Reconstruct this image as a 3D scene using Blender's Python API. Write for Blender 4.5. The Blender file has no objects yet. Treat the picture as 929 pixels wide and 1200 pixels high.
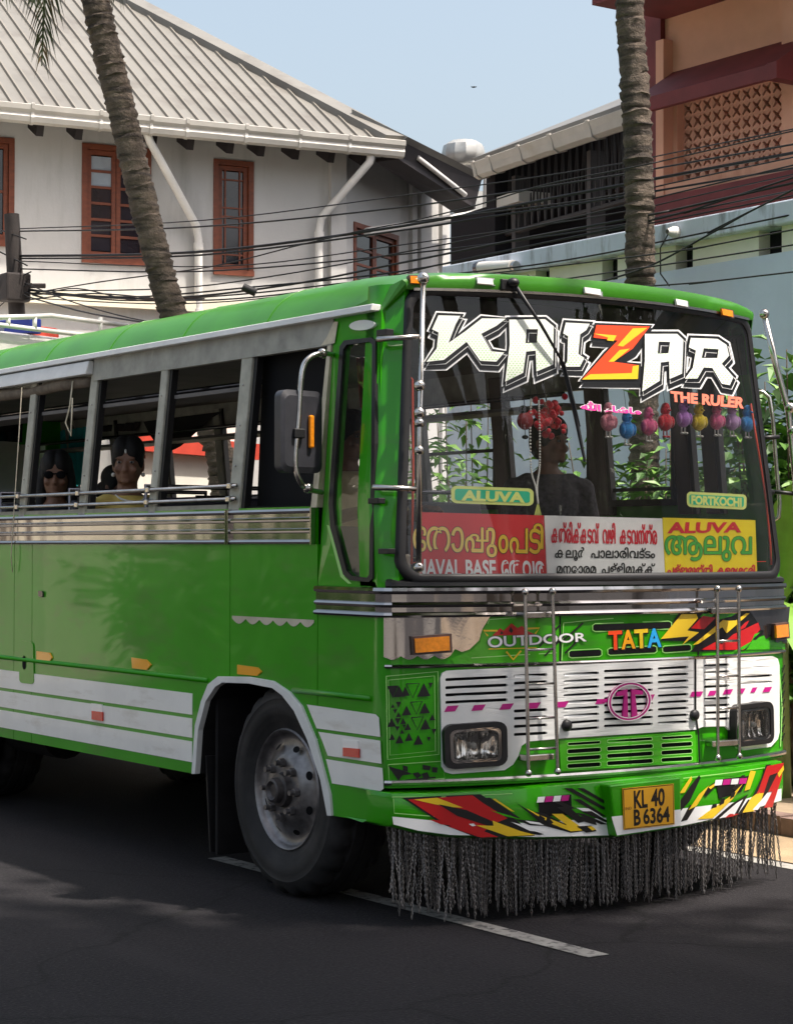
import bpy, bmesh, math, random
from mathutils import Vector, Matrix
from mathutils.geometry import tessellate_polygon
import numpy as np
random.seed(7)
R = math.radians
SC = bpy.context.scene
COL = SC.collection

# ------------------------------------------------------------------ camera
F_PX, YAW, PITCH, ROLL = 2364.887, 0.603261, 0.0173281, 0.0014834
CAM = Vector((-4.958258, -7.290263, 1.653095))
FW = Vector((math.sin(YAW)*math.cos(PITCH), math.cos(YAW)*math.cos(PITCH), math.sin(PITCH)))
_r0 = Vector((math.cos(YAW), -math.sin(YAW), 0)); _u0 = _r0.cross(FW)
RT = _r0*math.cos(ROLL)+_u0*math.sin(ROLL)
UP = _u0*math.cos(ROLL)-_r0*math.sin(ROLL)
cd = bpy.data.cameras.new('camera'); cam = bpy.data.objects.new('camera', cd); COL.objects.link(cam)
cd.sensor_fit = 'VERTICAL'; cd.sensor_height = 36; cd.lens = 36*F_PX/1200
cd.clip_start = 0.1; cd.clip_end = 2000
m3 = Matrix((RT, UP, -FW)).transposed()
cam.matrix_world = Matrix.Translation(CAM) @ m3.to_4x4()
SC.camera = cam

# ------------------------------------------------------------------ light
SUN_EL, SUN_AZ = R(63), R(150)      # azimuth from +Y towards +X
w = bpy.data.worlds.new('World'); SC.world = w; w.use_nodes = True
nt = w.node_tree; nt.nodes.clear()
sky = nt.nodes.new('ShaderNodeTexSky'); sky.sky_type = 'NISHITA'; sky.sun_disc = False
sky.sun_elevation = SUN_EL; sky.sun_rotation = SUN_AZ
sky.air_density = 1.0; sky.dust_density = 6.0; sky.ozone_density = 0.0
bg = nt.nodes.new('ShaderNodeBackground'); bg.inputs[1].default_value = 0.12
wo = nt.nodes.new('ShaderNodeOutputWorld')
hs_ = nt.nodes.new('ShaderNodeHueSaturation'); hs_.inputs['Saturation'].default_value = .74; hs_.inputs['Hue'].default_value = .485
nt.links.new(sky.outputs[0], hs_.inputs['Color']); nt.links.new(hs_.outputs[0], bg.inputs[0]); nt.links.new(bg.outputs[0], wo.inputs[0])
sd = bpy.data.lights.new('sun', 'SUN'); sun = bpy.data.objects.new('sun', sd); COL.objects.link(sun)
sd.energy = 3.3; sd.angle = R(1.2); sd.color = (1.0, 0.93, 0.83)
sdir = Vector((math.sin(SUN_AZ)*math.cos(SUN_EL), math.cos(SUN_AZ)*math.cos(SUN_EL), math.sin(SUN_EL)))
sun.rotation_euler = sdir.to_track_quat('Z', 'Y').to_euler()
sun.location = (20, -30, 40)
SC.view_settings.view_transform = 'Standard'; SC.view_settings.look = 'None'
SC.view_settings.exposure = 1.15; SC.view_settings.gamma = 1.0
SC.render.engine = 'CYCLES'
SC.cycles.use_denoising = True
SC.cycles.max_bounces = 8; SC.cycles.transparent_max_bounces = 24
SC.cycles.sample_clamp_indirect = 6.0

# ------------------------------------------------------------------ pixel -> direction -> surface
def ray(x, y):
    return FW + RT*((x-464.5)/F_PX) - UP*((y-600)/F_PX)
def on_plane(x, y, ax, val):
    d = ray(x, y); t = (val-CAM[ax])/d[ax]; return CAM + d*t
def at_depth(x, y, d):
    return CAM + ray(x, y)*d
def on_ground(x, y, z=0.0): return on_plane(x, y, 2, z)
W = 2.45
def bow(X): return 0.22*(1-min(1.05, abs((X-W/2)/(W/2)))**2.2)
def front_y(X, z):
    y = -bow(X)
    if z > 1.5: y += 0.145*(z-1.5)/1.3
    return y
def side_x(z): return 0.0 if z < 1.85 else 0.09*(z-1.85)/0.87
def bump_y(X, z=0): return -0.05-0.26*(1-min(1.05, abs((X-W/2)/(W/2)))**2.2)
def pf(x, y, off=0.0, fn=front_y):
    Y = -0.05
    for _ in range(6):
        P = on_plane(x, y, 1, Y); Y = fn(P.x, P.z)-off
    return on_plane(x, y, 1, Y)
def pb(x, y, off=0.0): return pf(x, y, off, bump_y)
def ps(x, y, off=0.0):
    X = 0.0
    for _ in range(5):
        P = on_plane(x, y, 0, X); X = side_x(P.z)-off
    return on_plane(x, y, 0, X)
def FPt(X, z, off=0.0): return Vector((X, front_y(X, z)-off, z))
def SPt(Y, z, off=0.0): return Vector((side_x(z)-off, Y, z))

# ------------------------------------------------------------------ mesh helpers
class MB:
    def __init__(s): s.v = []; s.f = []; s.m = []
    def add(s, vs, fs, mi=0):
        b = len(s.v); s.v += [tuple(q) for q in vs]
        for f in fs: s.f.append(tuple(b+i for i in f)); s.m.append(mi)
        return s
    def box(s, lo, hi, mi=0, M=None):
        x0, y0, z0 = lo; x1, y1, z1 = hi
        vs = [Vector(q) for q in ((x0,y0,z0),(x1,y0,z0),(x1,y1,z0),(x0,y1,z0),(x0,y0,z1),(x1,y0,z1),(x1,y1,z1),(x0,y1,z1))]
        if M is not None: vs = [M @ q for q in vs]
        return s.add(vs, [(0,3,2,1),(4,5,6,7),(0,1,5,4),(1,2,6,5),(2,3,7,6),(3,0,4,7)], mi)
    def hexa(s, vs, mi=0):
        return s.add(vs, [(0,3,2,1),(4,5,6,7),(0,1,5,4),(1,2,6,5),(2,3,7,6),(3,0,4,7)], mi)
    def tube(s, pts, r, n=8, mi=0, caps=True, squash=None):
        pts = [Vector(q) for q in pts]; rs = r if isinstance(r, (list, tuple)) else [r]*len(pts)
        rings = []; ref = None
        for i, q in enumerate(pts):
            a = pts[max(0, i-1)]; b = pts[min(len(pts)-1, i+1)]; t = (b-a)
            t = t.normalized() if t.length > 1e-9 else Vector((0,0,1))
            if ref is None:
                ref = Vector((0,0,1)) if abs(t.z) < .9 else Vector((1,0,0))
            e1 = (ref - t*ref.dot(t)).normalized(); e2 = t.cross(e1); ref = e1
            sq = squash or 1
            rings.append([q + e1*math.cos(2*math.pi*k/n)*rs[i] + e2*math.sin(2*math.pi*k/n)*rs[i]*sq for k in range(n)])
        vs = [q for rg in rings for q in rg]; fs = []
        for i in range(len(rings)-1):
            for k in range(n):
                k2 = (k+1) % n; fs.append((i*n+k, i*n+k2, (i+1)*n+k2, (i+1)*n+k))
        if caps:
            fs.append(tuple(range(n-1, -1, -1))); fs.append(tuple((len(rings)-1)*n+k for k in range(n)))
        return s.add(vs, fs, mi)
    def lathe(s, prof, O, axis='X', n=32, mi=0, wob=None, closed=False):
        vs = []; fs = []; O = Vector(O); np_ = len(prof)
        for k in range(n):
            a = 2*math.pi*k/n; c, d = math.cos(a), math.sin(a)
            for j, (ax, r) in enumerate(prof):
                if wob: r = r + wob(j, k)
                v = {'X': (ax, r*c, r*d), 'Y': (r*c, ax, r*d), 'Z': (r*c, r*d, ax)}[axis]
                vs.append(O+Vector(v))
        for k in range(n):
            k2 = (k+1) % n
            for j in range(np_-1 if not closed else np_):
                j2 = (j+1) % np_
                fs.append((k*np_+j, k*np_+j2, k2*np_+j2, k2*np_+j))
        return s.add(vs, fs, mi)
    def ball(s, O, r, n=12, m=8, mi=0, M=None):
        O = Vector(O); rr = r if isinstance(r, (tuple, list)) else (r, r, r); vs = []; fs = []
        for j in range(m+1):
            th = math.pi*j/m
            for k in range(n):
                a = 2*math.pi*k/n
                q = Vector((rr[0]*math.sin(th)*math.cos(a), rr[1]*math.sin(th)*math.sin(a), rr[2]*math.cos(th)))
                if M is not None: q = M @ q
                vs.append(O+q)
        for j in range(m):
            for k in range(n):
                k2 = (k+1) % n; fs.append((j*n+k, (j+1)*n+k, (j+1)*n+k2, j*n+k2))
        return s.add(vs, fs, mi)
    def prism(s, front, back, holes_f=(), holes_b=(), mi=0, back_cap=True):
        """closed solid between two matching outlines (lists of Vectors) with optional matching holes"""
        loops_f = [list(front)]+[list(h) for h in holes_f]; loops_b = [list(back)]+[list(h) for h in holes_b]
        tri = tessellate_polygon(loops_f); flat_f = [q for l in loops_f for q in l]; flat_b = [q for l in loops_b for q in l]
        n = len(flat_f); fs = [tuple(t) for t in tri]
        if back_cap: fs += [tuple(n+i for i in reversed(t)) for t in tri]
        o = 0
        for l in loops_f:
            k = len(l)
            for i in range(k): fs.append((o+i, o+(i+1) % k, n+o+(i+1) % k, n+o+i))
            o += k
        return s.add(flat_f+flat_b, fs, mi)
    def sheet(s, pts, holes=(), mi=0):
        loops = [list(pts)]+[list(h) for h in holes]; tri = tessellate_polygon(loops)
        return s.add([q for l in loops for q in l], [tuple(t) for t in tri], mi)
    def grid(s, rows, mi=0, close=False):
        n = len(rows[0]); vs = [q for r_ in rows for q in r_]; fs = []
        for i in range(len(rows)-1):
            for k in range(n-1 if not close else n):
                k2 = (k+1) % n; fs.append((i*n+k, i*n+k2, (i+1)*n+k2, (i+1)*n+k))
        return s.add(vs, fs, mi)
    def mesh(s, name, mats, smooth=False, fix=True):
        me = bpy.data.meshes.new(name); me.from_pydata(s.v, [], s.f)
        mats = mats if isinstance(mats, (list, tuple)) else [mats]
        for m_ in mats: me.materials.append(m_)
        if len(mats) > 1: me.polygons.foreach_set('material_index', s.m)
        if fix:
            bm = bmesh.new(); bm.from_mesh(me)
            bmesh.ops.recalc_face_normals(bm, faces=bm.faces); bm.to_mesh(me); bm.free()
        if smooth:
            me.polygons.foreach_set('use_smooth', [True]*len(me.polygons))
        me.update(); return me
    def build(s, name, mats, parent=None, smooth=False, bevel=0, auto=None, fix=True):
        o = bpy.data.objects.new(name, s.mesh(name, mats, smooth or auto is not None, fix)); COL.objects.link(o)
        if parent is not None: attach(o, parent)
        if bevel:
            b = o.modifiers.new('bevel', 'BEVEL'); b.width = bevel; b.segments = 2; b.limit_method = 'ANGLE'; b.angle_limit = R(40)
        if auto is not None: sharp(o, auto)
        return o
def sharp(o, deg):
    me = o.data; bm = bmesh.new(); bm.from_mesh(me)
    for e in bm.edges:
        if len(e.link_faces) == 2 and e.calc_face_angle(0) > R(deg): e.smooth = False
    bm.to_mesh(me); bm.free()
def wloc(o):
    q = Vector(o.location)
    while o.parent is not None:
        o = o.parent; q = q+o.location
    return q
def attach(o, parent):
    """parents are only ever moved, never turned, unless the child is built in local coordinates"""
    o.parent = parent
    if not o.get('_local'): o.matrix_parent_inverse = Matrix.Translation(-PLOC.get(parent.name, Vector()))
PLOC = {}
def thing(name, label, cat, loc=(0,0,0), group=None):
    o = bpy.data.objects.new(name, None); COL.objects.link(o); o.location = loc; o.empty_display_size = .2
    PLOC[o.name] = Vector(loc); return tag(o, label, cat, group)
def tag(o, label, cat, group=None):
    o['label'] = label; o['category'] = cat
    if group: o['group'] = group
    return o
def structure(o): o['kind'] = 'structure'; return o
def copy_of(o, name, parent=None, loc=None):
    c = bpy.data.objects.new(name, o.data); COL.objects.link(c)
    if parent is not None: attach(c, parent)
    if loc is not None: c.location = loc
    return c

# ------------------------------------------------------------------ materials
def mat(name, col, rough=.5, metal=0., coat=0., noise=None, bump=None, spec=.5, streak=None, col2=None, rn=0., obj_scale=(1,1,1), ior=1.5, sheen=0):
    m = bpy.data.materials.new(name); m.use_nodes = True; N = m.node_tree.nodes; L = m.node_tree.links
    b = N['Principled BSDF']; b.inputs['Base Color'].default_value = (*col, 1); b.inputs['Roughness'].default_value = rough
    b.inputs['Metallic'].default_value = metal; b.inputs['Coat Weight'].default_value = coat; b.inputs['Coat Roughness'].default_value = .04
    b.inputs['Specular IOR Level'].default_value = spec; b.inputs['IOR'].default_value = ior
    if sheen: b.inputs['Sheen Weight'].default_value = sheen
    tc = N.new('ShaderNodeTexCoord'); mp = N.new('ShaderNodeMapping'); mp.inputs['Scale'].default_value = obj_scale
    L.new(tc.outputs['Object'], mp.inputs['Vector'])
    out = None
    def noise_node(scale, detail=5, rgh=.6, vec=mp):
        n = N.new('ShaderNodeTexNoise'); n.inputs['Scale'].default_value = scale; n.inputs['Detail'].default_value = detail
        n.inputs['Roughness'].default_value = rgh; L.new(vec.outputs['Vector'], n.inputs['Vector']); return n
    if noise:
        sc, amt = noise; n = noise_node(sc); rp = N.new('ShaderNodeMapRange'); rp.inputs[1].default_value = .3; rp.inputs[2].default_value = .7
        L.new(n.outputs['Fac'], rp.inputs[0]); mx = N.new('ShaderNodeMix'); mx.data_type = 'RGBA'
        c2 = col2 or tuple(max(0, c*(1-amt)) for c in col); c1 = tuple(min(1, c*(1+amt*.5)) for c in col) if not col2 else col
        mx.inputs['A'].default_value = (*c2, 1); mx.inputs['B'].default_value = (*c1, 1)
        L.new(rp.outputs[0], mx.inputs['Factor']); out = mx.outputs['Result']
        if rn:
            r2 = N.new('ShaderNodeMapRange'); r2.inputs[3].default_value = rough-rn; r2.inputs[4].default_value = rough+rn
            n2 = noise_node(sc*2.7); L.new(n2.outputs['Fac'], r2.inputs[0]); L.new(r2.outputs[0], b.inputs['Roughness'])
    if streak:      # (colour, scale, low, high): stains with a shape of their own
        sc_, scl, lo, hi = streak; mp2 = N.new('ShaderNodeMapping'); mp2.inputs['Scale'].default_value = (scl[0], scl[1], scl[2])
        L.new(tc.outputs['Object'], mp2.inputs['Vector']); n = noise_node(1.0, 6, .65, mp2)
        rp = N.new('ShaderNodeMapRange'); rp.inputs[1].default_value = lo; rp.inputs[2].default_value = hi; L.new(n.outputs['Fac'], rp.inputs[0])
        mx = N.new('ShaderNodeMix'); mx.data_type = 'RGBA'; mx.inputs['B'].default_value = (*sc_, 1)
        if out is not None: L.new(out, mx.inputs['A'])
        else: mx.inputs['A'].default_value = (*col, 1)
        L.new(rp.outputs[0], mx.inputs['Factor']); out = mx.outputs['Result']
    if out is not None: L.new(out, b.inputs['Base Color'])
    if bump:
        n = noise_node(bump[0], bump[3] if len(bump) > 3 else 6, .65); bp = N.new('ShaderNodeBump'); bp.inputs['Strength'].default_value = bump[1]; bp.inputs['Distance'].default_value = bump[2] if len(bump) > 2 else .01
        L.new(n.outputs['Fac'], bp.inputs['Height']); L.new(bp.outputs[0], b.inputs['Normal'])
        if coat: L.new(bp.outputs[0], b.inputs['Coat Normal'])
    return m
def glass_mat(name, tint, refl=1.0, rough=0.0, dirt=0.):
    m = bpy.data.materials.new(name); m.use_nodes = True; N = m.node_tree.nodes; L = m.node_tree.links; N.clear()
    o = N.new('ShaderNodeOutputMaterial'); t = N.new('ShaderNodeBsdfTransparent'); g = N.new('ShaderNodeBsdfGlossy'); g.inputs['Roughness'].default_value = rough
    t.inputs[0].default_value = (*tint, 1); fr = N.new('ShaderNodeFresnel'); fr.inputs[0].default_value = 1.5
    mu = N.new('ShaderNodeMath'); mu.operation = 'MULTIPLY'; mu.inputs[1].default_value = refl; L.new(fr.outputs[0], mu.inputs[0])
    mx = N.new('ShaderNodeMixShader'); L.new(mu.outputs[0], mx.inputs[0]); L.new(t.outputs[0], mx.inputs[1]); L.new(g.outputs[0], mx.inputs[2])
    last = mx
    if dirt:
        d = N.new('ShaderNodeBsdfDiffuse'); d.inputs[0].default_value = (.55, .52, .48, 1)
        tc = N.new('ShaderNodeTexCoord'); mp = N.new('ShaderNodeMapping'); mp.inputs['Scale'].default_value = (14, 3, 1.6); mp.inputs['Rotation'].default_value = (0, R(12), 0)
        n = N.new('ShaderNodeTexNoise'); n.inputs['Scale'].default_value = 1.; n.inputs['Detail'].default_value = 7
        L.new(tc.outputs['Object'], mp.inputs[0]); L.new(mp.outputs[0], n.inputs['Vector'])
        rp = N.new('ShaderNodeMapRange'); rp.inputs[1].default_value = .5; rp.inputs[2].default_value = .85; rp.inputs[3].default_value = dirt*.25; rp.inputs[4].default_value = dirt
        L.new(n.outputs['Fac'], rp.inputs[0]); m2 = N.new('ShaderNodeMixShader'); L.new(rp.outputs[0], m2.inputs[0]); L.new(mx.outputs[0], m2.inputs[1]); L.new(d.outputs[0], m2.inputs[2]); last = m2
    L.new(last.outputs[0], o.inputs[0]); return m
M = {}
def mk(k, *a, **kw): M[k] = mat(k, *a, **kw); return M[k]
mk('paint_green', (.03, .31, .0015), .3, coat=.5, spec=.2, noise=(1.6, .14), bump=(1.3, .26, .03, 0), rn=.05, streak=((.075, .17, .035), (1.6, 1.6, 5), .52, .85))
mk('paint_green_roof', (.036, .2, .006), .36, coat=.1, spec=.4, noise=(2.2, .25), bump=(1.2, .06, .03))
mk('decal_green', (.05, .4, .004), .25, coat=.4)
mk('paint_lime', (.12, .42, .02), .35, noise=(5, .2))
mk('line_lime', (.35, .7, .2), .4)
mk('paint_white', (.84, .82, .78), .35, coat=.3, noise=(2.5, .1), streak=((.52, .47, .4), (2.4, 2.4, 11), .54, .84))
mk('grille_white', (.8, .8, .79), .3, coat=.4, noise=(8, .06))
mk('decal_white', (.82, .82, .82), .4)
mk('decal_black', (.006, .006, .007), .35)
mk('decal_red', (.5, .008, .01), .3, coat=.5)
mk('decal_yellow', (.78, .52, .02), .3, coat=.5)
mk('decal_magenta', (.5, .01, .22), .35)
mk('decal_pink', (.85, .05, .33), .4)
mk('decal_orange', (.85, .12, .01), .4)
mk('decal_blue', (.02, .35, .75), .4)
mk('letter_fill', (.8, .83, .76), .4)
mk('rubber', (.006, .0055, .007), .5, noise=(20, .3))
mk('tyre', (.01, .009, .0095), .75, noise=(14, .35), bump=(90, .25, .004), streak=((.035, .03, .03), (5, 5, 5), .5, .8))
mk('black', (.004, .004, .005), .8, spec=.2)
mk('under', (.012, .011, .012), .85, spec=.2, noise=(6, .4))
mk('chrome', (.42, .4, .39), .1, metal=1, noise=(3, .1), bump=(2.5, .25, .03, 0), obj_scale=(2, 2, .5))
mk('chrome_wavy', (.4, .38, .37), .08, metal=1, bump=(1.6, .45, .03, 0), obj_scale=(5, 5, .7))
mk('chrome_dark', (.17, .16, .17), .22, metal=.9, noise=(6, .3), bump=(5, .1, .01))
mk('steel', (.55, .52, .49), .24, metal=1, noise=(12, .25), rn=.06)
mk('grey_paint', (.36, .35, .3), .6, noise=(9, .3), streak=((.5, .48, .42), (14, 14, 5), .64, .76))
mk('pillar_paint', (.42, .41, .34), .6, noise=(12, .25), streak=((.55, .49, .33), (9, 9, 4), .62, .7))
mk('cream_paint', (.62, .55, .4), .6, noise=(14, .2), streak=((.3, .24, .14), (6, 6, 3), .6, .72))
mk('white_trim', (.72, .72, .7), .45, noise=(6, .12))
mk('amber', (.85, .27, .01), .15, coat=1, noise=(60, .2))
mk('amber_reflector', (.9, .38, .01), .3, coat=.5)
mk('red_reflector', (.65, .03, .015), .25, coat=.6)
mk('lamp_lens', (.55, .55, .55), .12, coat=1, noise=(18, .5), bump=(40, .2, .004))
mk('clear_lens', (.8, .8, .78), .2, coat=1)
mk('plate_yellow', (.72, .36, .015), .45)
mk('interior', (.13, .12, .115), .7, noise=(3, .3))
mk('interior_light', (.3, .28, .26), .6, noise=(3, .3))
mk('seat_vinyl', (.03, .028, .04), .5)
mk('brown_post', (.085, .05, .042), .5, noise=(10, .3))
mk('dash', (.06, .055, .055), .6)
mk('board_red', (.62, .02, .025), .45)
mk('board_white', (.8, .79, .77), .45)
mk('board_yellow', (.85, .68, .01), .45)
mk('sticker_green', (.02, .52, .3), .4)
mk('sticker_edge', (.75, .8, .25), .4)
mk('text_red', (.62, .01, .03), .5)
mk('text_salmon', (.85, .22, .14), .45)
mk('text_green', (.06, .42, .05), .45)
mk('chain', (.22, .205, .2), .4, metal=.75, noise=(60, .5))
mk('curtain_dark', (.02, .018, .02), .9)
mk('curtain_teal', (.02, .36, .36), .8)
M['glass'] = glass_mat('glass', (.96, .97, .97), .8, 0, .03)
M['side_glass'] = glass_mat('side_glass', (.9, .9, .88), .8, 0, .08)
# setting
mk('asphalt', (.019, .0165, .0195), .9, noise=(160, .55), bump=(150, .9, .008), spec=.25, streak=((.034, .031, .034), (1.1, .35, 1), .5, .75))
mk('earth', (.36, .26, .16), .95, noise=(3, .3), bump=(40, .5, .01))
mk('paving', (.33, .25, .17), .9, noise=(4, .25), bump=(60, .3, .005))
mk('paving_bounce', (.15, .14, .128), .9, noise=(4, .2), bump=(60, .3, .005))
mk('kerb', (.2, .13, .11), .9, noise=(6, .35), bump=(50, .4, .006))
mk('plaster_white', (.5, .49, .475), .85, noise=(.8, .1), bump=(14, .25, .012), streak=((.33, .32, .3), (2.2, 2.2, .3), .5, .78))
mk('plaster_cream', (.72, .66, .52), .85, noise=(1, .1), bump=(20, .2, .008))
mk('wall_blue', (.62, .68, .8), .85, noise=(1.1, .12), bump=(22, .2, .008), streak=((.33, .37, .38), (1.5, 1.5, .3), .56, .8))
mk('coping_blue', (.66, .72, .83), .85, noise=(1.5, .15), bump=(22, .2, .008), streak=((.09, .09, .085), (5, 5, .9), .5, .68))
mk('wall_cream', (.78, .75, .62), .85, noise=(1.5, .12), bump=(22, .2, .008))
mk('roof_metal', (.2, .19, .17), .45, metal=.25, noise=(.9, .14), streak=((.13, .115, .1), (1.4, 1.4, 1.4), .5, .75))
mk('roof_seam', (.22, .2, .17), .5, metal=.25)
mk('gutter_white', (.46, .44, .4), .5, noise=(3, .15), streak=((.36, .31, .24), (2, 2, 2), .56, .8))
mk('pipe_white', (.72, .7, .66), .4, noise=(3, .12))
mk('timber_brown', (.17, .042, .016), .55, noise=(9, .3), obj_scale=(1, 1, 3))
mk('timber_dark', (.02, .015, .017), .7, noise=(9, .3))
mk('pane_dark', (.02, .02, .026), .08, spec=.6, noise=(2, .5))
mk('pane_sky', (.3, .36, .42), .08, spec=.8, noise=(2, .3))
mk('orange_wall', (.72, .37, .245), .8, noise=(1.2, .14), bump=(24, .2, .008), streak=((.4, .15, .08), (1.5, 1.5, .3), .58, .8))
mk('maroon', (.17, .026, .026), .65, noise=(3, .25))
mk('jali', (.68, .36, .25), .8, noise=(5, .2))
mk('shade_dark', (.02, .018, .02), .9, spec=.1)  # near-black colour stands in for shade inside the shed and behind openings
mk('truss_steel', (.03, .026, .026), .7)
mk('zinc', (.5, .49, .46), .4, metal=.6, noise=(5, .2))
mk('trunk', (.12, .092, .07), .95, noise=(7, .5), bump=(22, 1.0, .04), streak=((.035, .027, .022), (1.6, 1.6, 20), .48, .62))
mk('bark', (.12, .085, .06), .95, noise=(9, .4), bump=(30, .6, .02))
mk('leaf_a', (.075, .18, .025), .5, noise=(6, .3)); mk('leaf_b', (.15, .3, .04), .5, noise=(6, .3)); mk('leaf_c', (.045, .11, .02), .55, noise=(6, .3))
mk('banana', (.17, .33, .045), .42, noise=(4, .25))
mk('frond', (.045, .06, .018), .6, noise=(6, .4)); mk('frond_dry', (.14, .095, .045), .7, noise=(6, .4))
mk('cable', (.012, .011, .012), .6)
mk('pole', (.03, .023, .021), .8, noise=(7, .4), bump=(30, .4, .01))
mk('fascia_red', (.52, .06, .035), .55, noise=(3, .2))
mk('box_blue', (.02, .04, .28), .5)
mk('wall_far', (.7, .67, .6), .9, noise=(.7, .12))
# people and toys
mk('skin', (.25, .125, .078), .5, noise=(30, .12)); mk('hair', (.008, .006, .006), .7, noise=(90, .6), bump=(120, .8, .004))
mk('khaki', (.6, .5, .3), .8, noise=(20, .15)); mk('navy', (.018, .018, .035), .8); mk('blouse', (.7, .52, .14), .75); mk('sari_blue', (.03, .07, .4), .6)
mk('plaid', (.11, .1, .11), .85, noise=(40, .6)); mk('white_bead', (.8, .78, .72), .35); mk('gold', (.7, .42, .1), .3, metal=1)
mk('lip', (.2, .06, .05), .5); mk('eye_white', (.3, .28, .26), .3)
for k, c in {'toy_pink': (.8, .12, .3), 'toy_palepink': (.85, .3, .38), 'toy_blue': (.03, .3, .75), 'toy_red': (.65, .01, .03), 'toy_violet': (.5, .2, .62), 'toy_yellow': (.85, .62, .01), 'toy_lilac': (.62, .36, .68)}.items():
    mk(k, c, .9, noise=(120, .35), sheen=.5, bump=(200, .5, .004))
# ================================================================== THE SETTING
class Plane:
    """vertical plane through O, running along compass yaw (from +Y towards +X); n points to the camera side"""
    def __init__(s, O, yaw):
        s.O = Vector((O[0], O[1], 0)); s.d = Vector((math.sin(R(yaw)), math.cos(R(yaw)), 0)); s.n = Vector((s.d.y, -s.d.x, 0))
        if s.n.dot(CAM-s.O) < 0: s.n = -s.n
    def hit(s, x, y, k=0.0):
        d = ray(x, y); t = ((s.O+s.n*k)-CAM).dot(s.n)/d.dot(s.n); return CAM+d*t
    def sz(s, x, y, k=0.0):
        P = s.hit(x, y, k); return (P-s.O).dot(s.d), P.z
    def P(s, a, z, k=0.0): return s.O+s.d*a+s.n*k+Vector((0, 0, z))
    def box(s, mb, a0, a1, z0, z1, k0, k1, mi=0):
        q = [s.P(a0,z0,k0), s.P(a1,z0,k0), s.P(a1,z0,k1), s.P(a0,z0,k1), s.P(a0,z1,k0), s.P(a1,z1,k0), s.P(a1,z1,k1), s.P(a0,z1,k1)]
        return mb.hexa(q, mi)
def pl_box(name, pl, a0, a1, z0, z1, k0, k1, m, parent=None, bevel=0):
    return pl.box(MB(), a0, a1, z0, z1, k0, k1).build(name, m, parent, bevel=bevel)

# ---- ground
def asphalt_mat():
    m = mat('asphalt_worn', (.016, .014, .0165), .88, spec=.3); N = m.node_tree.nodes; L = m.node_tree.links; b = N['Principled BSDF']; tc = N.new('ShaderNodeTexCoord')
    def noise(sc, det=4, vec=None):
        n = N.new('ShaderNodeTexNoise'); n.inputs['Scale'].default_value = sc; n.inputs['Detail'].default_value = det; L.new(vec or tc.outputs['Object'], n.inputs['Vector']); return n
    def rng(src, lo, hi, a=0., z=1.):
        r_ = N.new('ShaderNodeMapRange'); r_.inputs[1].default_value = lo; r_.inputs[2].default_value = hi; r_.inputs[3].default_value = a; r_.inputs[4].default_value = z; L.new(src, r_.inputs[0]); return r_.outputs[0]
    def mix(fac, A, B):
        x = N.new('ShaderNodeMix'); x.data_type = 'RGBA'; L.new(fac, x.inputs['Factor'])
        for k, v in (('A', A), ('B', B)):
            if isinstance(v, tuple): x.inputs[k].default_value = (*v, 1)
            else: L.new(v, x.inputs[k])
        return x.outputs['Result']
    c = mix(rng(noise(.55, 6).outputs[0], .35, .7), (.0095, .0082, .0105), (.017, .0148, .0175))
    c = mix(rng(noise(70, 3).outputs[0], .54, .72), c, (.04, .036, .037))                    # pale stones
    c = mix(rng(noise(38, 2).outputs[0], .56, .7), c, (.006, .0055, .006))                   # pits
    mp = N.new('ShaderNodeMapping'); mp.inputs['Scale'].default_value = (1.6, .12, 1); L.new(tc.outputs['Object'], mp.inputs[0])
    c = mix(rng(noise(1.3, 5, mp.outputs[0]).outputs[0], .52, .75, 0, .7), c, (.024, .021, .024))   # wheel tracks along the lane
    w_ = N.new('ShaderNodeVectorMath'); w_.operation = 'SCALE'; w_.inputs[3].default_value = .5; nz = noise(1.6, 5); L.new(nz.outputs[1], w_.inputs[0])
    ad = N.new('ShaderNodeVectorMath'); L.new(tc.outputs['Object'], ad.inputs[0]); L.new(w_.outputs[0], ad.inputs[1])
    vo = N.new('ShaderNodeTexVoronoi'); vo.feature = 'DISTANCE_TO_EDGE'; vo.inputs['Scale'].default_value = .42; L.new(ad.outputs[0], vo.inputs['Vector'])
    c = mix(rng(vo.outputs[0], 0, .008, .85, 0), c, (.004, .004, .004))                      # cracks
    sp_ = rng(noise(1.1, 3).outputs[0], .68, .74, 0, .6); c = mix(sp_, c, (.006, .0055, .006))  # oil drips
    L.new(c, b.inputs['Base Color']); bp = N.new('ShaderNodeBump'); bp.inputs['Strength'].default_value = .8; bp.inputs['Distance'].default_value = .012
    L.new(noise(75, 5).outputs[0], bp.inputs['Height']); L.new(bp.outputs[0], b.inputs['Normal']); return m
M['asphalt'] = asphalt_mat()
mb = MB(); mb.add([(-300,-300,0),(300,-300,0),(300,300,0),(-300,300,0)], [(0,1,2,3)])
structure(mb.build('road', M['asphalt']))
def strip(name, X0, X1, Y0, Y1, z, m, n=1):
    b = MB(); b.add([(X0,Y0,z),(X1,Y0,z),(X1,Y1,z),(X0,Y1,z)], [(0,1,2,3)]); return structure(b.build(name, m))
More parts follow.
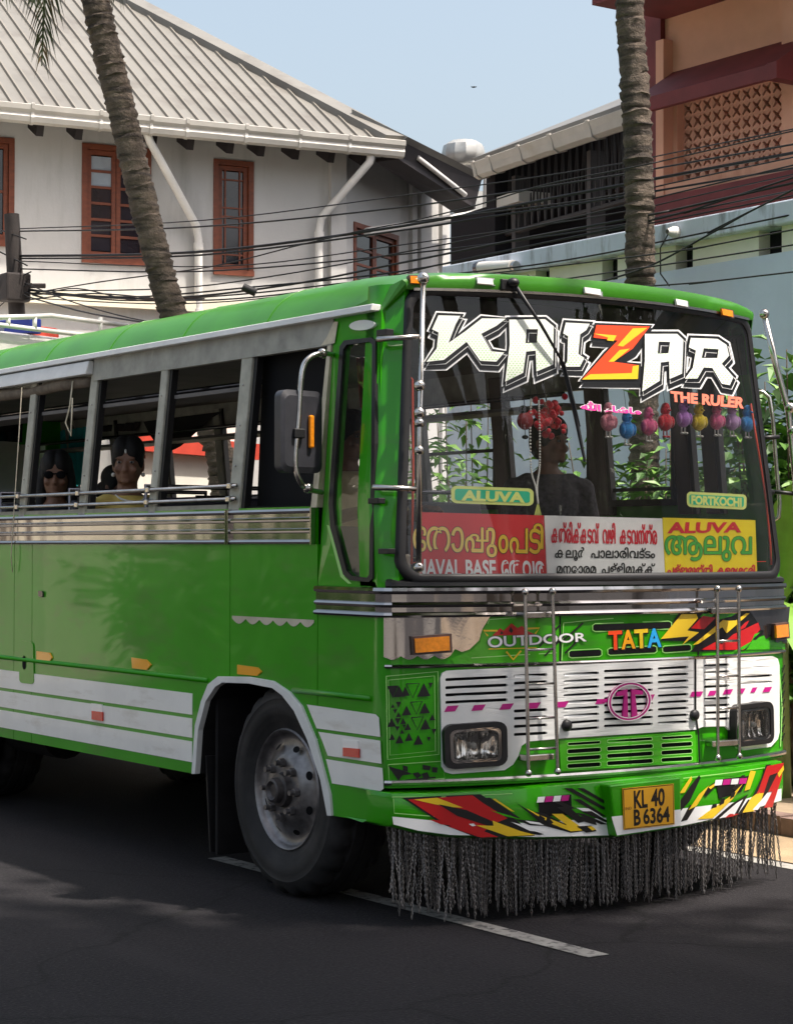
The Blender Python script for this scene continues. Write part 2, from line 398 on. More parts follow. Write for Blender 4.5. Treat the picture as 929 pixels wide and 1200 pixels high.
def paint_mat(name, lo, hi):
    m = mat(name, (.34, .325, .3), .7, noise=(9, .25)); N = m.node_tree.nodes; L = m.node_tree.links
    b = N['Principled BSDF']; src = b.inputs['Base Color'].links[0].from_socket
    n = N.new('ShaderNodeTexNoise'); n.inputs['Scale'].default_value = 16; n.inputs['Detail'].default_value = 8; n.inputs['Roughness'].default_value = .7
    tc = N.new('ShaderNodeTexCoord'); L.new(tc.outputs['Object'], n.inputs['Vector'])
    rp = N.new('ShaderNodeMapRange'); rp.inputs[1].default_value = lo; rp.inputs[2].default_value = hi; L.new(n.outputs['Fac'], rp.inputs[0])
    mx = N.new('ShaderNodeMix'); mx.data_type = 'RGBA'; L.new(rp.outputs[0], mx.inputs['Factor']); L.new(src, mx.inputs['A']); mx.inputs['B'].default_value = (.045, .042, .045, 1)
    L.new(mx.outputs['Result'], b.inputs['Base Color']); return m
M['road_paint'] = paint_mat('road_paint', .5, .62)
M['road_paint_edge'] = paint_mat('road_paint_edge', .55, .75)
for (Y0, Y1) in ((-1.02, 2.1), (6.6, 9.7), (14.6, 17.7), (-9.5, -6.4)):
    strip('road_marking', .3, .41, Y0, Y1, .004, M['road_paint'])
strip('road_marking', 2.6, 2.72, -40, 60, .004, M['road_paint_edge'])
strip('verge', 2.74, 3.42, -40, 60, .006, M['earth'])
mb = MB()
for i in range(120):
    y0 = -20+i*.6; mb = MB(); mb.box((3.42+random.uniform(-.004,.004), y0+.004, -.05), (3.56, y0+.596, .11+random.uniform(-.006,.006)))
    if i == 0:
        kerb = structure(bpy.data.objects.new('kerb', None)); COL.objects.link(kerb)
        kb = [MB().box((3.42, .004, -.05), (3.56, .596, .11)).mesh('kerb_stone', M['kerb'])]
    o = bpy.data.objects.new('kerb_stone', kb[0]); COL.objects.link(o); o.parent = kerb; o.location = (random.uniform(-.004,.004), y0, random.uniform(-.006,.006))
strip('pavement', 3.56, 5.9, -40, 60, .10, M['paving'])
strip('pavement', -14, -3.0, -40, 60, .008, M['paving_bounce'])  # unseen near-side paving, added to bounce light onto the bus side

# ---- compound wall along the far side of the road (X = 5.87)
WX = 5.87
cw = thing('compound_wall', 'tall pale blue compound wall with small square vent holes behind the bus', 'wall', (WX, 3, 0))
slots = [(3.667, 3.427), (4.584, 4.388), (5.477, 5.284), (6.36, 6.17), (2.74, 2.53), (1.85, 1.62)]
slots = sorted([(b, a) for a, b in slots])
Y0w, Y1w = -4.0, 7.62
MB().box((WX, Y0w, .05), (WX+.24, Y1w, 3.80)).build('panel', M['wall_blue'], cw)
yy = Y0w
for (a, b) in slots+[(Y1w, None)]:
    MB().box((WX+.03, yy, 3.80), (WX+.149, a, 4.05)).build('pier', M['wall_cream'], cw)
    yy = b
MB().box((WX+.15, Y0w, 3.80), (WX+.22, Y1w, 4.05)).build('vent_back', M['shade_dark'], cw)  # dark sheet stands in for the shade inside the vent holes
MB().box((WX+.005, Y0w, 3.79), (WX+.05, Y1w, 3.846)).build('ledge', M['wall_blue'], cw)
MB().box((WX-.06, Y0w, 4.045), (WX+.26, Y1w, 4.215)).build('coping', M['coping_blue'], cw, bevel=.012)
MB().box((WX-.03, Y0w, .05), (WX-.001, Y1w, .95)).build('plinth', mat('plinth_grey', (.3, .3, .31), .9, noise=(2, .25), bump=(20, .3, .01)), cw)
# things fixed on that wall
P = on_plane(788, 272, 0, WX-.1)
t = thing('wall_fixture', 'small round white cable holder with a hanging wire on the blue wall', 'fixture', P)
MB().lathe([(-.06, .02), (0, .045), (.05, .05), (.06, .0)], P, 'X', 14).build('holder', M['pipe_white'], t, smooth=True)
MB().tube([P+Vector((-.05, .0, -.02)), P+Vector((-.06, .08, -.12)), P+Vector((-.04, .1, -.32)), P+Vector((0, .04, -.42))], .006, 6).build('wire', M['cable'], t, smooth=True)
A = on_plane(563, 314, 0, WX-.12); B = on_plane(601, 312, 0, WX-.12)
t = thing('tube_lamp', 'short white tube lamp mounted on the top of the blue wall', 'lamp', A)
MB().tube([A, B], .055, 12).build('body', M['pipe_white'], t, smooth=True, auto=40)
MB().tube([A+(A-B)*.1, A], .06, 12).build('end_cap', M['chrome_dark'], t, auto=40)
MB().tube([B, B-(A-B)*.1], .045, 12).build('end_cap', M['steel'], t, auto=40)
MB().box((WX-.12, (A.y+B.y)/2-.05, (A.z+B.z)/2-.14), (WX+.02, (A.y+B.y)/2+.05, (A.z+B.z)/2-.03)).build('bracket', M['steel'], t)

# ---- the white two-storey house
HP = Plane(at_depth(235, 250, 26.0), 99)
house = thing('white_house', 'white two storey house with grey ribbed metal roof and brown windows', 'house', HP.P(0, 0))
def hole_rect(pl, x0, y0, x1, y1):
    a0, z1 = pl.sz(x0, (y0+y1)/2)[0], pl.sz((x0+x1)/2, y0)[1]; a1, z0 = pl.sz(x1, (y0+y1)/2)[0], pl.sz((x0+x1)/2, y1)[1]
    return a0, a1, z0, z1
def holed_wall(name, pl, a0, a1, z0, z1, holes, th, m, parent):
    f = [pl.P(a0,z0), pl.P(a1,z0), pl.P(a1,z1), pl.P(a0,z1)]; b = [q-pl.n*th for q in f]
    hf = [[pl.P(h[0],h[2]), pl.P(h[0],h[3]), pl.P(h[1],h[3]), pl.P(h[1],h[2])] for h in holes]; hb = [[q-pl.n*th for q in h] for h in hf]
    return MB().prism(f, b, hf, hb).build(name, m, parent)
def window(pl, h, parent, leaves=2, rows=5, muntin='rows', sky=0, name='window'):
    a0, a1, z0, z1 = h; fw = .07
    mb = MB(); k0, k1 = -.10, .02
    pl.box(mb, a0, a1, z0, z0+fw, k0, k1+.02); pl.box(mb, a0, a1, z1-fw, z1, k0, k1)
    pl.box(mb, a0, a0+fw, z0+fw, z1-fw, k0, k1-.002); pl.box(mb, a1-fw, a1, z0+fw, z1-fw, k0, k1-.002)
    win = mb.build(name, M['timber_brown'], parent)
    lw = (a1-a0-2*fw)/leaves
    for i in range(leaves):
        b0 = a0+fw+i*lw+.004; b1 = b0+lw-.008; c0, c1 = z0+fw+.004, z1-fw-.004; s = .055; mb = MB()
        pl.box(mb, b0, b0+s, c0, c1, -.075, -.02); pl.box(mb, b1-s, b1, c0, c1, -.075, -.02)
        pl.box(mb, b0+s, b1-s, c0, c0+s*1.4, -.074, -.021); pl.box(mb, b0+s, b1-s, c1-s, c1, -.074, -.021)
        mb.build('sash', M['timber_brown'], win)
        g0, g1, h0, h1 = b0+s, b1-s, c0+s*1.4, c1-s
        cuts = [h0+(h1-h0)*q/rows for q in range(rows+1)] if muntin == 'rows' else [h0, h0+(h1-h0)*.5, h1]
        for q in range(1, len(cuts)-1):
            pl.box(MB(), g0, g1, cuts[q]-.016, cuts[q]+.016, -.068, -.028).build('glazing_bar', M['timber_brown'], win)
        if muntin == 'cross':
            for sgn in (.16, .84):
                pl.box(MB(), g0+(g1-g0)*sgn-.01, g0+(g1-g0)*sgn+.01, h0, h1, -.066, -.03).build('glazing_bar', M['timber_brown'], win)
            for fz in (.1, .4, .6, .9):
                pl.box(MB(), g0, g1, h0+(h1-h0)*fz-.01, h0+(h1-h0)*fz+.01, -.065, -.031).build('glazing_bar', M['timber_brown'], win)
        for q in range(len(cuts)-1):
            pm = M['pane_sky'] if (i == 0 and sky and q >= len(cuts)-1-sky) else M['pane_dark']
            pl.box(MB(), g0, g1, cuts[q]+.016, cuts[q+1]-.016, -.055, -.047).build('pane', pm, win)
    return win
wins = [hole_rect(HP, -38, 160, 17, 288), hole_rect(HP, 96, 171, 177, 310), hole_rect(HP, 250, 188, 297, 323)]
aC = HP.sz(398, 240)[0]; aL = HP.sz(-160, 240)[0]
z_eave = HP.sz(235, 152, .62)[1]
low = [hole_rect(HP, 96, 420, 175, 560)]
holed_wall('wall', HP, aL, aC, 0, z_eave+.02, wins, .3, M['plaster_white'], house)
pl_box('backing', HP, aL, aC, 0, z_eave, -.42, -.36, M['shade_dark'], house)
window(HP, wins[0], house, 2, 2, 'rows'); window(HP, wins[1], house, 2, 6, 'rows', sky=2); window(HP, wins[2], house, 1, 2, 'cross')
for (x, y0, y1) in ((385, 190, 560),):
    a = HP.sz(x, 250)[0]; pl_box('pilaster', HP, a, aC+.06, 0, z_eave-.02, .001, .09, M['plaster_white'], house)
# band where the lower wall starts
zb = HP.sz(120, 352)[1]; pl_box('string_course', HP, aL, aC, zb-.09, zb+.07, .001, .12, M['plaster_cream'], house)
# eave, gutter, roof
eo = .62
aE0 = HP.sz(-160, 120, eo)[0]; aE1 = HP.sz(470, 172, eo)[0]
z_g = HP.sz(300, 158, eo)[1]
pitch = R(31); upd = (-HP.n)*math.cos(pitch)+Vector((0, 0, math.sin(pitch)))
E0 = HP.P(aE0, z_g+.06, eo-.06); E1 = HP.P(aE1+.02, z_g+.06, eo-.06)
rn = (-HP.n)*(-math.sin(pitch))+Vector((0, 0, math.cos(pitch)))
def on_roof(x, y, off=0.):
    d = ray(x, y); t = ((E0+rn*off)-CAM).dot(rn)/d.dot(rn); return CAM+d*t
def roof_uv(Pt): return (Pt-E0).dot(HP.d), (Pt-E0).dot(upd)
uh, vh = roof_uv(on_roof(330, 97)); ue, ve = roof_uv(E1)
hipslope = (uh-ue)/max(vh, .1)          # sideways run of the hip per metre up the slope
vtop = 7.5
def RP(u, v, off=0.): return E0+HP.d*u+upd*v+rn*off
poly = [RP(0, 0), RP(ue, 0), RP(ue+hipslope*vtop, vtop), RP(0, vtop)]
roof = MB().prism([q+rn*.03 for q in poly], poly).build('roof', M['roof_metal'], house)
u_first = roof_uv(on_roof(397, 171))[0]
u_a = roof_uv(on_roof(130, 124))[0]; u_b = roof_uv(on_roof(189, 133))[0]
sp = .2
u = ue-.2
while u > .05:
    v1 = vtop if hipslope >= 0 else min(vtop, (u-ue)/hipslope)
    if v1 > .12:
        b = MB(); b.hexa([RP(u-.018,.0,.031), RP(u+.018,0,.031), RP(u+.018,v1-.06,.031), RP(u-.018,v1-.06,.031), RP(u-.01,.0,.062), RP(u+.01,0,.062), RP(u+.01,v1-.06,.062), RP(u-.01,v1-.06,.062)])
        b.build('seam', M['roof_seam'], roof)
    u -= sp
hipv = (RP(ue+hipslope*vtop, vtop)-RP(ue, 0)).normalized(); hs = HP.d
MB().hexa([RP(ue,0,.03)-hs*.26, RP(ue,0,.03)+hs*.06, RP(ue+hipslope*vtop,vtop,.03)+hs*.06, RP(ue+hipslope*vtop,vtop,.03)-hs*.26,
           RP(ue,0,.12)-hs*.24, RP(ue,0,.13)+hs*.05, RP(ue+hipslope*vtop,vtop,.13)+hs*.05, RP(ue+hipslope*vtop,vtop,.12)-hs*.24]).build('hip_cap', M['roof_metal'], roof)
pl_box('soffit', HP, aE0, aE1, z_g+.0, z_g+.05, .002, eo-.1, M['timber_dark'], house)
prof = [(eo-.09, z_g+.10), (eo-.09, z_g-.10), (eo-.02, z_g-.13), (eo+.04, z_g-.11), (eo+.06, z_g-.05), (eo+.045, z_g-.01), (eo+.08, z_g+.03), (eo+.09, z_g+.09), (eo+.07, z_g+.10), (eo+.06, z_g+.05)]
MB().prism([HP.P(aE0, z, k) for k, z in prof], [HP.P(aE1+.03, z, k) for k, z in prof]).build('gutter', M['gutter_white'], house)
for x in (37, 117, 176, 218, 287, 350, 408):
    a = HP.sz(x, 150, eo)[0]
    pr = [(k*1.0+(.012 if k > eo-.05 else 0), z+(-.012 if z < z_g-.04 else .012)) for k, z in prof]
    MB().prism([HP.P(a-.02, z, k) for k, z in pr], [HP.P(a+.02, z, k) for k, z in pr]).build('gutter_clip', M['gutter_white'], house)
for x in (37, 82, 168, 211, 257, 293, 333, 374, 412):
    a = HP.sz(x, 160)[0]
    q = [(0.002, z_g), (eo-.16, z_g), (eo-.16, z_g-.05), (.3, z_g-.2), (.002, z_g-.34)]
    q = [(0.002, z_g), (.45, z_g), (.45, z_g-.06), (.38, z_g-.22), (.002, z_g-.05)]
    MB().prism([HP.P(a-.045, z, k) for k, z in q], [HP.P(a+.045, z, k) for k, z in q]).build('eave_bracket', M['timber_dark'], house)
def pipe(pts, r, name='downpipe', m='pipe_white', parent=None):
    o = MB().tube(pts, r, 12).build(name, M[m], parent, smooth=True, auto=50); return o
p1 = HP.hit(171, 152, eo-.05); p2 = HP.hit(176, 166, eo-.1); p3 = HP.hit(232, 268, .09); a_, z_ = HP.sz(233, 280, .09)
pipe([p1, p2, p2+(p3-p2)*.05, p3-(p3-p2)*.04, HP.P(a_, z_, .09), HP.P(a_, .1, .09)], .052, parent=house)
for z in (z_-.05, z_-.9, z_-1.9):
    MB().tube([HP.P(a_, z, .09), HP.P(a_, z-.09, .09)], .064, 12).build('pipe_clip', M['pipe_white'], house, auto=40)
p1 = HP.hit(436, 178, eo-.05); p2 = HP.hit(433, 190, eo-.06); p3 = HP.hit(374, 258, .12); a_, z_ = HP.sz(374, 270, .12)
pipe([p1, p2, p2+(p3-p2)*.06, p3-(p3-p2)*.05, HP.P(a_, z_, .12), HP.P(a_, .1, .12)], .052, parent=house)
for z in (z_-.02, z_-1.0):
    MB().tube([HP.P(a_, z, .12), HP.P(a_, z-.09, .12)], .064, 12).build('pipe_clip', M['pipe_white'], house, auto=40)
# the receding wing of the house
C2 = HP.P(aC, 0); H2 = Plane(C2, 60)
a_end = H2.sz(527, 270)[0]; zt0 = z_eave
w3 = hole_rect(H2, 414, 268, 466, 345)
zE = H2.sz(527, 244)[1]
f = [H2.P(.02, 0), H2.P(a_end, 0), H2.P(a_end, zE+.42), H2.P(.02, z_eave+.3)]
hf = [[H2.P(w3[0],w3[2]), H2.P(w3[0],w3[3]), H2.P(w3[1],w3[3]), H2.P(w3[1],w3[2])]]
MB().prism(f, [q-H2.n*.3 for q in f], hf, [[q-H2.n*.3 for q in hf[0]]]).build('wall', M['plaster_white'], house)
pl_box('backing', H2, .3, a_end-.1, 0, zE, -.42, -.36, M['shade_dark'], house)
window(H2, w3, house, 2, 3, 'rows')
for x in (479, 489, 514):
    a = H2.sz(x, 260)[0]; zt = H2.sz(x, 215+(x-479)*.42)[1]; pl_box('pilaster', H2, a, a+.16, 0, zt, .001, .06, M['plaster_white'], house)
# dark sloping eave of the wing
eave_top = [at_depth(470, 166, 25.6), at_depth(487, 172, 26.2), at_depth(562, 211, 29.6)]
tl, tr = HP.P(aE1+.03, z_g+.1, eo-.02), at_depth(564, 212, 29.2)
bl, br = HP.P(aE1+.0, z_g-.1, eo-.1), at_depth(556, 243, 29.2)
back = -H2.n*.25
MB().hexa([bl, br, br+back, bl+back, tl, tr, tr+back, tl+back]).build('fascia', M['timber_dark'], house)
MB().hexa([tl+Vector((0,0,.002)), tr+Vector((0,0,.002)), tr+back*3, tl+back*3, tl+Vector((0,0,.06))-back*.3, tr+Vector((0,0,.06))-back*.3, tr+back*3+Vector((0,0,.5)), tl+back*3+Vector((0,0,.5))]).build('wing_roof', M['roof_metal'], house)
s0 = at_depth(440, 190, 26.6); s1 = at_depth(536, 252, 29.8)
MB().hexa([s0, s1, br-Vector((0,0,.02))-back*.05, bl-Vector((0,0,.02))-back*.05, s0+Vector((0,0,.05)), s1+Vector((0,0,.05)), br+Vector((0,0,.03))-back*.05, bl+Vector((0,0,.03))-back*.05]).build('wing_soffit', M['timber_dark'], house)
q0 = bl+(br-bl)*.2+Vector((0,0,.14))-back*.2; q1 = bl+(br-bl)*.82+Vector((0,0,.06))-back*.2
MB().tube([q0, q1], .035, 8).build('eave_rail', M['pipe_white'], house, smooth=True)
pipe([at_depth(571, 209, 29.0), at_depth(570, 247, 29.0), at_depth(566, 250, 29.0), at_depth(500, 261, 28.4), at_depth(430, 272, 27.2)], .06, parent=house)

# ---- open shed behind the wall
SP_ = Plane(on_plane(727, 140, 0, 8.2), 8.3)
shed = thing('open_shed', 'open shed with grey metal roof, white gutter and dark steel trusses', 'shed', SP_.P(0, 0))
s0 = SP_.sz(563, 203)[0]; s1 = SP_.sz(744, 134)[0]; zg = SP_.sz(640, 173)[1]
sgn = 1 if s0 > s1 else -1
aa0, aa1 = min(s0, s1), max(s0, s1)
prof = [(-.08, zg+.07), (-.08, zg-.07), (.02, zg-.1), (.08, zg-.07), (.1, zg+.0), (.13, zg+.07), (.11, zg+.08), (.09, zg+.03)]
MB().prism([SP_.P(aa0, z, k) for k, z in prof], [SP_.P(aa1, z, k) for k, z in prof]).build('gutter', M['gutter_white'], shed)
for x in (565, 583, 618, 655, 700):
    a = SP_.sz(x, 170)[0]; pr = [(k+(.012 if k > 0 else 0), z-.012 if z < zg else z+.012) for k, z in prof]
    MB().prism([SP_.P(a-.03, z, k) for k, z in pr], [SP_.P(a+.03, z, k) for k, z in pr]).build('gutter_clip', M['gutter_white'], shed)
pt = R(24)
def shp(a, v, o=0): return SP_.P(a, zg+.1+math.sin(pt)*v+o, .05-math.cos(pt)*v)
MB().hexa([shp(aa0-.2,0), shp(aa1+.12,0), shp(aa1+.12,4.5), shp(aa0-.2,4.5), shp(aa0-.2,0,.05), shp(aa1+.12,0,.05), shp(aa1+.12,4.5,.05), shp(aa0-.2,4.5,.05)]).build('roof', M['roof_metal'], shed)
MB().hexa([SP_.P(aa0-6, 0, -4.4), SP_.P(aa1+4, 0, -4.4), SP_.P(aa1+4, 0, -4.6), SP_.P(aa0-6, 0, -4.6), SP_.P(aa0-6, zg+1, -4.4), SP_.P(aa1+4, zg+1, -4.4), SP_.P(aa1+4, zg+1, -4.6), SP_.P(aa0-6, zg+1, -4.6)]).build('back_wall', M['shade_dark'], shed)
MB().hexa([SP_.P(aa1-.15, 0, -.1), SP_.P(aa1+.05, 0, -.1), SP_.P(aa1+.05, 0, -4.3), SP_.P(aa1-.15, 0, -4.3), SP_.P(aa1-.15, zg+.06, -.1), SP_.P(aa1+.05, zg+.06, -.1), SP_.P(aa1+.05, zg+1.85, -4.3), SP_.P(aa1-.15, zg+1.85, -4.3)]).build('dark_end_panel', M['shade_dark'], shed)
for kk in (-.25, -1.3, -2.6):
    top = zg-.08+math.tan(pt)*(-kk); n = 22; L_ = aa1-aa0
    mb = MB(); mb.tube([SP_.P(aa0, top, kk), SP_.P(aa1, top, kk)], .03, 6); mb.tube([SP_.P(aa0, top-.75, kk), SP_.P(aa1, top-.75, kk)], .03, 6)
    mb.build('truss_chord', M['truss_steel'], shed)
    for i in range(n):
        x0, x1 = aa0+L_*i/n, aa0+L_*(i+1)/n; xm = (x0+x1)/2
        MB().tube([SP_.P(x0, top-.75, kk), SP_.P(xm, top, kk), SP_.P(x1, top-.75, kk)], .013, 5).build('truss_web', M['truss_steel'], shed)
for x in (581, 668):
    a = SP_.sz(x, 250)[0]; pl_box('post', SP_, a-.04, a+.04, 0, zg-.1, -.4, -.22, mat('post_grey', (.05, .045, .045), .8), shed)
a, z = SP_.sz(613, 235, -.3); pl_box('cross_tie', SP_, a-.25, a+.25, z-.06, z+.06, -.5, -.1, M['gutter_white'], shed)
a2 = SP_.sz(528, 270, -.3)[0]; pl_box('dark_end_panel', SP_, aa1-.1, a2, 0, SP_.sz(548, 249, -.3)[1], -.5, -.3, M['shade_dark'], shed)  # dark panel added to fill this gap with the shed's shade
V = at_depth(543, 196, 31)
vt = thing('roof_ventilator', 'round zinc turbine ventilator on the shed roof', 'ventilator', V)
MB().lathe([(-.5, .22), (-.05, .22), (.0, .25), (.02, .3)], V, 'Z', 20).build('neck', M['zinc'], vt, smooth=True, auto=40)
MB().lathe([(.02, .26), (.06, .31), (.2, .34), (.33, .31), (.4, .2), (.43, 0)], V, 'Z', 24, wob=lambda j, k: -.02*(k % 2)).build('turbine', M['zinc'], vt, auto=40)
MB().box(V+Vector((-.3, -.3, -.8)), V+Vector((.3, .3, -.4))).build('base', M['zinc'], vt)

# ---- orange building on the right
BX = 8.0; OP = Plane((BX, 0), 0)
ob = thing('orange_building', 'terracotta orange building with maroon sunshade and pierced block screen', 'building', (BX, 9, 0))
def oy(x, y, k=0.): return on_plane(x, y, 0, BX-k)
jL, jR = oy(793, 166).y, oy(921, 140).y; jT, jB = oy(905, 97).z+.05, oy(905, 192).z
Lf = oy(779, 100).y
hole = [Vector((BX, jR, jB)), Vector((BX, jL, jB)), Vector((BX, jL, jT)), Vector((BX, jR, jT))]
f = [Vector((BX, 2, 0)), Vector((BX, Lf, 0)), Vector((BX, Lf, 12)), Vector((BX, 2, 12))]
MB().prism(f, [q+Vector((.4, 0, 0)) for q in f], [hole], [[q+Vector((.4, 0, 0)) for q in hole]]).build('wall', M['orange_wall'], ob)
MB().box((BX+.405, jR-.3, jB-.3), (BX+.45, jL+.3, jT+.3)).build('backing', M['shade_dark'], ob)
MB().box((BX-.06, Lf-.0, 4.0), (BX+.4, Lf+.26, 12)).build('corner_post', M['maroon'], ob)
MB().box((BX-.12, jL+.06, jB-.26), (BX-.001, Lf, jT+.6)).build('jamb', M['orange_wall'], ob)
MB().box((BX-.1, 2, oy(905, 208).z-.0), (BX-.001, Lf, jB-.001)).build('sill_band', M['orange_wall'], ob)
MB().box((BX-.22, 2, oy(905, 208).z-.34), (BX-.001, Lf+.3, oy(905, 208).z-.02)).build('string_band', M['maroon'], ob)
MB().box((BX-.1, 2, oy(905, 208).z-2.0), (BX-.004, Lf, oy(905, 208).z-.34)).build('lower_band', M['orange_wall'], ob)
cl, cr = oy(740, 128, .5).y, oy(898, 93, .5).y
zf0, zf1 = oy(898, 93, .5).z, oy(898, 76, .5).z
pr = [(-.001, zf1+.34), (.5, zf1), (.5, zf0), (.44, zf0), (.44, zf1-.06), (-.001, zf1+.2)]
MB().prism([Vector((BX-k, cr, z)) for k, z in pr], [Vector((BX-k, cl, z)) for k, z in pr]).build('sunshade', M['maroon'], ob)
pr2 = [(-.001, zf1+.345), (.505, zf1+.01), (.505, zf0-.01), (-.001, zf0-.01)]
MB().prism([Vector((BX-k, cr-.12, z)) for k, z in pr2], [Vector((BX-k, cr, z)) for k, z in pr2]).build('sunshade_end', M['maroon'], ob)
MB().box((BX-.08, 2, jB), (BX-.001, jR-.02, 12)).build('pier', M['orange_wall'], ob)
zs = oy(703, 8, .8).z
MB().box((BX-.9, oy(703, 8, .8).y-.0-3.2, zs), (BX+.4, oy(703, 8, .8).y, zs+.16)).build('balcony_slab', M['maroon'], ob)
MB().box((BX+.38, Lf+.26, 4), (BX+.6, oy(703, 8, .8).y-.3, 12)).build('side_wall', M['maroon'], ob)
nc, nr = 11, 6; bw = (jL-jR)/nc; bh = (jT-jB)/nr
def block_mesh():
    mb = MB(); h = .5; a_, l_ = .115, .43
    hole = [(0,-a_*1.4),(l_-a_,-l_),(l_,-l_+a_),(a_*1.4,0),(l_,l_-a_),(l_-a_,l_),(0,a_*1.4),(-l_+a_,l_),(-l_,l_-a_),(-a_*1.4,0),(-l_,-l_+a_),(-l_+a_,-l_)]
    sq = [(-h,-h),(h,-h),(h,h),(-h,h)]
    V_ = lambda l, k: [Vector((k, x*bw, y*bh)) for x, y in l]
    mb.prism(V_(sq, 0), V_(sq, .07), [V_(list(reversed(hole)), 0)], [V_(list(reversed(hole)), .07)])
    return mb.mesh('screen_block', M['jali'])
    g = .22
    for ang in range(4):
        c, s = [(1,0),(0,1),(-1,0),(0,-1)][ang]
        pts = [(h, -h+g*.55), (h, h-g*.55), (h-.06, h-g*.75), (.24, .05), (.2, 0), (.24, -.05), (h-.06, -h+g*.75)]
        pts = [(x*c-y*s, x*s+y*c) for x, y in pts]
        mb.prism([Vector((0, x*bw, y*bh)) for x, y in pts], [Vector((.12, x*bw, y*bh)) for x, y in pts])
    for sx in (-1, 1):
        mb.box((.015, min(sx*h, sx*(h-.05))*bw, -h*bh), (.11, max(sx*h, sx*(h-.05))*bw, h*bh))
        mb.box((.016, -(h-.05)*bw, min(sx*h, sx*(h-.04))*bh), (.109, (h-.05)*bw, max(sx*h, sx*(h-.04))*bh))
    return mb.mesh('screen_block', M['jali'])
bmsh = block_mesh()
for i in range(nc):
    for j in range(nr):
        o = bpy.data.objects.new('screen_block', bmsh); COL.objects.link(o); attach(o, ob)
        o.location = (BX+.08, jR+bw*(i+.5), jB+bh*(j+.5))

# ---- low white shop across the road, seen through the bus windows
KP = Plane(at_depth(160, 530, 21.0), 60)
shop = thing('white_shop', 'low white shop front with red fascia and railed flat roof behind the bus', 'shop', KP.P(0, 0))
k0 = KP.sz(-260, 530)[0]; k1 = KP.sz(290, 530)[0]; zr = KP.sz(150, 528)[1]; zr2 = KP.sz(150, 507)[1]
pl_box('wall', KP, k0, k1, 0, zr, -3, 0, M['wall_far'], shop)
pl_box('fascia', KP, k0-.1, k1+.1, zr+.002, zr2, -3, .12, M['fascia_red'], shop)
pl_box('parapet', KP, k0, k1, zr2+.002, KP.sz(150, 415)[1], -3, -.02, M['wall_far'], shop)
ka, kb_, kz0, kz1 = hole_rect(KP, 128, 532, 168, 536); pl_box('sign_panel', KP, ka, kb_, kz0, kz1, .001, .03, M['maroon'], shop)
# ---- rail and boxes on a vehicle roof beyond the bus (top left)
RPl = Plane(at_depth(60, 380, 17.0), 70)
rr = thing('parked_van', 'white van with tubular roof rack and red roof ridge parked beyond the bus', 'van', RPl.P(0, 0))
ra0, rz0 = RPl.sz(-40, 392); ra1, rz1 = RPl.sz(135, 380)
van_z = RPl.sz(60, 388)[1]
MB().tube([RPl.P(ra0, RPl.sz(0, 378)[1]), RPl.P(RPl.sz(40, 371)[0], RPl.sz(40, 371)[1]), RPl.P(RPl.sz(60, 370)[0], RPl.sz(60, 370)[1]), RPl.P(RPl.sz(150, 378)[0], RPl.sz(150, 378)[1]-.03)], .022, 8).build('rail', M['pipe_white'], rr, smooth=True)
MB().tube([RPl.P(ra0, van_z+.0), RPl.P(RPl.sz(150, 388)[0], van_z)], .02, 8).build('rail', M['pipe_white'], rr, smooth=True)
for x in (10, 41, 118):
    a = RPl.sz(x, 380)[0]; MB().tube([RPl.P(a, van_z), RPl.P(a, RPl.sz(x, 372)[1])], .02, 8).build('rail_post', M['pipe_white'], rr, smooth=True)
a0, a1, z0, z1 = hole_rect(RPl, 61, 378, 110, 384); pl_box('roof_ridge', RPl, a0, a1, z0-.08, z1, -1.2, -.4, M['fascia_red'], rr, bevel=.03)
pl_box('body', RPl, ra0, RPl.sz(150, 380)[0], .35, van_z-.03, -1.7, -.05, mat('van_white', (.62, .6, .57), .35, coat=.5, noise=(2, .1)), rr, bevel=.08)
pl_box('side_window', RPl, ra0+.3, RPl.sz(120, 380)[0], van_z-.95, van_z-.4, -.052, -.035, M['pane_dark'], rr)
for a in (ra0+.5, RPl.sz(150, 380)[0]-.5):
    MB().tube([RPl.P(a, .33, -.25), RPl.P(a, .33, -.03)], .33, 20).build('wheel', M['tyre'], rr, auto=40)
a0, a1, z0, z1 = hole_rect(RPl, 46, 372, 59, 387)
tag(pl_box('storage_crate', RPl, a0, a1, van_z-.02, z1, -.5, -.1, M['box_blue'], bevel=.01), 'blue plastic crate carried on the white roof rack', 'crate')
a0, a1, z0, z1 = hole_rect(RPl, -6, 380, 20, 391)
mb = MB(); c_ = RPl.P((a0+a1)/2, (z0+z1)/2, -.25); mb.ball(c_, (.16, .14, .09)); mb.ball(c_+RPl.d*.1+Vector((0,0,.03)), (.09, .1, .07)); mb.ball(c_-RPl.d*.12, (.1, .12, .08))
tag(mb.build('cloth_bundle', mat('bundle_cloth', (.06, .07, .12), .9, noise=(14, .6), bump=(30, .6, .02)), smooth=True), 'dark blue cloth bundle tied on the white roof rack', 'bundle')

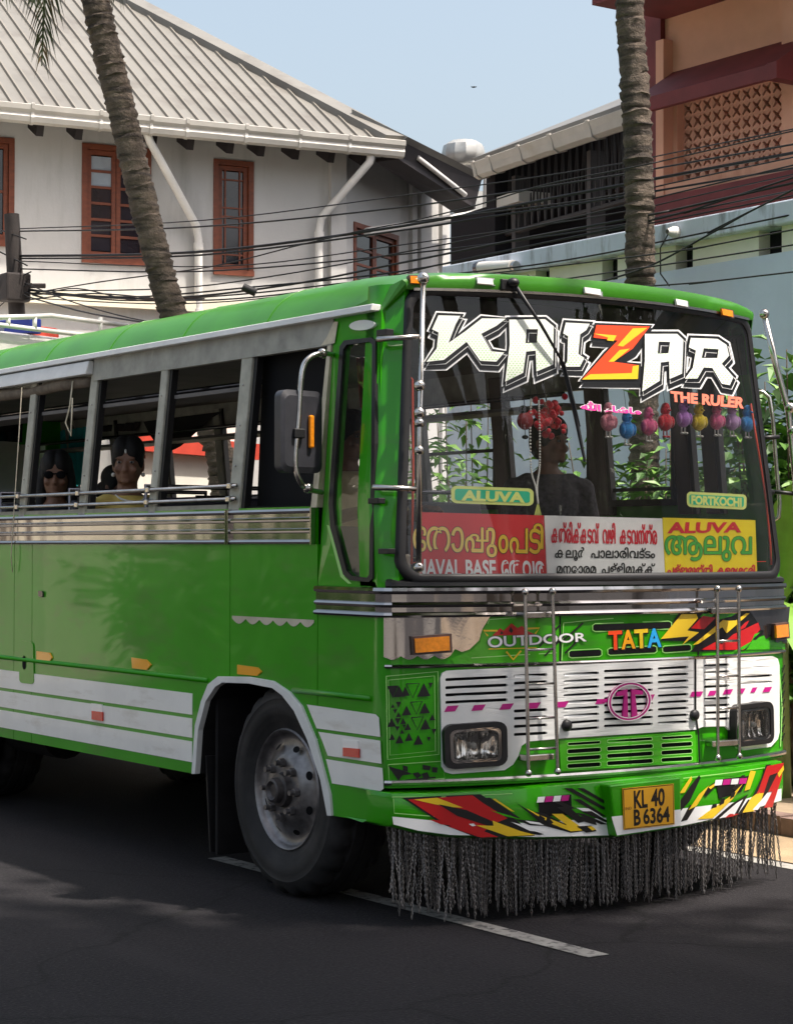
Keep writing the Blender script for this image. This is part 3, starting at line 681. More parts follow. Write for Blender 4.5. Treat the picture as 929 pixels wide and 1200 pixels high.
# ---- utility pole and overhead cables
pb_ = at_depth(22, 400, 20.0); pt_ = at_depth(14, 251, 20.0)
up = thing('utility_pole', 'dark weathered utility pole holding the bundle of overhead cables', 'pole', (pb_.x, pb_.y, 0))
dirp = (pt_-pb_)/(pt_.z-pb_.z)
base = pb_-dirp*pb_.z
MB().tube([base-dirp*.1, pb_, pt_], [.1, .085, .075], 12).build('shaft', M['pole'], up, smooth=True, auto=50)
jc = at_depth(18, 335, 19.9); MB().box(jc-Vector((.13, .1, .16)), jc+Vector((.13, .1, .12))).build('cable_bracket', M['pole'], up, bevel=.02)
MB().tube([jc-RT*.18, jc+RT*.3], .025, 6).build('cross_arm', M['pole'], up)
cables = [  # pixel polylines, (depth at first point, depth at last point), radius
    ([(22,271),(230,266),(470,243),(700,209),(935,168)], 20, 15, .010),
    ([(20,300),(235,295),(470,265),(700,222),(935,178)], 20, 15, .016),
    ([(20,303),(235,299),(470,270),(560,256),(700,235),(935,196)], 20, 15, .011),
    ([(20,315),(235,318),(470,298),(700,268),(935,222)], 20, 15, .009),
    ([(30,340),(150,348),(300,336),(470,318),(640,284),(800,249),(935,206)], 19.9, 14.5, .010),
    ([(30,343),(180,350),(330,335),(470,308),(620,278),(770,250),(935,213)], 19.9, 14.5, .012),
    ([(30,338),(140,352),(280,345),(420,330),(560,318),(690,300),(935,250)], 19.9, 14.8, .009),
    ([(30,345),(120,330),(250,312),(360,285),(470,262),(700,232),(935,183)], 19.9, 14.8, .008),
    ([(30,347),(100,366),(170,378)], 19.9, 17, .010),
    ([(26,330),(80,352),(150,372),(230,386)], 19.9, 17.5, .008),
    ([(640,330),(800,307),(935,286)], 14, 12.5, .007),
    ([(720,338),(830,330),(935,318)], 13.6, 12.5, .007),
    ([(690,334),(760,312),(830,275),(880,247),(935,219)], 14.3, 13, .009),
    ([(470,262),(560,240),(640,216),(760,192),(935,152)], 16, 14, .007),
    ([(24,268),(240,258),(480,228),(700,196),(935,150)], 20, 15.2, .007), ([(30,341),(200,338),(330,322),(470,296),(640,262),(935,192)], 19.9, 14.6, .008), ([(30,349),(210,356),(380,340),(560,300),(760,262),(935,228)], 19.9, 14.5, .007), ([(24,306),(260,312),(470,287),(720,250),(935,203)], 20, 15, .007), ([(560,322),(700,306),(820,290),(935,268)], 15, 13, .007),
    ([(-20,262),(8,272)], 20.3, 20, .009), ([(-20,285),(10,300)], 20.3, 20, .010), ([(-20,345),(12,330)], 20.3, 20, .010), ([(-20,318),(12,336)], 20.3, 20, .009), ([(-20,352),(12,341)], 20.3, 20, .010), ([(-20,378),(15,345)], 20.3, 20, .008),
    ([(-20,330),(40,345),(90,338),(160,352),(240,350)], 20.2, 18.5, .008), ([(30,352),(110,344),(220,352),(330,345),(470,325)], 19.8, 16, .009),
]
def smooth_line(pts, n=6):
    out = []
    for i in range(len(pts)-1):
        p0 = pts[max(0, i-1)]; p1 = pts[i]; p2 = pts[i+1]; p3 = pts[min(len(pts)-1, i+2)]
        for k in range(n):
            t_ = k/n; out.append(.5*((2*p1)+(-p0+p2)*t_+(2*p0-5*p1+4*p2-p3)*t_*t_+(-p0+3*p1-3*p2+p3)*t_**3))
    out.append(pts[-1]); return out
for pts, d0, d1, r_ in cables:
    x0, x1 = pts[0][0], pts[-1][0]; q = []
    for (x, y) in pts:
        t_ = (x-x0)/(x1-x0); inv = (1-t_)/d0+t_/d1; q.append(at_depth(x, y, 1/inv))
    if x1 > 920: q.append(q[-1]+(q[-1]-q[-2]).normalized()*9)
    if x0 < 0: q.insert(0, q[0]+(q[0]-q[1]).normalized()*9)
    tag(MB().tube(smooth_line(q), r_*.78, 6).build('overhead_cable', M['cable'], smooth=True), *(('loose black cable end running off behind the far side of the dark utility pole', 'cable', 'cables beyond the utility pole') if x1 < 20 else
        ('thin black cable strung low in front of the pale blue wall', 'cable', 'cables in front of the blue wall') if x0 > 600 else
        ('drooping black cable falling from the utility pole to the van roof', 'cable', 'cables falling from the pole') if x1 < 300 else
        ('thick black overhead cable strung from the utility pole across the street', 'cable', 'thick overhead cables') if r_ >= .0115 else
        ('thin black overhead cable strung from the utility pole across the street', 'cable', 'thin overhead cables')))
# cable clamp box hanging on the wires
c_ = at_depth(293, 339, 17.2); mb = MB(); mb.tube([c_-RT*.06+UP*.02, c_+RT*.05-UP*.03], .035, 10)
tag(mb.build('cable_clamp', M['cable'], auto=40), 'small black cable clamp hanging on the overhead wires', 'clamp')
# bird
c_ = at_depth(555, 102, 60); mb = MB(); mb.ball(c_, (.03, .06, .025)); mb.add([c_, c_+RT*.09+UP*.03, c_+RT*.06+FW*.1], [(0,1,2)]); mb.add([c_, c_-RT*.09+UP*.03, c_-RT*.06+FW*.1], [(0,1,2)])
tag(mb.build('bird', M['cable']), 'tiny dark bird flying in the open sky', 'bird')
# ================================================================== VEGETATION
rg = random.Random(11)
def trunk_mesh(pts, radii, ring=.075, n=14):
    q = smooth_line([Vector(p_) for p_ in pts], 10); rr_ = []
    tot = len(q); mb = MB(); line = []; rad = []
    # resample with ring scars
    seg = [(q[i+1]-q[i]).length for i in range(tot-1)]; L_ = sum(seg); s = 0; i = 0; acc = 0; k = 0
    steps = int(L_/(ring/3))
    for k in range(steps+1):
        s = L_*k/steps
        while i < tot-2 and acc+seg[i] < s: acc += seg[i]; i += 1
        t_ = (s-acc)/max(seg[i], 1e-6); pt = q[i]+(q[i+1]-q[i])*t_
        f_ = s/L_; fi = f_*(len(radii)-1); j = min(int(fi), len(radii)-2); base_r = radii[j]+(radii[j+1]-radii[j])*(fi-j)
        bump_ = [.0, .008, -.006][(k+(k//17)) % 3]*(.1+1.6*rg.random())
        line.append(pt+Vector((rg.uniform(-.004,.004), rg.uniform(-.004,.004), 0))); rad.append(base_r+bump_)
    mb.tube(line, rad, n)
    mb.v = [(x+rg.gauss(0, .0035), y+rg.gauss(0, .0035), z+rg.gauss(0, .004)) for x, y, z in mb.v]; return mb
def frond_mesh(mb, root, d0, L_, droop, leaf=.55, twist=0., mi=0, hang=.75, n=26):
    d0 = Vector(d0).normalized(); pts = []; p_ = Vector(root); d = d0.copy(); st = L_/14
    for i in range(15):
        pts.append(p_.copy()); d = (d+Vector((0, 0, -droop/14))).normalized(); p_ = p_+d*st
    mb.tube(pts, [.028*(1-i/15)+.004 for i in range(15)], 5, mi)
    for i in range(n):
        f_ = .12+.86*i/n; x = f_*14; j = min(int(x), 13); q = pts[j]+(pts[j+1]-pts[j])*(x-j); t_ = (pts[j+1]-pts[j]).normalized()
        side = t_.cross(Vector((0,0,1)))
        side = side.normalized() if side.length > .05 else Vector((1,0,0))
        ll = leaf*(math.sin(math.pi*min(1, f_*.8+.18))**.6)*rg.uniform(.8, 1.1)
        for s in (-1, 1):
            dd = (side*s*(1-hang*.5)+t_*.55+Vector((0,0,-hang))*rg.uniform(.6, 1.2)).normalized()
            w_ = t_*.016; m_ = q+dd*ll*.5+Vector((0,0,.02)); e = q+dd*ll+Vector((0,0,-.06*hang))
            mb.add([q-w_, q+w_, m_+w_*1.5, m_-w_*1.5, e], [(0,1,2,3),(3,2,4)], mi if rg.random() > .25 else 1)
def palm(label, pts, radii, crown_pt, fronds):
    b = Vector(pts[0]); t = thing('palm_tree', label, 'palm tree', b, 'coconut palms by the road')
    trunk_mesh(pts, radii).build('trunk', M['trunk'], t, smooth=True, auto=60)
    mb = MB()
    for (d, L_, dr, lf, hg) in fronds: frond_mesh(mb, crown_pt, d, L_, dr, lf, hang=hg)
    for k in range(7):
        a = rg.uniform(0, 6.28); mb.ball(Vector(crown_pt)+Vector((math.cos(a)*.28, math.sin(a)*.28, -.3+rg.uniform(-.1,.1))), .11, 8, 6, 1)
    mb.build('crown', [M['frond'], M['frond_dry']], t, fix=False)
    return t
# left palm: leans over the bus roof
dL = 17.5
def lp(x, y): return at_depth(x, y, dL)
pl_base = lp(272, 640); pl_base.z = .1
cr_ = lp(84, -150)
lp_pts = [pl_base, lp(262, 570), lp(246, 500), lp(222, 420), lp(196, 345), lp(170, 245), lp(143, 130), lp(112, 0), cr_]
frs = []
for k in range(15):
    a = 2*math.pi*k/15+.3; frs.append(((math.cos(a), math.sin(a), .75+.5*(k % 3)), 3.4, 1.0, .6, .7))
for d_, L_f, dr_ in ((-RT*.10-FW*.4+UP*.05, 1.75, 3.4), (-RT*.22+FW*.45+UP*.05, 1.9, 3.4), (-RT*.17-FW*.35+UP*.1, 1.85, 3.2), (-RT*.3-FW*.3+UP*.1, 1.8, 3.4), (RT*.16+FW*.3+UP*.1, 1.3, 3.4)): frs.append((d_, L_f, dr_, .5, .95))
palm('leaning coconut palm with dark ringed trunk crossing the white house wall', lp_pts, [.16, .128, .12, .12, .12, .122, .125, .12, .11], cr_, frs)
dR = 15.4
def rp_(x, y): return at_depth(x, y, dR)
pr_base = rp_(757, 700); pr_base.z = .1
frs = [((math.cos(2*math.pi*k/16), math.sin(2*math.pi*k/16), .7+.4*(k % 3)), 3.6, 1.4, .7, .75) for k in range(16)]
cr2 = rp_(722, -520)
palm('straight coconut palm with pale grey ringed trunk in front of the blue wall', [pr_base, rp_(755, 560), rp_(753, 440), rp_(750, 340), rp_(749, 230), rp_(744, 110), rp_(737, 0), rp_(730, -230), cr2], [.15, .118, .114, .112, .11, .108, .104, .1, .09], cr2, frs)

def leaf_quad(mb, q, d, up_, L_, wd, mi, fold=.25):
    d = d.normalized(); s = d.cross(up_); s = s.normalized() if s.length > .01 else Vector((1,0,0)); n_ = s.cross(d)
    a = q+d*L_*.45+s*wd*.5+n_*wd*fold; b = q+d*L_*.45-s*wd*.5+n_*wd*fold; c = q+d*L_*.45; e = q+d*L_-n_*L_*.12
    mb.add([q, a, c, b, e], [(0,1,2),(0,2,3),(1,4,2),(2,4,3)], mi)
def shrub(label, base, h, r, nst, leaf=(.16, .055), group='garden shrubs by the wall', dens=34, spread=.5, mats=('leaf_a', 'leaf_b', 'leaf_c'), name='garden_shrub', cat='shrub'):
    t = thing(name, label, cat, base, group); st = MB(); lf = MB(); base = Vector(base)
    for k in range(nst):
        a = rg.uniform(0, 6.28); rr_ = r*math.sqrt(rg.random()); tip = base+Vector((math.cos(a)*rr_, math.sin(a)*rr_, h*rg.uniform(.55, 1.0)))
        mid = base+(tip-base)*.5+Vector((math.cos(a), math.sin(a), 0))*r*.15; pts = smooth_line([base+Vector((rg.uniform(-.1,.1), rg.uniform(-.1,.1), -.02)), mid, tip], 5)
        st.tube(pts, [.009*(1-i/len(pts))+.003 for i in range(len(pts))], 5)
        for i in range(dens):
            f_ = rg.uniform(.3, 1.0); x = f_*(len(pts)-1); j = min(int(x), len(pts)-2); q = pts[j]+(pts[j+1]-pts[j])*(x-j)
            b_ = rg.uniform(0, 6.28); el = rg.uniform(-.5, .7); d = Vector((math.cos(b_)*math.cos(el), math.sin(b_)*math.cos(el), math.sin(el)))
            off = d*rg.uniform(0, spread*r*.5); L_ = leaf[0]*rg.uniform(.7, 1.25)
            leaf_quad(lf, q+off, d+Vector((0,0,-.25)), Vector((rg.uniform(-.4,.4), rg.uniform(-.4,.4), 1)), L_, leaf[1]*rg.uniform(.8, 1.2), rg.choice((0, 0, 1, 2)))
    st.build('stem', M['bark'], t, smooth=True); lf.build('foliage', [M[k] for k in mats], t, fix=False); return t
shrub('dense leafy shrub seen through the windscreen above the yellow route board', (4.75, 3.5, .1), 2.55, .85, 24, leaf=(.17, .06), dens=120, spread=.9)
shrub('tall green shrub against the blue wall beside the front corner of the bus', (4.7, 2.05, .1), 2.85, .65, 24, leaf=(.2, .08), dens=110, spread=.9)
shrub('bright small leaved shrub behind the bus front corner mirror', (5.2, 1.7, .1), 2.95, .5, 14, leaf=(.22, .09), mats=('leaf_b', 'leaf_b', 'leaf_a'), dens=90, spread=.9)
shrub('sparse slender shrub seen through the windscreen above the red route board', (4.5, 5.55, .1), 2.75, .6, 20, leaf=(.17, .06), dens=60, spread=.9, mats=('leaf_b', 'leaf_b', 'leaf_a'))
shrub('low bushy shrub at the foot of the blue wall near the straight palm', (4.6, 4.5, .1), 1.9, .6, 14, dens=80, spread=.9)
# banana leaves
def banana(label, base, leaves):
    t = thing('banana_plant', label, 'plant', base, 'banana plants by the wall'); base = Vector(base); st = MB(); st.tube([base, base+Vector((0,0,.7)), base+Vector((.02,0,1.2))], [.07, .055, .035], 10)
    st.build('stem', mat('banana_stem', (.2, .26, .08), .5, noise=(8, .3)), t, smooth=True)
    for (d, L_, wd, dr) in leaves:
        d = Vector(d).normalized(); p_ = base+Vector((0,0,1.05)); pts = []; dd = d.copy()
        for i in range(15):
            pts.append(p_.copy()); dd = (dd+Vector((0,0,-dr/14))).normalized(); p_ = p_+dd*L_/14
        rows = []
        for i, q in enumerate(pts):
            f_ = i/14; wv = wd*max(.02, math.sin(math.pi*min(1, max(0, (f_-.14)/.86)))**.6)*.5 if f_ > .14 else .012
            tt = (pts[min(14, i+1)]-pts[max(0, i-1)]).normalized(); s = tt.cross(Vector((0,0,1))); s = s.normalized() if s.length > .05 else RT; n_ = s.cross(tt)
            rows.append([q-s*wv+n_*wv*.45, q-s*wv*.5+n_*wv*.2, q, q+s*wv*.5+n_*wv*.2, q+s*wv+n_*wv*.45])
        MB().grid(rows).build('leaf', M['banana'], t, smooth=True)
    return t
banana('young banana plant with broad pale leaves beside the bus front corner', (4.15, 1.72, .1), [((-.2,-.35,1), 1.35, .34, 1.3), ((.5,.2,1), 1.6, .34, 1.5), ((-.45,-.6,.7), 1.2, .32, 1.9), ((.3,-.7,.8), 1.4, .34, 1.8), ((.2,.9,.9), 1.5, .34, 1.6), ((-.5,.4,.9), 1.3, .32, 1.7), ((.7,-.3,.6), 1.4, .33, 2.0)])
banana('banana plant with one upright leaf seen through the windscreen left pane', (4.2, 5.75, .1), [((.1,.12,1), 1.05, .26, .3), ((.8,-.5,.8), 1.0, .3, 1.2), ((.6,.7,.8), 1.0, .3, 1.2)])

# unseen trees; the first two have crowns shaped to shade the foreground road
def big_tree(label, base, h, cr, nleaf, group, leaf=(.34, .2), lim=7):
    base = Vector(base); t = thing('unseen_tree', label, 'tree', base, group); tr = MB(); lf = MB(); cc = base+Vector((cr[3], cr[4], h))
    fork = base+Vector((0, 0, h*.45)); tr.tube(smooth_line([base-Vector((0,0,.1)), base+Vector((.1, .05, h*.25)), fork], 6), [.42-.012*i for i in range(13)], 12)
    cl = []
    for k in range(lim):
        a = 2*math.pi*k/lim+rg.uniform(-.3,.3); e = cc+Vector((math.cos(a)*cr[0]*.7, math.sin(a)*cr[1]*.7, rg.uniform(-.3,.5)*cr[2]))
        mid = fork+(e-fork)*.5+Vector((0,0,.5)); pts = smooth_line([fork, mid, e], 6); tr.tube(pts, [.2*(1-i/len(pts))+.03 for i in range(len(pts))], 7)
    for k in range(60):
        a = rg.uniform(0, 6.28); q = math.sqrt(rg.random()); cl.append(cc+Vector((math.cos(a)*cr[0]*q, math.sin(a)*cr[1]*q, rg.uniform(-1, 1)*cr[2]*(1-q*q*.6))))
    for i in range(nleaf):
        c = rg.choice(cl); q = c+Vector((rg.gauss(0,.55), rg.gauss(0,.55), rg.gauss(0,.32)))
        d = Vector((rg.uniform(-1,1), rg.uniform(-1,1), rg.uniform(-.6,.4))); leaf_quad(lf, q, d, Vector((0,0,1)), leaf[0]*rg.uniform(.7,1.3), leaf[1]*rg.uniform(.7,1.3), rg.choice((0, 0, 1, 2)))
    tr.build('trunk', M['bark'], t, smooth=True); lf.build('crown', [M['leaf_a'], M['leaf_b'], M['leaf_c']], t, fix=False); return t
big_tree('large unseen tree added to shade the near side of the road', (3.2, -9.5, 0), 8.5, (6.8, 3.9, 1.0, -4.0, 1.8), 22000, 'shade trees')
big_tree('slender unseen tree added to shade the near lane', (-2.6, -8.8, 0), 8.5, (2.4, 1.8, .8, 1.3, 4.9), 9000, 'shade trees', lim=5)  # second crown, added to shade the sunlit road patch at left
big_tree('broad unseen tree added as a dark reflection in the bus side', (-6.4, 10.5, 0), 4.2, (1.2, 1.3, 1.3, 0, 0), 2200, 'shade trees')  # added for its dark silhouette mirrored in the side paint
for (x_, y_, h_) in ((-5.6, 8.6, 1.9), (-5.3, 10.4, 2.3), (-5.8, 12.2, 1.7)):
    shrub('dense dark unseen shrub added for reflections in the bus side', (x_, y_, 0), h_, .95, 26, leaf=(.2, .1), dens=90, spread=1.0, mats=('leaf_c', 'leaf_a', 'leaf_c'), group='hedge shrubs on the near side', name='mirrored_shrub')  # unseen shrubs added to darken the reflection in the side panels
for lb_, q_, h_, c_r in (('tall unseen tree added ahead of the bus for windscreen reflections', (14, -15, 0), 6.5, (3.6, 3.6, 2.4, 0, 0)), ('round unseen tree added ahead of the bus for windscreen reflections', (20, -20, 0), 8.0, (4.2, 4.2, 3.0, 0, 0)), ('spreading unseen tree added ahead of the bus for windscreen reflections', (12, -23, 0), 7.0, (4.0, 4.0, 2.2, 0, 0)), ('wide unseen tree added ahead of the bus for windscreen reflections', (25, -13, 0), 6.5, (4.0, 4.0, 2.6, 0, 0))):
    big_tree(lb_, q_, h_, c_r, 3500, 'unseen trees ahead of the bus', leaf=(.6, .34))  # unseen trees added so the windscreen mirrors foliage with gaps of sky
# houses on the near side, mirrored in the bus paint and chrome
def near_house(label, lo, hi, wm, roofm):
    t = thing('roadside_house', label, 'house', ((lo[0]+hi[0])/2, (lo[1]+hi[1])/2, 0), 'houses on the near side'); z1 = hi[2]
    MB().box((lo[0], lo[1], 0), (hi[0], hi[1], z1)).build('wall', wm, t)
    cx, cy = (lo[0]+hi[0])/2, (lo[1]+hi[1])/2; e = .6
    v = [(lo[0]-e,lo[1]-e,z1),(hi[0]+e,lo[1]-e,z1),(hi[0]+e,hi[1]+e,z1),(lo[0]-e,hi[1]+e,z1),(cx,lo[1]+1.5,z1+2.2),(cx,hi[1]-1.5,z1+2.2)]
    MB().add(v, [(0,1,4),(1,2,5,4),(2,3,5),(3,0,4,5),(3,2,1,0)]).build('roof', roofm, t)
    yy = lo[1]+1.2
    while yy < hi[1]-1.5:
        for zz in (1.0, 4.0):
            if zz+1.5 < z1:
                w_ = MB().box((hi[0]+.001, yy, zz), (hi[0]+.06, yy+1.1, zz+1.4)).build('window', M['timber_brown'], t)
                MB().box((hi[0]+.061, yy+.1, zz+.1), (hi[0]+.07, yy+1.0, zz+1.3)).build('pane', M['pane_dark'], w_)
        yy += 2.6
    return t
near_house('pale plaster house with tiled roof across the road', (-14, 15, 0), (-5.2, 26, 5.8), M['plaster_cream'], mat('roof_tile', (.25, .08, .04), .8, noise=(4, .3)))
near_house('white house with tiled roof further along the near side', (-20, -26, 0), (-12, -14, 6.2), M['plaster_white'], mat('roof_tile_b', (.2, .07, .04), .8, noise=(4, .3)))
# ================================================================== THE BUS
bus = thing('passenger_bus', 'bright green passenger bus with white stripes, painted front and chain fringe', 'bus', (W/2, 4, 0))
L_BUS = 8.3
def drape(pxs, surf, off, holes=(), step=14):
    loops = [[Vector((x, y, 0)) for x, y in l] for l in [pxs]+list(holes)]
    tri = tessellate_polygon(loops); flat = [q for l in loops for q in l]
    bm = bmesh.new(); vs = [bm.verts.new(q) for q in flat]
    for t_ in tri:
        try: bm.faces.new([vs[i] for i in t_])
        except ValueError: pass
    for _ in range(6):
        es = [e for e in bm.edges if e.calc_length() > step]
        if not es: break
        bmesh.ops.subdivide_edges(bm, edges=es, cuts=1); bmesh.ops.triangulate(bm, faces=bm.faces)
    mb = MB(); bm.verts.index_update()
    mb.add([surf(v.co.x, v.co.y, off) for v in bm.verts], [tuple(v.index for v in f.verts) for f in bm.faces]); bm.free()
    # face the viewer's side
    if mb.f:
        n = Vector((0, 0, 0))
        for f in mb.f:
            a, b, c = (Vector(mb.v[i]) for i in f[:3]); n += (b-a).cross(c-a)
        if n.dot(CAM-Vector(mb.v[0])) < 0: mb.f = [tuple(reversed(f)) for f in mb.f]
    return mb
def decal(name, pxs, m, parent, surf=pf, off=.004, holes=(), th=0, step=14):
    o = drape(pxs, surf, off, holes, step).build(name, M[m], parent, fix=False)
    if th:
        s = o.modifiers.new('solid', 'SOLIDIFY'); s.thickness = th; s.offset = -1
    return o
def rrq(q, r=.2, n=4, asp=1.0):
    """rounded rectangle inside a pixel quad tl,tr,br,bl; r is the corner radius as a part of the height"""
    rx, ry = r/asp, r; pts = []
    for cx, cy, a0 in ((rx, ry, 180), (1-rx, ry, 270), (1-rx, 1-ry, 0), (rx, 1-ry, 90)):
        for k in range(n+1):
            a = R(a0+90*k/n); pts.append((cx+rx*math.cos(a), cy+ry*math.sin(a)))
    return [bil(q, u, v) for u, v in pts]
def bil(q, u, v):
    (x0,y0),(x1,y1),(x2,y2),(x3,y3) = q
    return ((x0*(1-u)+x1*u)*(1-v)+(x3*(1-u)+x2*u)*v, (y0*(1-u)+y1*u)*(1-v)+(y3*(1-u)+y2*u)*v)
_tc = {}
def text_data(s, offset=0., shear=0.):
    k = (s, offset, shear)
    if k not in _tc:
        c = bpy.data.curves.new('t', 'FONT'); c.body = s; c.offset = offset; c.shear = shear; c.resolution_u = 4
        o = bpy.data.objects.new('t', c); COL.objects.link(o); dg = bpy.context.evaluated_depsgraph_get()
        me = bpy.data.meshes.new_from_object(o.evaluated_get(dg)); _tc[k] = ([v.co.xy.copy() for v in me.vertices], [tuple(p_.vertices) for p_ in me.polygons])
        bpy.data.objects.remove(o); bpy.data.curves.remove(c); bpy.data.meshes.remove(me)
    return _tc[k]
def text(s, quad, m, parent, surf=pf, off=.006, name='lettering', grow=0., shear=0., boxes=None):
    """flat lettering fitted into a pixel quad (tl,tr,br,bl)"""
    v0, _ = text_data(s, 0., shear); x0, x1 = min(v.x for v in v0), max(v.x for v in v0); y0, y1 = min(v.y for v in v0), max(v.y for v in v0)
    if boxes: y0, y1 = boxes
    v, f = text_data(s, grow, shear)
    mb = MB(); mb.add([surf(*bil(quad, (q.x-x0)/(x1-x0), 1-(q.y-y0)/(y1-y0)), off) for q in v], f)
    return mb.build(name, M[m], parent, fix=False)

# ---------------- side panels
def side_panel(name, pts, m, parent=bus, holes=(), off=0., th=.02, mirror=False):
    f = [SPt(y, z, off) for y, z in pts]; b = [q+Vector((th, 0, 0)) for q in f]
    hf = [[SPt(y, z, off) for y, z in h] for h in holes]; hb = [[q+Vector((th, 0, 0)) for q in h] for h in hf]
    if mirror:
        fl = lambda l: [Vector((W-q.x, q.y, q.z)) for q in l]
        f, b, hf, hb = fl(f), fl(b), [fl(h) for h in hf], [fl(h) for h in hb]
    return MB().prism(f, b, hf, hb).build(name, M[m], parent)
ARCH_O = [(227,907),(231,850),(238,822),(246,802),(257.6,792.6),(294,793),(322,798),(341.6,811),(355.6,827.6),(372,867),(389,931),(391,956)]
ARCH_I = [(231.5,907),(235,855.6),(243.6,822),(255,805),(263,800),(294,801),(322,806.6),(333,815),(347,833),(362.6,867),(378,914),(386,956)]
def yz(x, y): q = ps(x, y); return (q.y, q.z)
AO = [yz(*q) for q in ARCH_O]; AI = [yz(*q) for q in ARCH_I]
zbot_f, zbot_r = .445, .505
# panel behind the front corner (A), under the driver's window (B), passenger side (C, D)
def seg_at(Y):
    for i in range(len(AO)-1):
        a, b = AO[i], AO[i+1]
        if (a[0]-Y)*(b[0]-Y) <= 0 and a[0] != b[0]: return a[1]+(b[1]-a[1])*(Y-a[0])/(b[0]-a[0])
left_arch = [q for q in AO if q[0] > 1.345]; mid_arch = [q for q in AO if .542 < q[0] <= 1.345]; right_arch = [q for q in AO if q[0] <= .542]
yA, yB = .542, 1.345
side_panel('corner_panel', [(.10, zbot_f), (AO[-1][0], AO[-1][1])]+list(reversed(right_arch))[1:]+[(yA-.003, seg_at(yA)), (yA-.003, 1.36), (.10, 1.36)], 'paint_green')
side_panel('door_panel', [(yA+.003, seg_at(yA))]+list(reversed(mid_arch))+[(yB-.003, seg_at(yB)), (yB-.003, 1.665), (yA+.003, 1.665)], 'paint_green')
side_panel('side_panel', [(yB+.003, seg_at(yB))]+list(reversed(left_arch))+[(AO[0][0], zbot_r), (3.662, zbot_r), (3.662, 1.665), (yB+.003, 1.665)], 'paint_green')
side_panel('side_panel', [(3.668, zbot_r), (3.917, zbot_r), (3.917, 1.665), (3.668, 1.665)], 'paint_green', th=.018)
side_panel('side_panel', [(3.923, zbot_r), (L_BUS, zbot_r), (L_BUS, 1.665), (3.923, 1.665)], 'paint_green',
           holes=[[(4.7, zbot_r+.001), (4.75, .8), (4.95, .98), (5.3, 1.04), (5.65, .98), (5.85, .8), (5.9, zbot_r+.001)]])
MB().box((.022, .1, .5), (.03, L_BUS, 1.66)).build('inner_lining', M['interior'], bus) if False else None
# fold line along the skirt
for (y0, y1, m_) in ((AO[3][0]+.02, L_BUS, 0), (.1, AO[7][0]-.02, 0)):
    MB().tube([SPt(y, .985, .002) for y in (y0, y1)], .013, 8).build('rub_rail', M['paint_green'], bus, smooth=True)
arch = MB()
f = [SPt(*q, .014) for q in AO]+[SPt(*q, .014) for q in reversed(AI)]
arch.prism(f, [q+Vector((.03, 0, 0)) for q in f]); arch.build('wheel_arch_trim', M['white_trim'], bus, bevel=.003)
lin = MB(); lin.grid([[Vector((.016, y, z)) for y, z in AI], [Vector((.75, y, z)) for y, z in AI]]); lin.build('wheel_housing', M['under'], bus)
lin = MB(); lin.sheet([Vector((.75, y, z)) for y, z in AI]); lin.build('wheel_housing', M['under'], bus)
# white stripes (pixel outlines)
def arch_x(y, left):
    pts = ARCH_O
    cand = []
    for i in range(len(pts)-1):
        (xa, ya), (xb, yb) = pts[i], pts[i+1]
        if (ya-y)*(yb-y) <= 0 and ya != yb: cand.append(xa+(xb-xa)*(y-ya)/(yb-ya))
    return min(cand) if left else max(cand)
def stripe_left(zt, zb):
    a, b = SPt(L_BUS-.02, zt), SPt(L_BUS-.02, zb)
    yl = lambda z: max([AO[0][0]]+[AO[i][0]+(AO[i+1][0]-AO[i][0])*(z-AO[i][1])/(AO[i+1][1]-AO[i][1]) for i in range(4) if (AO[i][1]-z)*(AO[i+1][1]-z) <= 0])+.012
    side_panel('white_stripe', [(yl(zb), zb), (L_BUS-.02, zb), (L_BUS-.02, zt), (yl(zt), zt)], 'paint_white', off=.003, th=.0028)
zs = {}
for nm, pl_, pr_ in (('a', (0,786), (236,812)), ('b', (0,808), (231,835)), ('c', (0,812), (231,839)), ('d', (0,829.5), (228,863)), ('e', (0,833.5), (228,867)), ('f', (0,854), (226,890.7))):
    zs[nm] = (ps(*pl_).z+ps(*pr_).z)/2
stripe_left(zs['a'], zs['b']); stripe_left(zs['c'], zs['d']); stripe_left(zs['e'], zs['f'])
for q in ([(359.5,825.5),(440,837),(444,841),(445.5,863.5),(371,853.5)], [(373,857.5),(445.5,868),(447,895),(384,885.5),(377.5,868)], [(382,889.5),(448,900),(449.5,924),(446,927),(389,918)]):
    o = drape(q, ps, .003).build('white_stripe', M['paint_white'], bus, fix=False)
# reflectors
for q in ([(43,763),(58,765),(61,771),(57,777),(43,775)], [(154,770.5),(171,773),(177,779),(172,785),(155,783)], [(278,779),(301,782),(306,787),(301,792),(278,790)]):
    decal('amber_reflector', q, 'amber_reflector', bus, ps, .008, th=.008)
for (x, y) in ((107, 824), (401, 867)):
    s = 1 if x < 200 else 1.45
    decal('reflector_holder', [(x,y),(x+12.5*s,y+1.5),(x+13*s,y+20),(x,y+19)], 'clear_lens', bus, ps, .008, th=.006)
    decal('red_reflector', [(x+.5,y+9),(x+13*s,y+10.5),(x+13*s,y+21),(x+.5,y+19)], 'red_reflector', bus, ps, .014, th=.008)
# door pillar handle plate
decal('latch_plate', rrq([(22,750),(39,753),(40,802),(23,800)], .08, asp=.4), 'paint_green', bus, ps, .006, th=.006)
decal('latch_hole', rrq([(26.5,768),(30.5,768.5),(30.5,785),(26.5,784.5)], .25, asp=.35), 'black', bus, ps, .0085)
decal('hinge', rrq([(45,692),(50,693),(50,700),(45,699)], .2), 'chrome_dark', bus, ps, .012, th=.01)
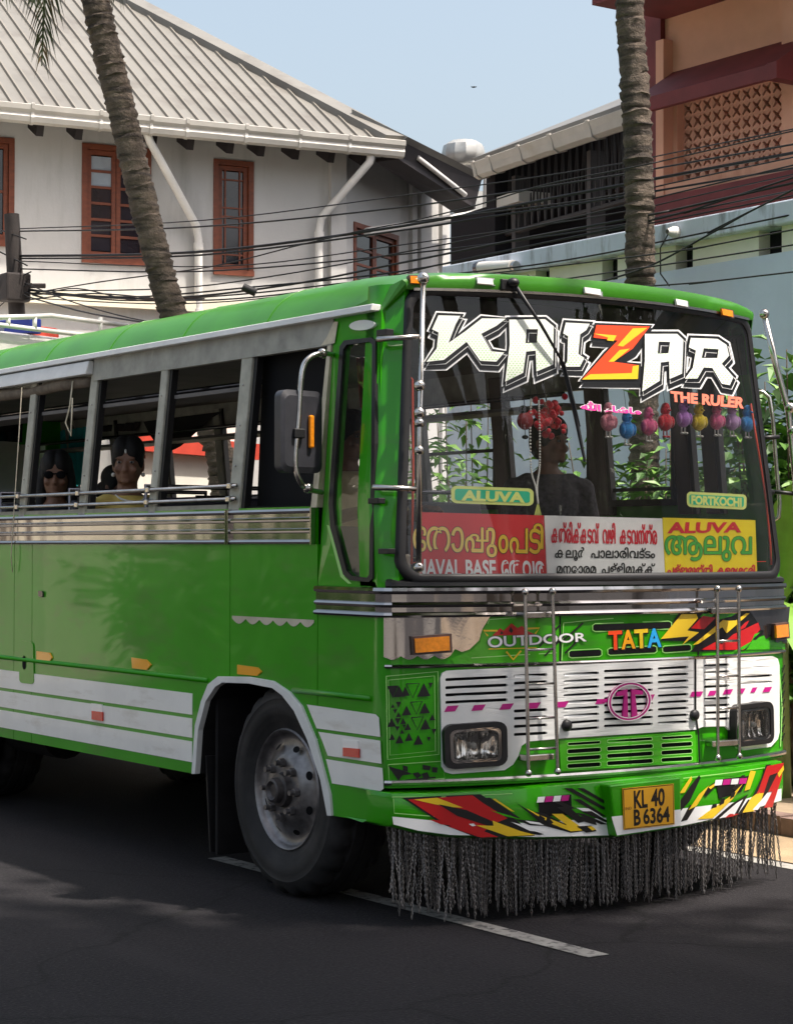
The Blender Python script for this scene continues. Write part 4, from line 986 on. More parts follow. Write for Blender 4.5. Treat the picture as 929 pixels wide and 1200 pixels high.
# chrome belt with ribs
def rib_strip(name, prof, path, m, parent=bus, smooth=False):
    rows = [[p_(off, z) for p_ in path] for off, z in prof]
    return MB().grid(rows).build(name, M[m], parent)
def sidepath(y0, y1, n=2): return [(lambda off, z, y=y0+(y1-y0)*i/(n-1): SPt(y, z, off)) for i in range(n)]
BELT = [(0,1.666),(.016,1.668),(.02,1.676),(.016,1.684),(.006,1.688),(.006,1.716),(.014,1.720),(.016,1.728),(.014,1.736),(.006,1.74),(.006,1.768),(.014,1.772),(.016,1.78),(.014,1.788),(.006,1.792),(.006,1.808),(.016,1.812),(.02,1.82),(.016,1.83),(-.03,1.832)]
rib_strip('belt_moulding', BELT, sidepath(yB+.012, L_BUS, 8), 'chrome'); rib_strip('belt_moulding', BELT, sidepath(.575, yB-.012, 3), 'chrome')
for y0 in (.565, 1.331, 1.352):
    MB().box((-.022, y0, 1.664), (.0, y0+.012, 1.834)).build('moulding_end', M['chrome'], bus)
MB().box((.004, .56, 1.6), (.016, L_BUS, 1.84)).build('waist_panel', M['paint_green'], bus)
# scalloped bright trim on the driver's door
pts = [(272,721.5)]
for k in range(6):
    for j in range(1, 7): 
        t_ = (k+j/6)/6; pts.append((272+96*t_, 721.5+5*t_))
low = []
for k in range(6):
    for j in range(0, 7):
        t_ = (k+j/6)/6; low.append((272+96*t_, 724.5+5*t_+6*math.sin(math.pi*j/6)))
decal('scalloped_trim', pts+list(reversed(low)), 'zinc', bus, ps, .004, step=6)

# ---------------- window band of the near side
PILL = [(1.32, .105), (2.18, .075), (3.02, .085), (3.83, .08), (4.66, .08), (5.49, .08), (6.32, .08), (7.15, .08), (7.98, .12)]
def pillar(Y, w_, mirror=False, m='pillar_paint'):
    fx = (lambda q: Vector((W-q.x, q.y, q.z))) if mirror else (lambda q: q)
    mb = MB(); z0, z1 = 1.83, 2.66
    vs = [SPt(Y-w_/2, z0), SPt(Y+w_/2, z0), SPt(Y+w_/2, z0)+Vector((.055,0,0)), SPt(Y-w_/2, z0)+Vector((.055,0,0)), SPt(Y-w_/2, z1), SPt(Y+w_/2, z1), SPt(Y+w_/2, z1)+Vector((.055,0,0)), SPt(Y-w_/2, z1)+Vector((.055,0,0))]
    o = mb.hexa([fx(q) for q in vs]).build('window_pillar', M[m], bus, bevel=.006)
    mb = MB(); a = Y-w_/2-.03
    vs = [SPt(a, z0)+Vector((.014,0,0)), SPt(a+.028, z0)+Vector((.014,0,0)), SPt(a+.028, z0)+Vector((.05,0,0)), SPt(a, z0)+Vector((.05,0,0)), SPt(a, z1)+Vector((.014,0,0)), SPt(a+.028, z1)+Vector((.014,0,0)), SPt(a+.028, z1)+Vector((.05,0,0)), SPt(a, z1)+Vector((.05,0,0))]
    mb.hexa([fx(q) for q in vs]).build('window_channel', M['rubber'], o)
    if not mirror:
        for z in (1.9, 2.05, 2.25, 2.45):
            MB().ball(SPt(Y+rg.uniform(-.01,.01), z, .001), .006, 6, 4).build('rivet', M['steel'], o)
    return o
for Y, w_ in PILL: pillar(Y, w_)
MB().hexa([SPt(1.4, 1.832, -.01), SPt(L_BUS, 1.832, -.01), SPt(L_BUS, 1.832)+Vector((.09,0,0)), SPt(1.4, 1.832)+Vector((.09,0,0)), SPt(1.4, 1.862, -.01), SPt(L_BUS, 1.862, -.01), SPt(L_BUS, 1.862)+Vector((.09,0,0)), SPt(1.4, 1.862)+Vector((.09,0,0))]).build('window_sill', M['grey_paint'], bus)
for z in (1.951, 1.886):
    MB().tube([SPt(1.27, z, .02), SPt(L_BUS, z, .02)], .0095, 8).build('guard_rail', M['steel'], bus, smooth=True)
for Y, w_ in PILL[:6]:
    for z in (1.951, 1.886): MB().box(SPt(Y-.02, z-.014, .036), SPt(Y+.02, z+.014, -.004)).build('rail_clamp', M['steel'], bus, bevel=.004)
# letterboard above the windows
side_panel('letterboard', [(.545, 2.585), (3.03, 2.585), (3.03, 2.715), (.545, 2.715)], 'grey_paint', off=.004, th=.04)
decal('worn_paint', [(391,377),(396,377),(392,402),(376,405),(383,395)], 'cream_paint', bus, ps, .0065)
side_panel('letterboard', [(3.04, 2.6), (L_BUS, 2.6), (L_BUS, 2.715), (3.04, 2.715)], 'grey_paint', off=-.02, th=.02)
MB().hexa([SPt(3.035, 2.622, .05), SPt(L_BUS, 2.622, .05), SPt(L_BUS, 2.622, -.0), SPt(3.035, 2.622, 0), SPt(3.035, 2.70, .035), SPt(L_BUS, 2.70, .035), SPt(L_BUS, 2.70, 0), SPt(3.035, 2.70, 0)]).build('shutter_box', M['white_trim'], bus, bevel=.006)
MB().tube([SPt(3.1+i*.4, 2.585+.012*math.sin(i*2.1), -.02) for i in range(13)], [.03+.008*(i % 2) for i in range(13)], 9).build('rolled_shutter', mat('canvas', (.2, .16, .12), .9, noise=(12, .4), bump=(20, .5, .02)), bus, smooth=True)
MB().tube([SPt(3.25, 2.6, .02), SPt(3.235, 2.45, .03), SPt(3.27, 2.36, .03), SPt(3.2, 2.28, .02), SPt(3.21, 2.5, .03)], .005, 5).build('cord', M['cream_paint'], bus, smooth=True)
MB().tube([SPt(3.86, 2.6, .06), SPt(3.90, 1.6, .03), SPt(3.9, 1.5, .02)], .003, 5).build('cord', M['cream_paint'], bus, smooth=True)
MB().hexa([SPt(.175, 2.708, .045), SPt(L_BUS, 2.708, .045), SPt(L_BUS, 2.708, -.02), SPt(.175, 2.708, -.02), SPt(.175, 2.74, .04), SPt(L_BUS, 2.74, .04), SPt(L_BUS, 2.737, -.02), SPt(.175, 2.737, -.02)]).build('rain_gutter', M['white_trim'], bus, bevel=.004)
# driver's window: cream front post, dark inside
side_panel('window_post', [(.548, 1.835), (.60, 1.835), (.585, 2.2), (.578, 2.59), (.548, 2.59)], 'cream_paint', off=.003, th=.04)
MB().hexa([Vector((.10, .74, 1.3)), Vector((.10, 1.30, 1.3)), Vector((.12, 1.30, 1.3)), Vector((.12, .74, 1.3)), Vector((.16, .66, 2.62)), Vector((.16, 1.30, 2.62)), Vector((.18, 1.30, 2.62)), Vector((.18, .66, 2.62))]).build('dark_board', M['black'], bus)  # black board added so the driver's window opening looks dark inside
MB().box((.03, .6, 1.832), (.1, 1.27, 1.85)).build('window_sill', M['black'], bus)
# quarter panel with the corner window
QW = [(405,399),(437,395.5),(442,400),(441,520),(438.5,678),(434,682),(412,680),(404,673),(389,618),(387,590),(390,545),(400,406)]
QI = [(408,404),(435,400.5),(438,404),(437,520),(434.5,673),(432,677),(414,675),(408,669),(394,615),(392,590),(395,545),(404,410)]
def yzl(l): return [yz(*q) for q in l]
side_panel('quarter_panel', [(.055, 1.478), (.54, 1.478), (.54, 2.715), (.155, 2.715)], 'paint_green', holes=[yzl(QI)], th=.03)
fO = [SPt(y, z, .010) for y, z in yzl(QW)]; fI = [SPt(y, z, .010) for y, z in yzl(QI)]
MB().prism(fO, [q+Vector((.02,0,0)) for q in fO], [fI], [[q+Vector((.02,0,0)) for q in fI]]).build('quarter_gasket', M['rubber'], bus)
MB().sheet([SPt(y, z, -.006) for y, z in yzl(QI)]).build('quarter_glass', M['side_glass'], bus)
decal('quarter_lower_panel', [(390,616),(437,618),(434.5,673),(432,677),(414,675),(408,669)], 'dash', bus, ps, -.02)
decal('lime_edge', [(383,615),(386,616),(404,676),(412,684),(408,684),(399,676)], 'line_lime', bus, ps, .002)
o = decal('side_lamp', [(424+15*math.cos(R(a)), 381-.0*a+6*math.sin(R(a))-1.2*math.cos(R(a))) for a in range(0, 360, 20)], 'chrome', bus, ps, .012, th=.012); o.data.materials[0] = M['clear_lens']
for (x, y) in ((450, 390), (440, 587), (452, 646)):
    MB().box(ps(x, y, .02)-Vector((.0, .018, .012)), ps(x, y, -.01)+Vector((.01, .018, .012))).build('hinge', M['rubber'], bus, bevel=.003)

# ---------------- front shell
def front_path(n=40, y_side=.10):
    pts = [(0., y_side), (0., .06), (.004, .03), (.014, .01), (.032, -bow(.032)+.002)]
    for i in range(1, n):
        X = .032+(W-.064)*i/n; pts.append((X, -bow(X)))
    pts += [(W-x, y) for x, y in reversed(pts[:5])]; return pts
FPATH = front_path()
def off_path(pts, off):
    out = []
    for i, (x, y) in enumerate(pts):
        a = pts[max(0, i-1)]; b = pts[min(len(pts)-1, i+1)]; tx, ty = b[0]-a[0], b[1]-a[1]; l_ = math.hypot(tx, ty); out.append((x+ty/l_*off, y-tx/l_*off))
    return out
def wrap(name, prof, m, path=FPATH, th=0, smooth=False, auto=None):
    rows = [[Vector((x, y, z)) for x, y in off_path(path, off)] for off, z in prof]
    return MB().grid(rows).build(name, M[m], bus, smooth=smooth, auto=auto)
wrap('front_panel', [(-.12,.60),(0,.60),(0,.8),(0,1.0),(0,1.2),(0,1.36),(-.0,1.50)], 'paint_green', auto=50)
long_path = [(0., .545), (0., .3)]+FPATH+[(W, .3), (W, .545)]
wrap('front_moulding', [(0,1.343),(.018,1.345),(.024,1.354),(.018,1.364),(.008,1.368),(.008,1.388),(.016,1.392),(.02,1.40),(.016,1.408),(.008,1.412),(.008,1.446),(.018,1.45),(.022,1.46),(.018,1.474),(-.02,1.482)], 'chrome', long_path)
wrap('front_trim', [(0,1.122),(.014,1.124),(.018,1.131),(.014,1.138),(0,1.14)], 'chrome', FPATH[3:-3])
wrap('front_trim', [(0,.612),(.016,.614),(.02,.624),(.016,.634),(0,.636)], 'steel', FPATH[3:-3])
wrap('windscreen_sill', [(.0,1.478),(.01,1.482),(.006,1.5),(-.03,1.52)], 'rubber', FPATH[3:-3])
# bright corner plates
sc_l = [(449.5,724),(574,722.5),(565,737),(561,750.6),(550,761),(541,764),(533,760.6)]
for k in range(4):
    for j in range(0, 5): sc_l.append((528-19.5*(k+j/5), 768+1.2*k/4+4.5*math.sin(math.pi*j/5)))
sc_l.append((449.5, 770))
decal('corner_plate', sc_l, 'chrome_wavy', bus, pf, .004, step=8)
decal('corner_plate', [(868,713),(876,717),(882.5,724.5),(887,733),(891,739),(894,747),(897,748.5),(902,746),(906,748),(909.6,754),(914,751),(921,754),(925,711)], 'chrome_dark', bus, pf, .004, step=8)
# fine pale pinstripes
def line_px(name, pts, wd, m, surf=pf, off=.0045, parent=bus):
    up_ = []; dn = []
    for i, (x, y) in enumerate(pts):
        a = pts[max(0, i-1)]; b = pts[min(len(pts)-1, i+1)]; tx, ty = b[0]-a[0], b[1]-a[1]; l_ = math.hypot(tx, ty) or 1
        up_.append((x-ty/l_*wd/2, y+tx/l_*wd/2)); dn.append((x+ty/l_*wd/2, y-tx/l_*wd/2))
    mb = MB(); vs = [surf(*q, off) for q in up_]+[surf(*q, off) for q in dn]; n = len(pts)
    mb.add(vs, [(i, i+1, n+i+1, n+i) for i in range(n-1)]); return mb.build(name, M[m], parent, fix=False)
def ring_px(pts): return list(pts)+[pts[0]]
line_px('pinstripe', ring_px([(452.5,792.5),(513,787),(514,884),(454,890)]), 1.1, 'line_lime')
line_px('pinstripe', ring_px([(455,797),(509,792),(510,880),(457,885)]), .8, 'line_lime')
line_px('pinstripe', ring_px([(455,896),(518,892),(521,912),(456,917)]), .9, 'line_lime')
line_px('pinstripe', [(571,731),(573,726),(600,724),(606,724)], 1, 'line_lime')
line_px('pinstripe', [(552,771),(600,768),(652,765)], 1, 'line_lime')
line_px('pinstripe', [(658,774),(660,730),(700,726),(800,719)], 1, 'line_lime')
line_px('pinstripe', [(913,790),(916,830),(914,875)], 1, 'line_lime')
for k in range(9): line_px('pinstripe', [(915.5,784+k*10),(919,779+k*10),(916,788+k*10)], 1.2, 'decal_black')
# black triangle decals on the left corner
TRI = []
def tri(cx, cy, s, up_=True): 
    h = s*1.05; return [(cx-s/2, cy+h/2), (cx+s/2, cy+h/2-s*.06), (cx, cy-h/2)] if up_ else [(cx-s/2, cy-h/2), (cx+s/2, cy-h/2-s*.06), (cx, cy+h/2)]
def cp(x, y): return (440+x*.2691, 690+y*.2691)
for (x, y, s, u_) in ((75,450,50,0),(102,447,48,1),(130,447,40,1),(162,445,58,0),(210,440,58,1),(240,420,20,0),(75,510,16,1),(100,505,24,0),(135,530,42,1),(178,520,50,0),(214,520,45,1),(85,535,18,0),(100,548,22,1),(70,582,38,1),(97,578,26,0),(120,576,26,1),(140,600,30,1),(182,588,52,0),(217,590,45,1),(247,560,26,1),(254,622,22,0),(72,645,26,1),(104,655,36,1),(145,645,34,1),(186,658,42,1),(232,655,18,0),(95,610,20,0),(115,622,18,1),(125,600,16,0)):
    q = [cp(*v) for v in tri(x, y, s, u_)]
    if s >= 50 and not u_ and x > 100:
        line_px('triangle_mark', ring_px(q), 1.3, 'decal_black', off=.005)
    else: decal('triangle_mark', q, 'decal_black', bus, pf, .005)
def c7(x, y): return (440+x*.2691, 880+y*.2692)
for q in ([(55,66),(130,88),(160,100),(118,106),(100,130)], [(118,62),(140,68),(140,90),(120,84)], [(160,98),(185,92),(200,108),(180,120)], [(205,60),(240,66),(236,84),(206,80)], [(245,70),(270,72),(268,95),(246,92)], [(200,100),(225,92),(235,115),(215,135)], [(130,125),(260,112),(262,118),(132,130)]):
    decal('diamond_mark', [c7(*v) for v in q], 'decal_black', bus, pf, .005)

# ---------------- grille
def slot(x0, y0, x1, y1, h): 
    dx, dy = x1-x0, y1-y0; l_ = math.hypot(dx, dy); nx, ny = -dy/l_*h/2, dx/l_*h/2; ux, uy = dx/l_*h*.45, dy/l_*h*.45
    return [(x0+nx, y0+ny), (x0-ux*.7+nx*.6, y0-uy*.7+ny*.6), (x0-ux*.7-nx*.6, y0-uy*.7-ny*.6), (x0-nx, y0-ny), (x1-nx, y1-ny), (x1+ux*.7-nx*.6, y1+uy*.7-ny*.6), (x1+ux*.7+nx*.6, y1+uy*.7+ny*.6), (x1+nx, y1+ny)]
def c6(x, y): return (680+x*.268, 690+y*.268)
GW = [(516,795),(518,789),(524,786),(655,780),(740,776),(815,773),(905,769),(911,772),(913,780),(913,858),(911,866),(903,875),(873,879),(864,877),(860,868),(856,857),(850,851),(822,852),(815,855),(740,860),(661,865),(618,869),(611,874),(607,886),(601,896),(591,902.5),(530,907),(522,905),(518,899)]
slots = []
for y in (390, 425, 457, 489): slots.append(slot(*cp(308, y+6), *cp(570, y-6), 3.7))
for y in (378, 409, 441, 471, 530, 562, 597, 632): slots.append(slot(*cp(606, y+3), *cp(742, y-4), 3.6))
for k in range(9):
    slots.append(slot(661, 790.5+k*8.1+.5, 700.5, 788+k*8.0+.5, 3.2))
    slots.append(slot(708.5, 786.6+k*8.05, 763.5, 784.2+k*8.0, 3.2))
    slots.append(slot(771.5, 783.6+k*8.0, 805, 781.6+k*8.0, 3.2))
for y in (335, 365, 396, 426, 480, 510, 541, 570): slots.append(slot(*c6(543, y+3), *c6(646, y-3), 3.2))
for y in (384, 413): slots.append(slot(*c6(690, y+5), *c6(833, y-6), 2.6))
g = drape(GW, pf, .016, [list(reversed(s_)) for s_ in slots], step=40).build('grille', M['grille_white'], bus, fix=False)
sm = g.modifiers.new('solid', 'SOLIDIFY'); sm.thickness = .014; sm.offset = -1
decal('grille_backing', GW, 'black', bus, pf, .0015, step=16)
LG = [(655,868),(814,857),(817,893),(657,904)]
ls = []
for r_ in range(4):
    y = 871.5+r_*8.8 if r_ else 870.5
    for (x0, x1, d0) in ((666,702,0), (712.5,763,-3.2), (776,809,-7)):
        yy0 = 872+r_*8.6+d0; ls.append(slot(x0, yy0, x1, yy0-(x1-x0)*.062, 5.4 if r_ else 3.6))
g2 = drape(LG, pf, .012, [list(reversed(s_)) for s_ in ls], step=40).build('lower_grille', M['decal_green'], bus, fix=False)
sm = g2.modifiers.new('solid', 'SOLIDIFY'); sm.thickness = .010; sm.offset = -1
decal('grille_backing', LG, 'black', bus, pf, .001, step=16)
for s_ in ls: line_px('grille_outline', ring_px(s_), .8, 'line_lime', off=.0135)
# slim horizontal louvre lines of the white grille
for k in range(8):
    line_px('louvre_line', [(657, 794.5+k*8.1), (735, 790.3+k*8.05), (812, 786+k*8.0)], .5, 'zinc', off=.0175) if k not in (3, 4) else None
# dashed magenta band across the grille
def c3(x, y): return (430+x*.5371, 670+y*.5371)
for x in (168, 227, 288, 347, 408):
    s = (x-168)/61; y = 299-2.3*s; decal('band_mark', [c3(x, y+7), c3(x+7, y-6), c3(x+32, y-7.5), c3(x+24, y+5.5)], 'decal_magenta', bus, pf, .018)
for (x0, x1, y) in ((497, 520, 283), (703, 730, 267), (742, 760, 265), (775, 795, 262), (808, 822, 260), (835, 848, 258), (862, 880, 257)):
    decal('band_mark', [c3(x0, y+6), c3(x0+5, y-5), c3(x1+3, y-6), c3(x1-3, y+5)], 'decal_magenta', bus, pf, .018)
# round maker's emblem
cx, cy, rx, ry = 737.5, 822, 25, 22.5
ang = [R(a) for a in range(0, 360, 12)]
el = lambda k, dx=0, dy=0: [(cx+dx+rx*k*math.cos(a), cy+dy+ry*k*math.sin(a)-.06*rx*k*math.cos(a)) for a in ang]
emb = decal('emblem', el(1), 'decal_magenta', bus, pf, .026, holes=[list(reversed(el(.86)))], th=.01)
decal('emblem_letter', [(722,811.5),(735,807.5),(735.6,843),(729,843.5),(731.5,815),(722,816)], 'decal_magenta', emb, pf, .026, th=.009)
decal('emblem_letter', [(739.5,807.3),(753,809.5),(753,814),(744,814),(747,842),(740.5,843)], 'decal_magenta', emb, pf, .026, th=.009)
line_px('emblem_edge', ring_px(el(1.0)), 1.0, 'decal_white', off=.0275, parent=emb)
line_px('emblem_edge', ring_px(el(.86)), .9, 'decal_white', off=.0275, parent=emb)
decal('band_mark', [(705,823),(713,817),(713,823)], 'decal_magenta', bus, pf, .02); decal('band_mark', [(762,814),(767,813.5),(763,822)], 'decal_magenta', bus, pf, .02)
# bonnet seams and catches
for x0, y0, x1, y1 in ((656,722,656,778),(817,720,818,768)): line_px('panel_gap', [(x0,y0),(x1,y1)], 1.8, 'black', off=.004)
for pts in ([(814.5,772),(814.5,836),(818,860),(819,894)],): line_px('panel_gap', pts, 2.0, 'black', off=.019)
for (x, y) in ((663, 850), (812.5, 838)):
    q = pf(x, y, .02); MB().lathe([(0, 0), (.0, .027), (-.012, .026), (-.02, .018), (-.022, 0)], q, 'Y', 16).build('bonnet_catch', M['rubber'], bus, smooth=True, auto=40)
# vents above the grille
for (q, h) in (((697,735.5,783.5,732.5), 7.2), ((669,766.5,702,764.8), 7), ((714.5,763.7,766.5,761), 6.6), ((778.5,761,807,759), 6.2)):
    s_ = slot(*q, h); decal('vent', s_, 'black', bus, pf, .0045); line_px('vent_edge', ring_px(slot(*q, h+2.2)), .9, 'line_lime', off=.005)

# ---------------- headlamps and indicators
def lampq(q, name, right=False):
    o = decal(name, rrq(q, .2, asp=1.35), 'rubber', bus, pf, .054, holes=[list(reversed(rrq([bil(q,.08,.11), bil(q,.92,.11), bil(q,.92,.89), bil(q,.08,.89)], .2, asp=1.35)))], th=.05)
    iq = [bil(q,.09,.12), bil(q,.91,.12), bil(q,.91,.88), bil(q,.09,.88)]
    decal('bezel', rrq(iq, .18, asp=1.35), 'chrome_wavy', o, pf, .05, holes=[list(reversed(rrq([bil(iq,.06,.08), bil(iq,.94,.08), bil(iq,.94,.92), bil(iq,.06,.92)], .18, asp=1.35)))], th=.012)
    # reflector bowl behind a fluted lens
    bm_ = MB(); rows = []
    for s_, dp in ((1, .046), (.88, .034), (.7, .026), (.45, .021), (.2, .0185), (.02, .018)):
        c_ = bil(iq, .5, .5); rows.append([pf(c_[0]+(x-c_[0])*s_*.95, c_[1]+(y-c_[1])*s_*.93, dp) for x, y in rrq(iq, .18, asp=1.35)])
    bm_.grid(rows, close=True).build('reflector', mat('lamp_bowl', (.85, .84, .82), .14, metal=1, noise=(10, .2), bump=(14, 1.0, .04, 1), obj_scale=(1.6, 1, .5)), o, smooth=True)
    c_ = bil(iq, .45, .5); MB().ball(pf(*c_, .028), .014, 10, 6).build('bulb', M['clear_lens'], o, smooth=True)
    decal('lens', rrq(iq, .18, asp=1.35), 'lens_glass', o, pf, .049)
    for k in (): line_px('lens_flute', [bil(iq, k/5+.03*math.sin(k), .08), bil(iq, k/5-.02, .92)], .35, 'clear_lens', off=.0315, parent=o)
    return o
M['lens_glass'] = glass_mat('lens_glass', (.8, .78, .76), 1.0, .02, .06)
lampq([(520,850),(594,845),(595,897),(522,902)], 'headlamp'); lampq([(861.5,827),(906,821.5),(907,870.5),(862.5,876)], 'headlamp')
for q in ([(483,746),(529,742.5),(530,764.5),(484.5,768)], [(908,731),(924,729),(925,748),(909,750)]):
    o = decal('indicator', q, 'brown_post', bus, pf, .03, th=.03); decal('lens', [bil(q,.06,.12), bil(q,.94,.12), bil(q,.94,.88), bil(q,.06,.88)], 'amber', o, pf, .042, th=.012)
# ---------------- painted graphics between moulding and grille
decal('lettering_board', [(574,724.5),(655,722),(655,777),(536,783),(528,772),(541,766.5),(550,764),(562,753),(566,738)], 'decal_green', bus, pf, .0025, step=10)
def c3b(x, y): return (550+x*.2045, 690+y*.2045)
line_px('logo_frame', [c3b(*q) for q in ((105,270),(80,240),(160,240))], 2.2, 'decal_yellow', off=.006); line_px('logo_frame', [c3b(*q) for q in ((330,228),(400,225),(375,258))], 2.2, 'decal_yellow', off=.006)
line_px('logo_frame', [c3b(*q) for q in ((108,345),(385,338))], 1.2, 'decal_yellow', off=.006); line_px('logo_frame', [c3b(*q) for q in ((210,360),(250,405),(295,355))], 2.2, 'decal_yellow', off=.006)
decal('logo_mountain', [c3b(*q) for q in ((130,268),(175,225),(195,240),(240,197),(275,225),(300,212),(330,240),(375,262))], 'decal_red', bus, pf, .006)
for q in (((235,215),(250,240),(240,255),(225,240)), ((180,240),(195,255),(175,262))): decal('logo_shade', [c3b(*v) for v in q], 'decal_black', bus, pf, .0065)
for (a, b) in (((400,330),(520,205)), ((430,385),(540,270)), ((530,300),(650,195)), ((545,370),(640,275))):
    line_px('logo_streak', [c3b(*a), c3b(*b)], 2.0, 'decal_black', off=.0055)
tq = [c3b(104,275), c3b(664,252), c3b(666,300), c3b(108,337)]
text('OUTDOOR', tq, 'decal_black', bus, pf, .007, grow=.05); text('OUTDOOR', tq, 'decal_white', bus, pf, .0078, grow=.02)
for i, (ch, m_) in enumerate((('T', 'decal_orange'), ('A', 'amber_reflector'), ('T', 'decal_yellow'), ('A', 'decal_blue'))):
    x0 = 713+15.2*i; x1 = x0+14.6; q = [(x0,740.5-i*.9),(x1,739.6-i*.9),(x1+.6,760-i*.9),(x0+.6,761-i*.9)]
    if ch == 'A': q[0] = (x0-1, q[0][1]); q[1] = (x1+1, q[1][1])
    text(ch, [(x+.9, y+.9) for x, y in q], 'decal_black', bus, pf, .006, grow=.045); text(ch, q, m_, bus, pf, .008, grow=.03)
def c4b(x, y): return (700+x*.2465, 690+y*.2465)
for m_, q, o_ in (('decal_black', ((385,115),(720,105),(765,165),(785,215),(700,292),(440,300),(480,250),(300,246)), .0045),
    ('decal_green', ((640,240),(730,240),(790,222),(800,245),(890,262),(890,285),(705,290),(740,240)), .005),
    ('decal_green', ((500,118),(560,118),(540,135),(485,132)), .006), ('decal_green', ((590,110),(670,108),(640,130),(560,150)), .006),
    ('decal_yellow', ((398,120),(468,120),(476,140),(425,198),(480,207),(400,268),(432,226),(300,238)), .006),
    ('decal_red', ((500,128),(560,138),(505,192),(442,188)), .006), ('decal_yellow', ((450,268),(595,148),(625,152),(602,198),(655,150),(705,116),(722,116),(612,212),(592,182),(478,262)), .0065),
    ('decal_red', ((490,290),(600,230),(640,218),(700,190),(762,160),(772,192),(695,290)), .006), ('decal_red', ((640,190),(720,150),(700,185),(640,210)), .0062),
    ('decal_green', ((640,300),(730,250),(745,215),(775,205),(700,285)), .0063), ('decal_black', ((560,250),(640,190),(720,140),(650,210),(590,262)), .0068), ('decal_black', ((735,240),(785,195),(788,205),(752,242)), .0068)):
    decal('painted_flash', [c4b(*v) for v in q], m_, bus, pf, o_)

# ---------------- bumper
BT = [(455,930),(520,930),(600,925.5),(709,916.5),(800,907.5),(860,900),(917,892)]
BB = [(458,966),(490,974),(527,979),(629,981.5),(720,979.5),(795,969),(860,955),(917,938)]
def lerp_line(L_, x):
    for i in range(len(L_)-1):
        if L_[i][0] <= x <= L_[i+1][0]: t_ = (x-L_[i][0])/(L_[i+1][0]-L_[i][0]); return L_[i][1]+(L_[i+1][1]-L_[i][1])*t_
    return L_[0][1] if x < L_[0][0] else L_[-1][1]
xs = [459+456*i/28 for i in range(29)]
rows = []; top = [pb(x, lerp_line(BT, x)) for x in xs]; bot = [pb(x, lerp_line(BB, x)) for x in xs]
rows.append([q+Vector((0, .2, .004)) for q in top]); rows.append([q+Vector((0, .012, .002)) for q in top])
for k in range(0, 7):
    f_ = k/6; rows.append([a+(b-a)*f_+Vector((0, -.012*math.sin(math.pi*f_), 0)) for a, b in zip(top, bot)])
rows.append([q+Vector((0, .03, -.012)) for q in bot]); rows.append([q+Vector((0, .18, -.0)) for q in bot])
bumper = MB().grid(rows).build('bumper', M['paint_green'], bus, smooth=True, auto=50)
for s, col in ((0, 0), (-1, -1)):      # wrapped ends
    e = [r_[col] for r_ in rows]; d = Vector((-.014 if s == 0 else .014, .04, 0)); d2 = Vector((-.02 if s == 0 else .02, .17, 0))
    MB().grid([e, [q+d for q in e], [q+d2 for q in e]]).build('bumper_end', M['paint_green'], bumper, smooth=True)
def pbb(x, y, off=0.): return pb(x, y, off+.013)
wl = [(459.5,957),(512,962),(620,964.5),(682,960),(722,957.5),(795,948),(860,940),(915,924)]
decal('bumper_lip', wl+[(x, lerp_line(BB, x)-.6) for x in (915,860,795,722,682,629,527,490,461)], 'decal_white', bumper, pbb, .001, step=10)
def c6b(x, y): return (445+x*.2745, 915+y*.2742)
def c5b(x, y): return (640+x*.3111, 890+y*.3107)
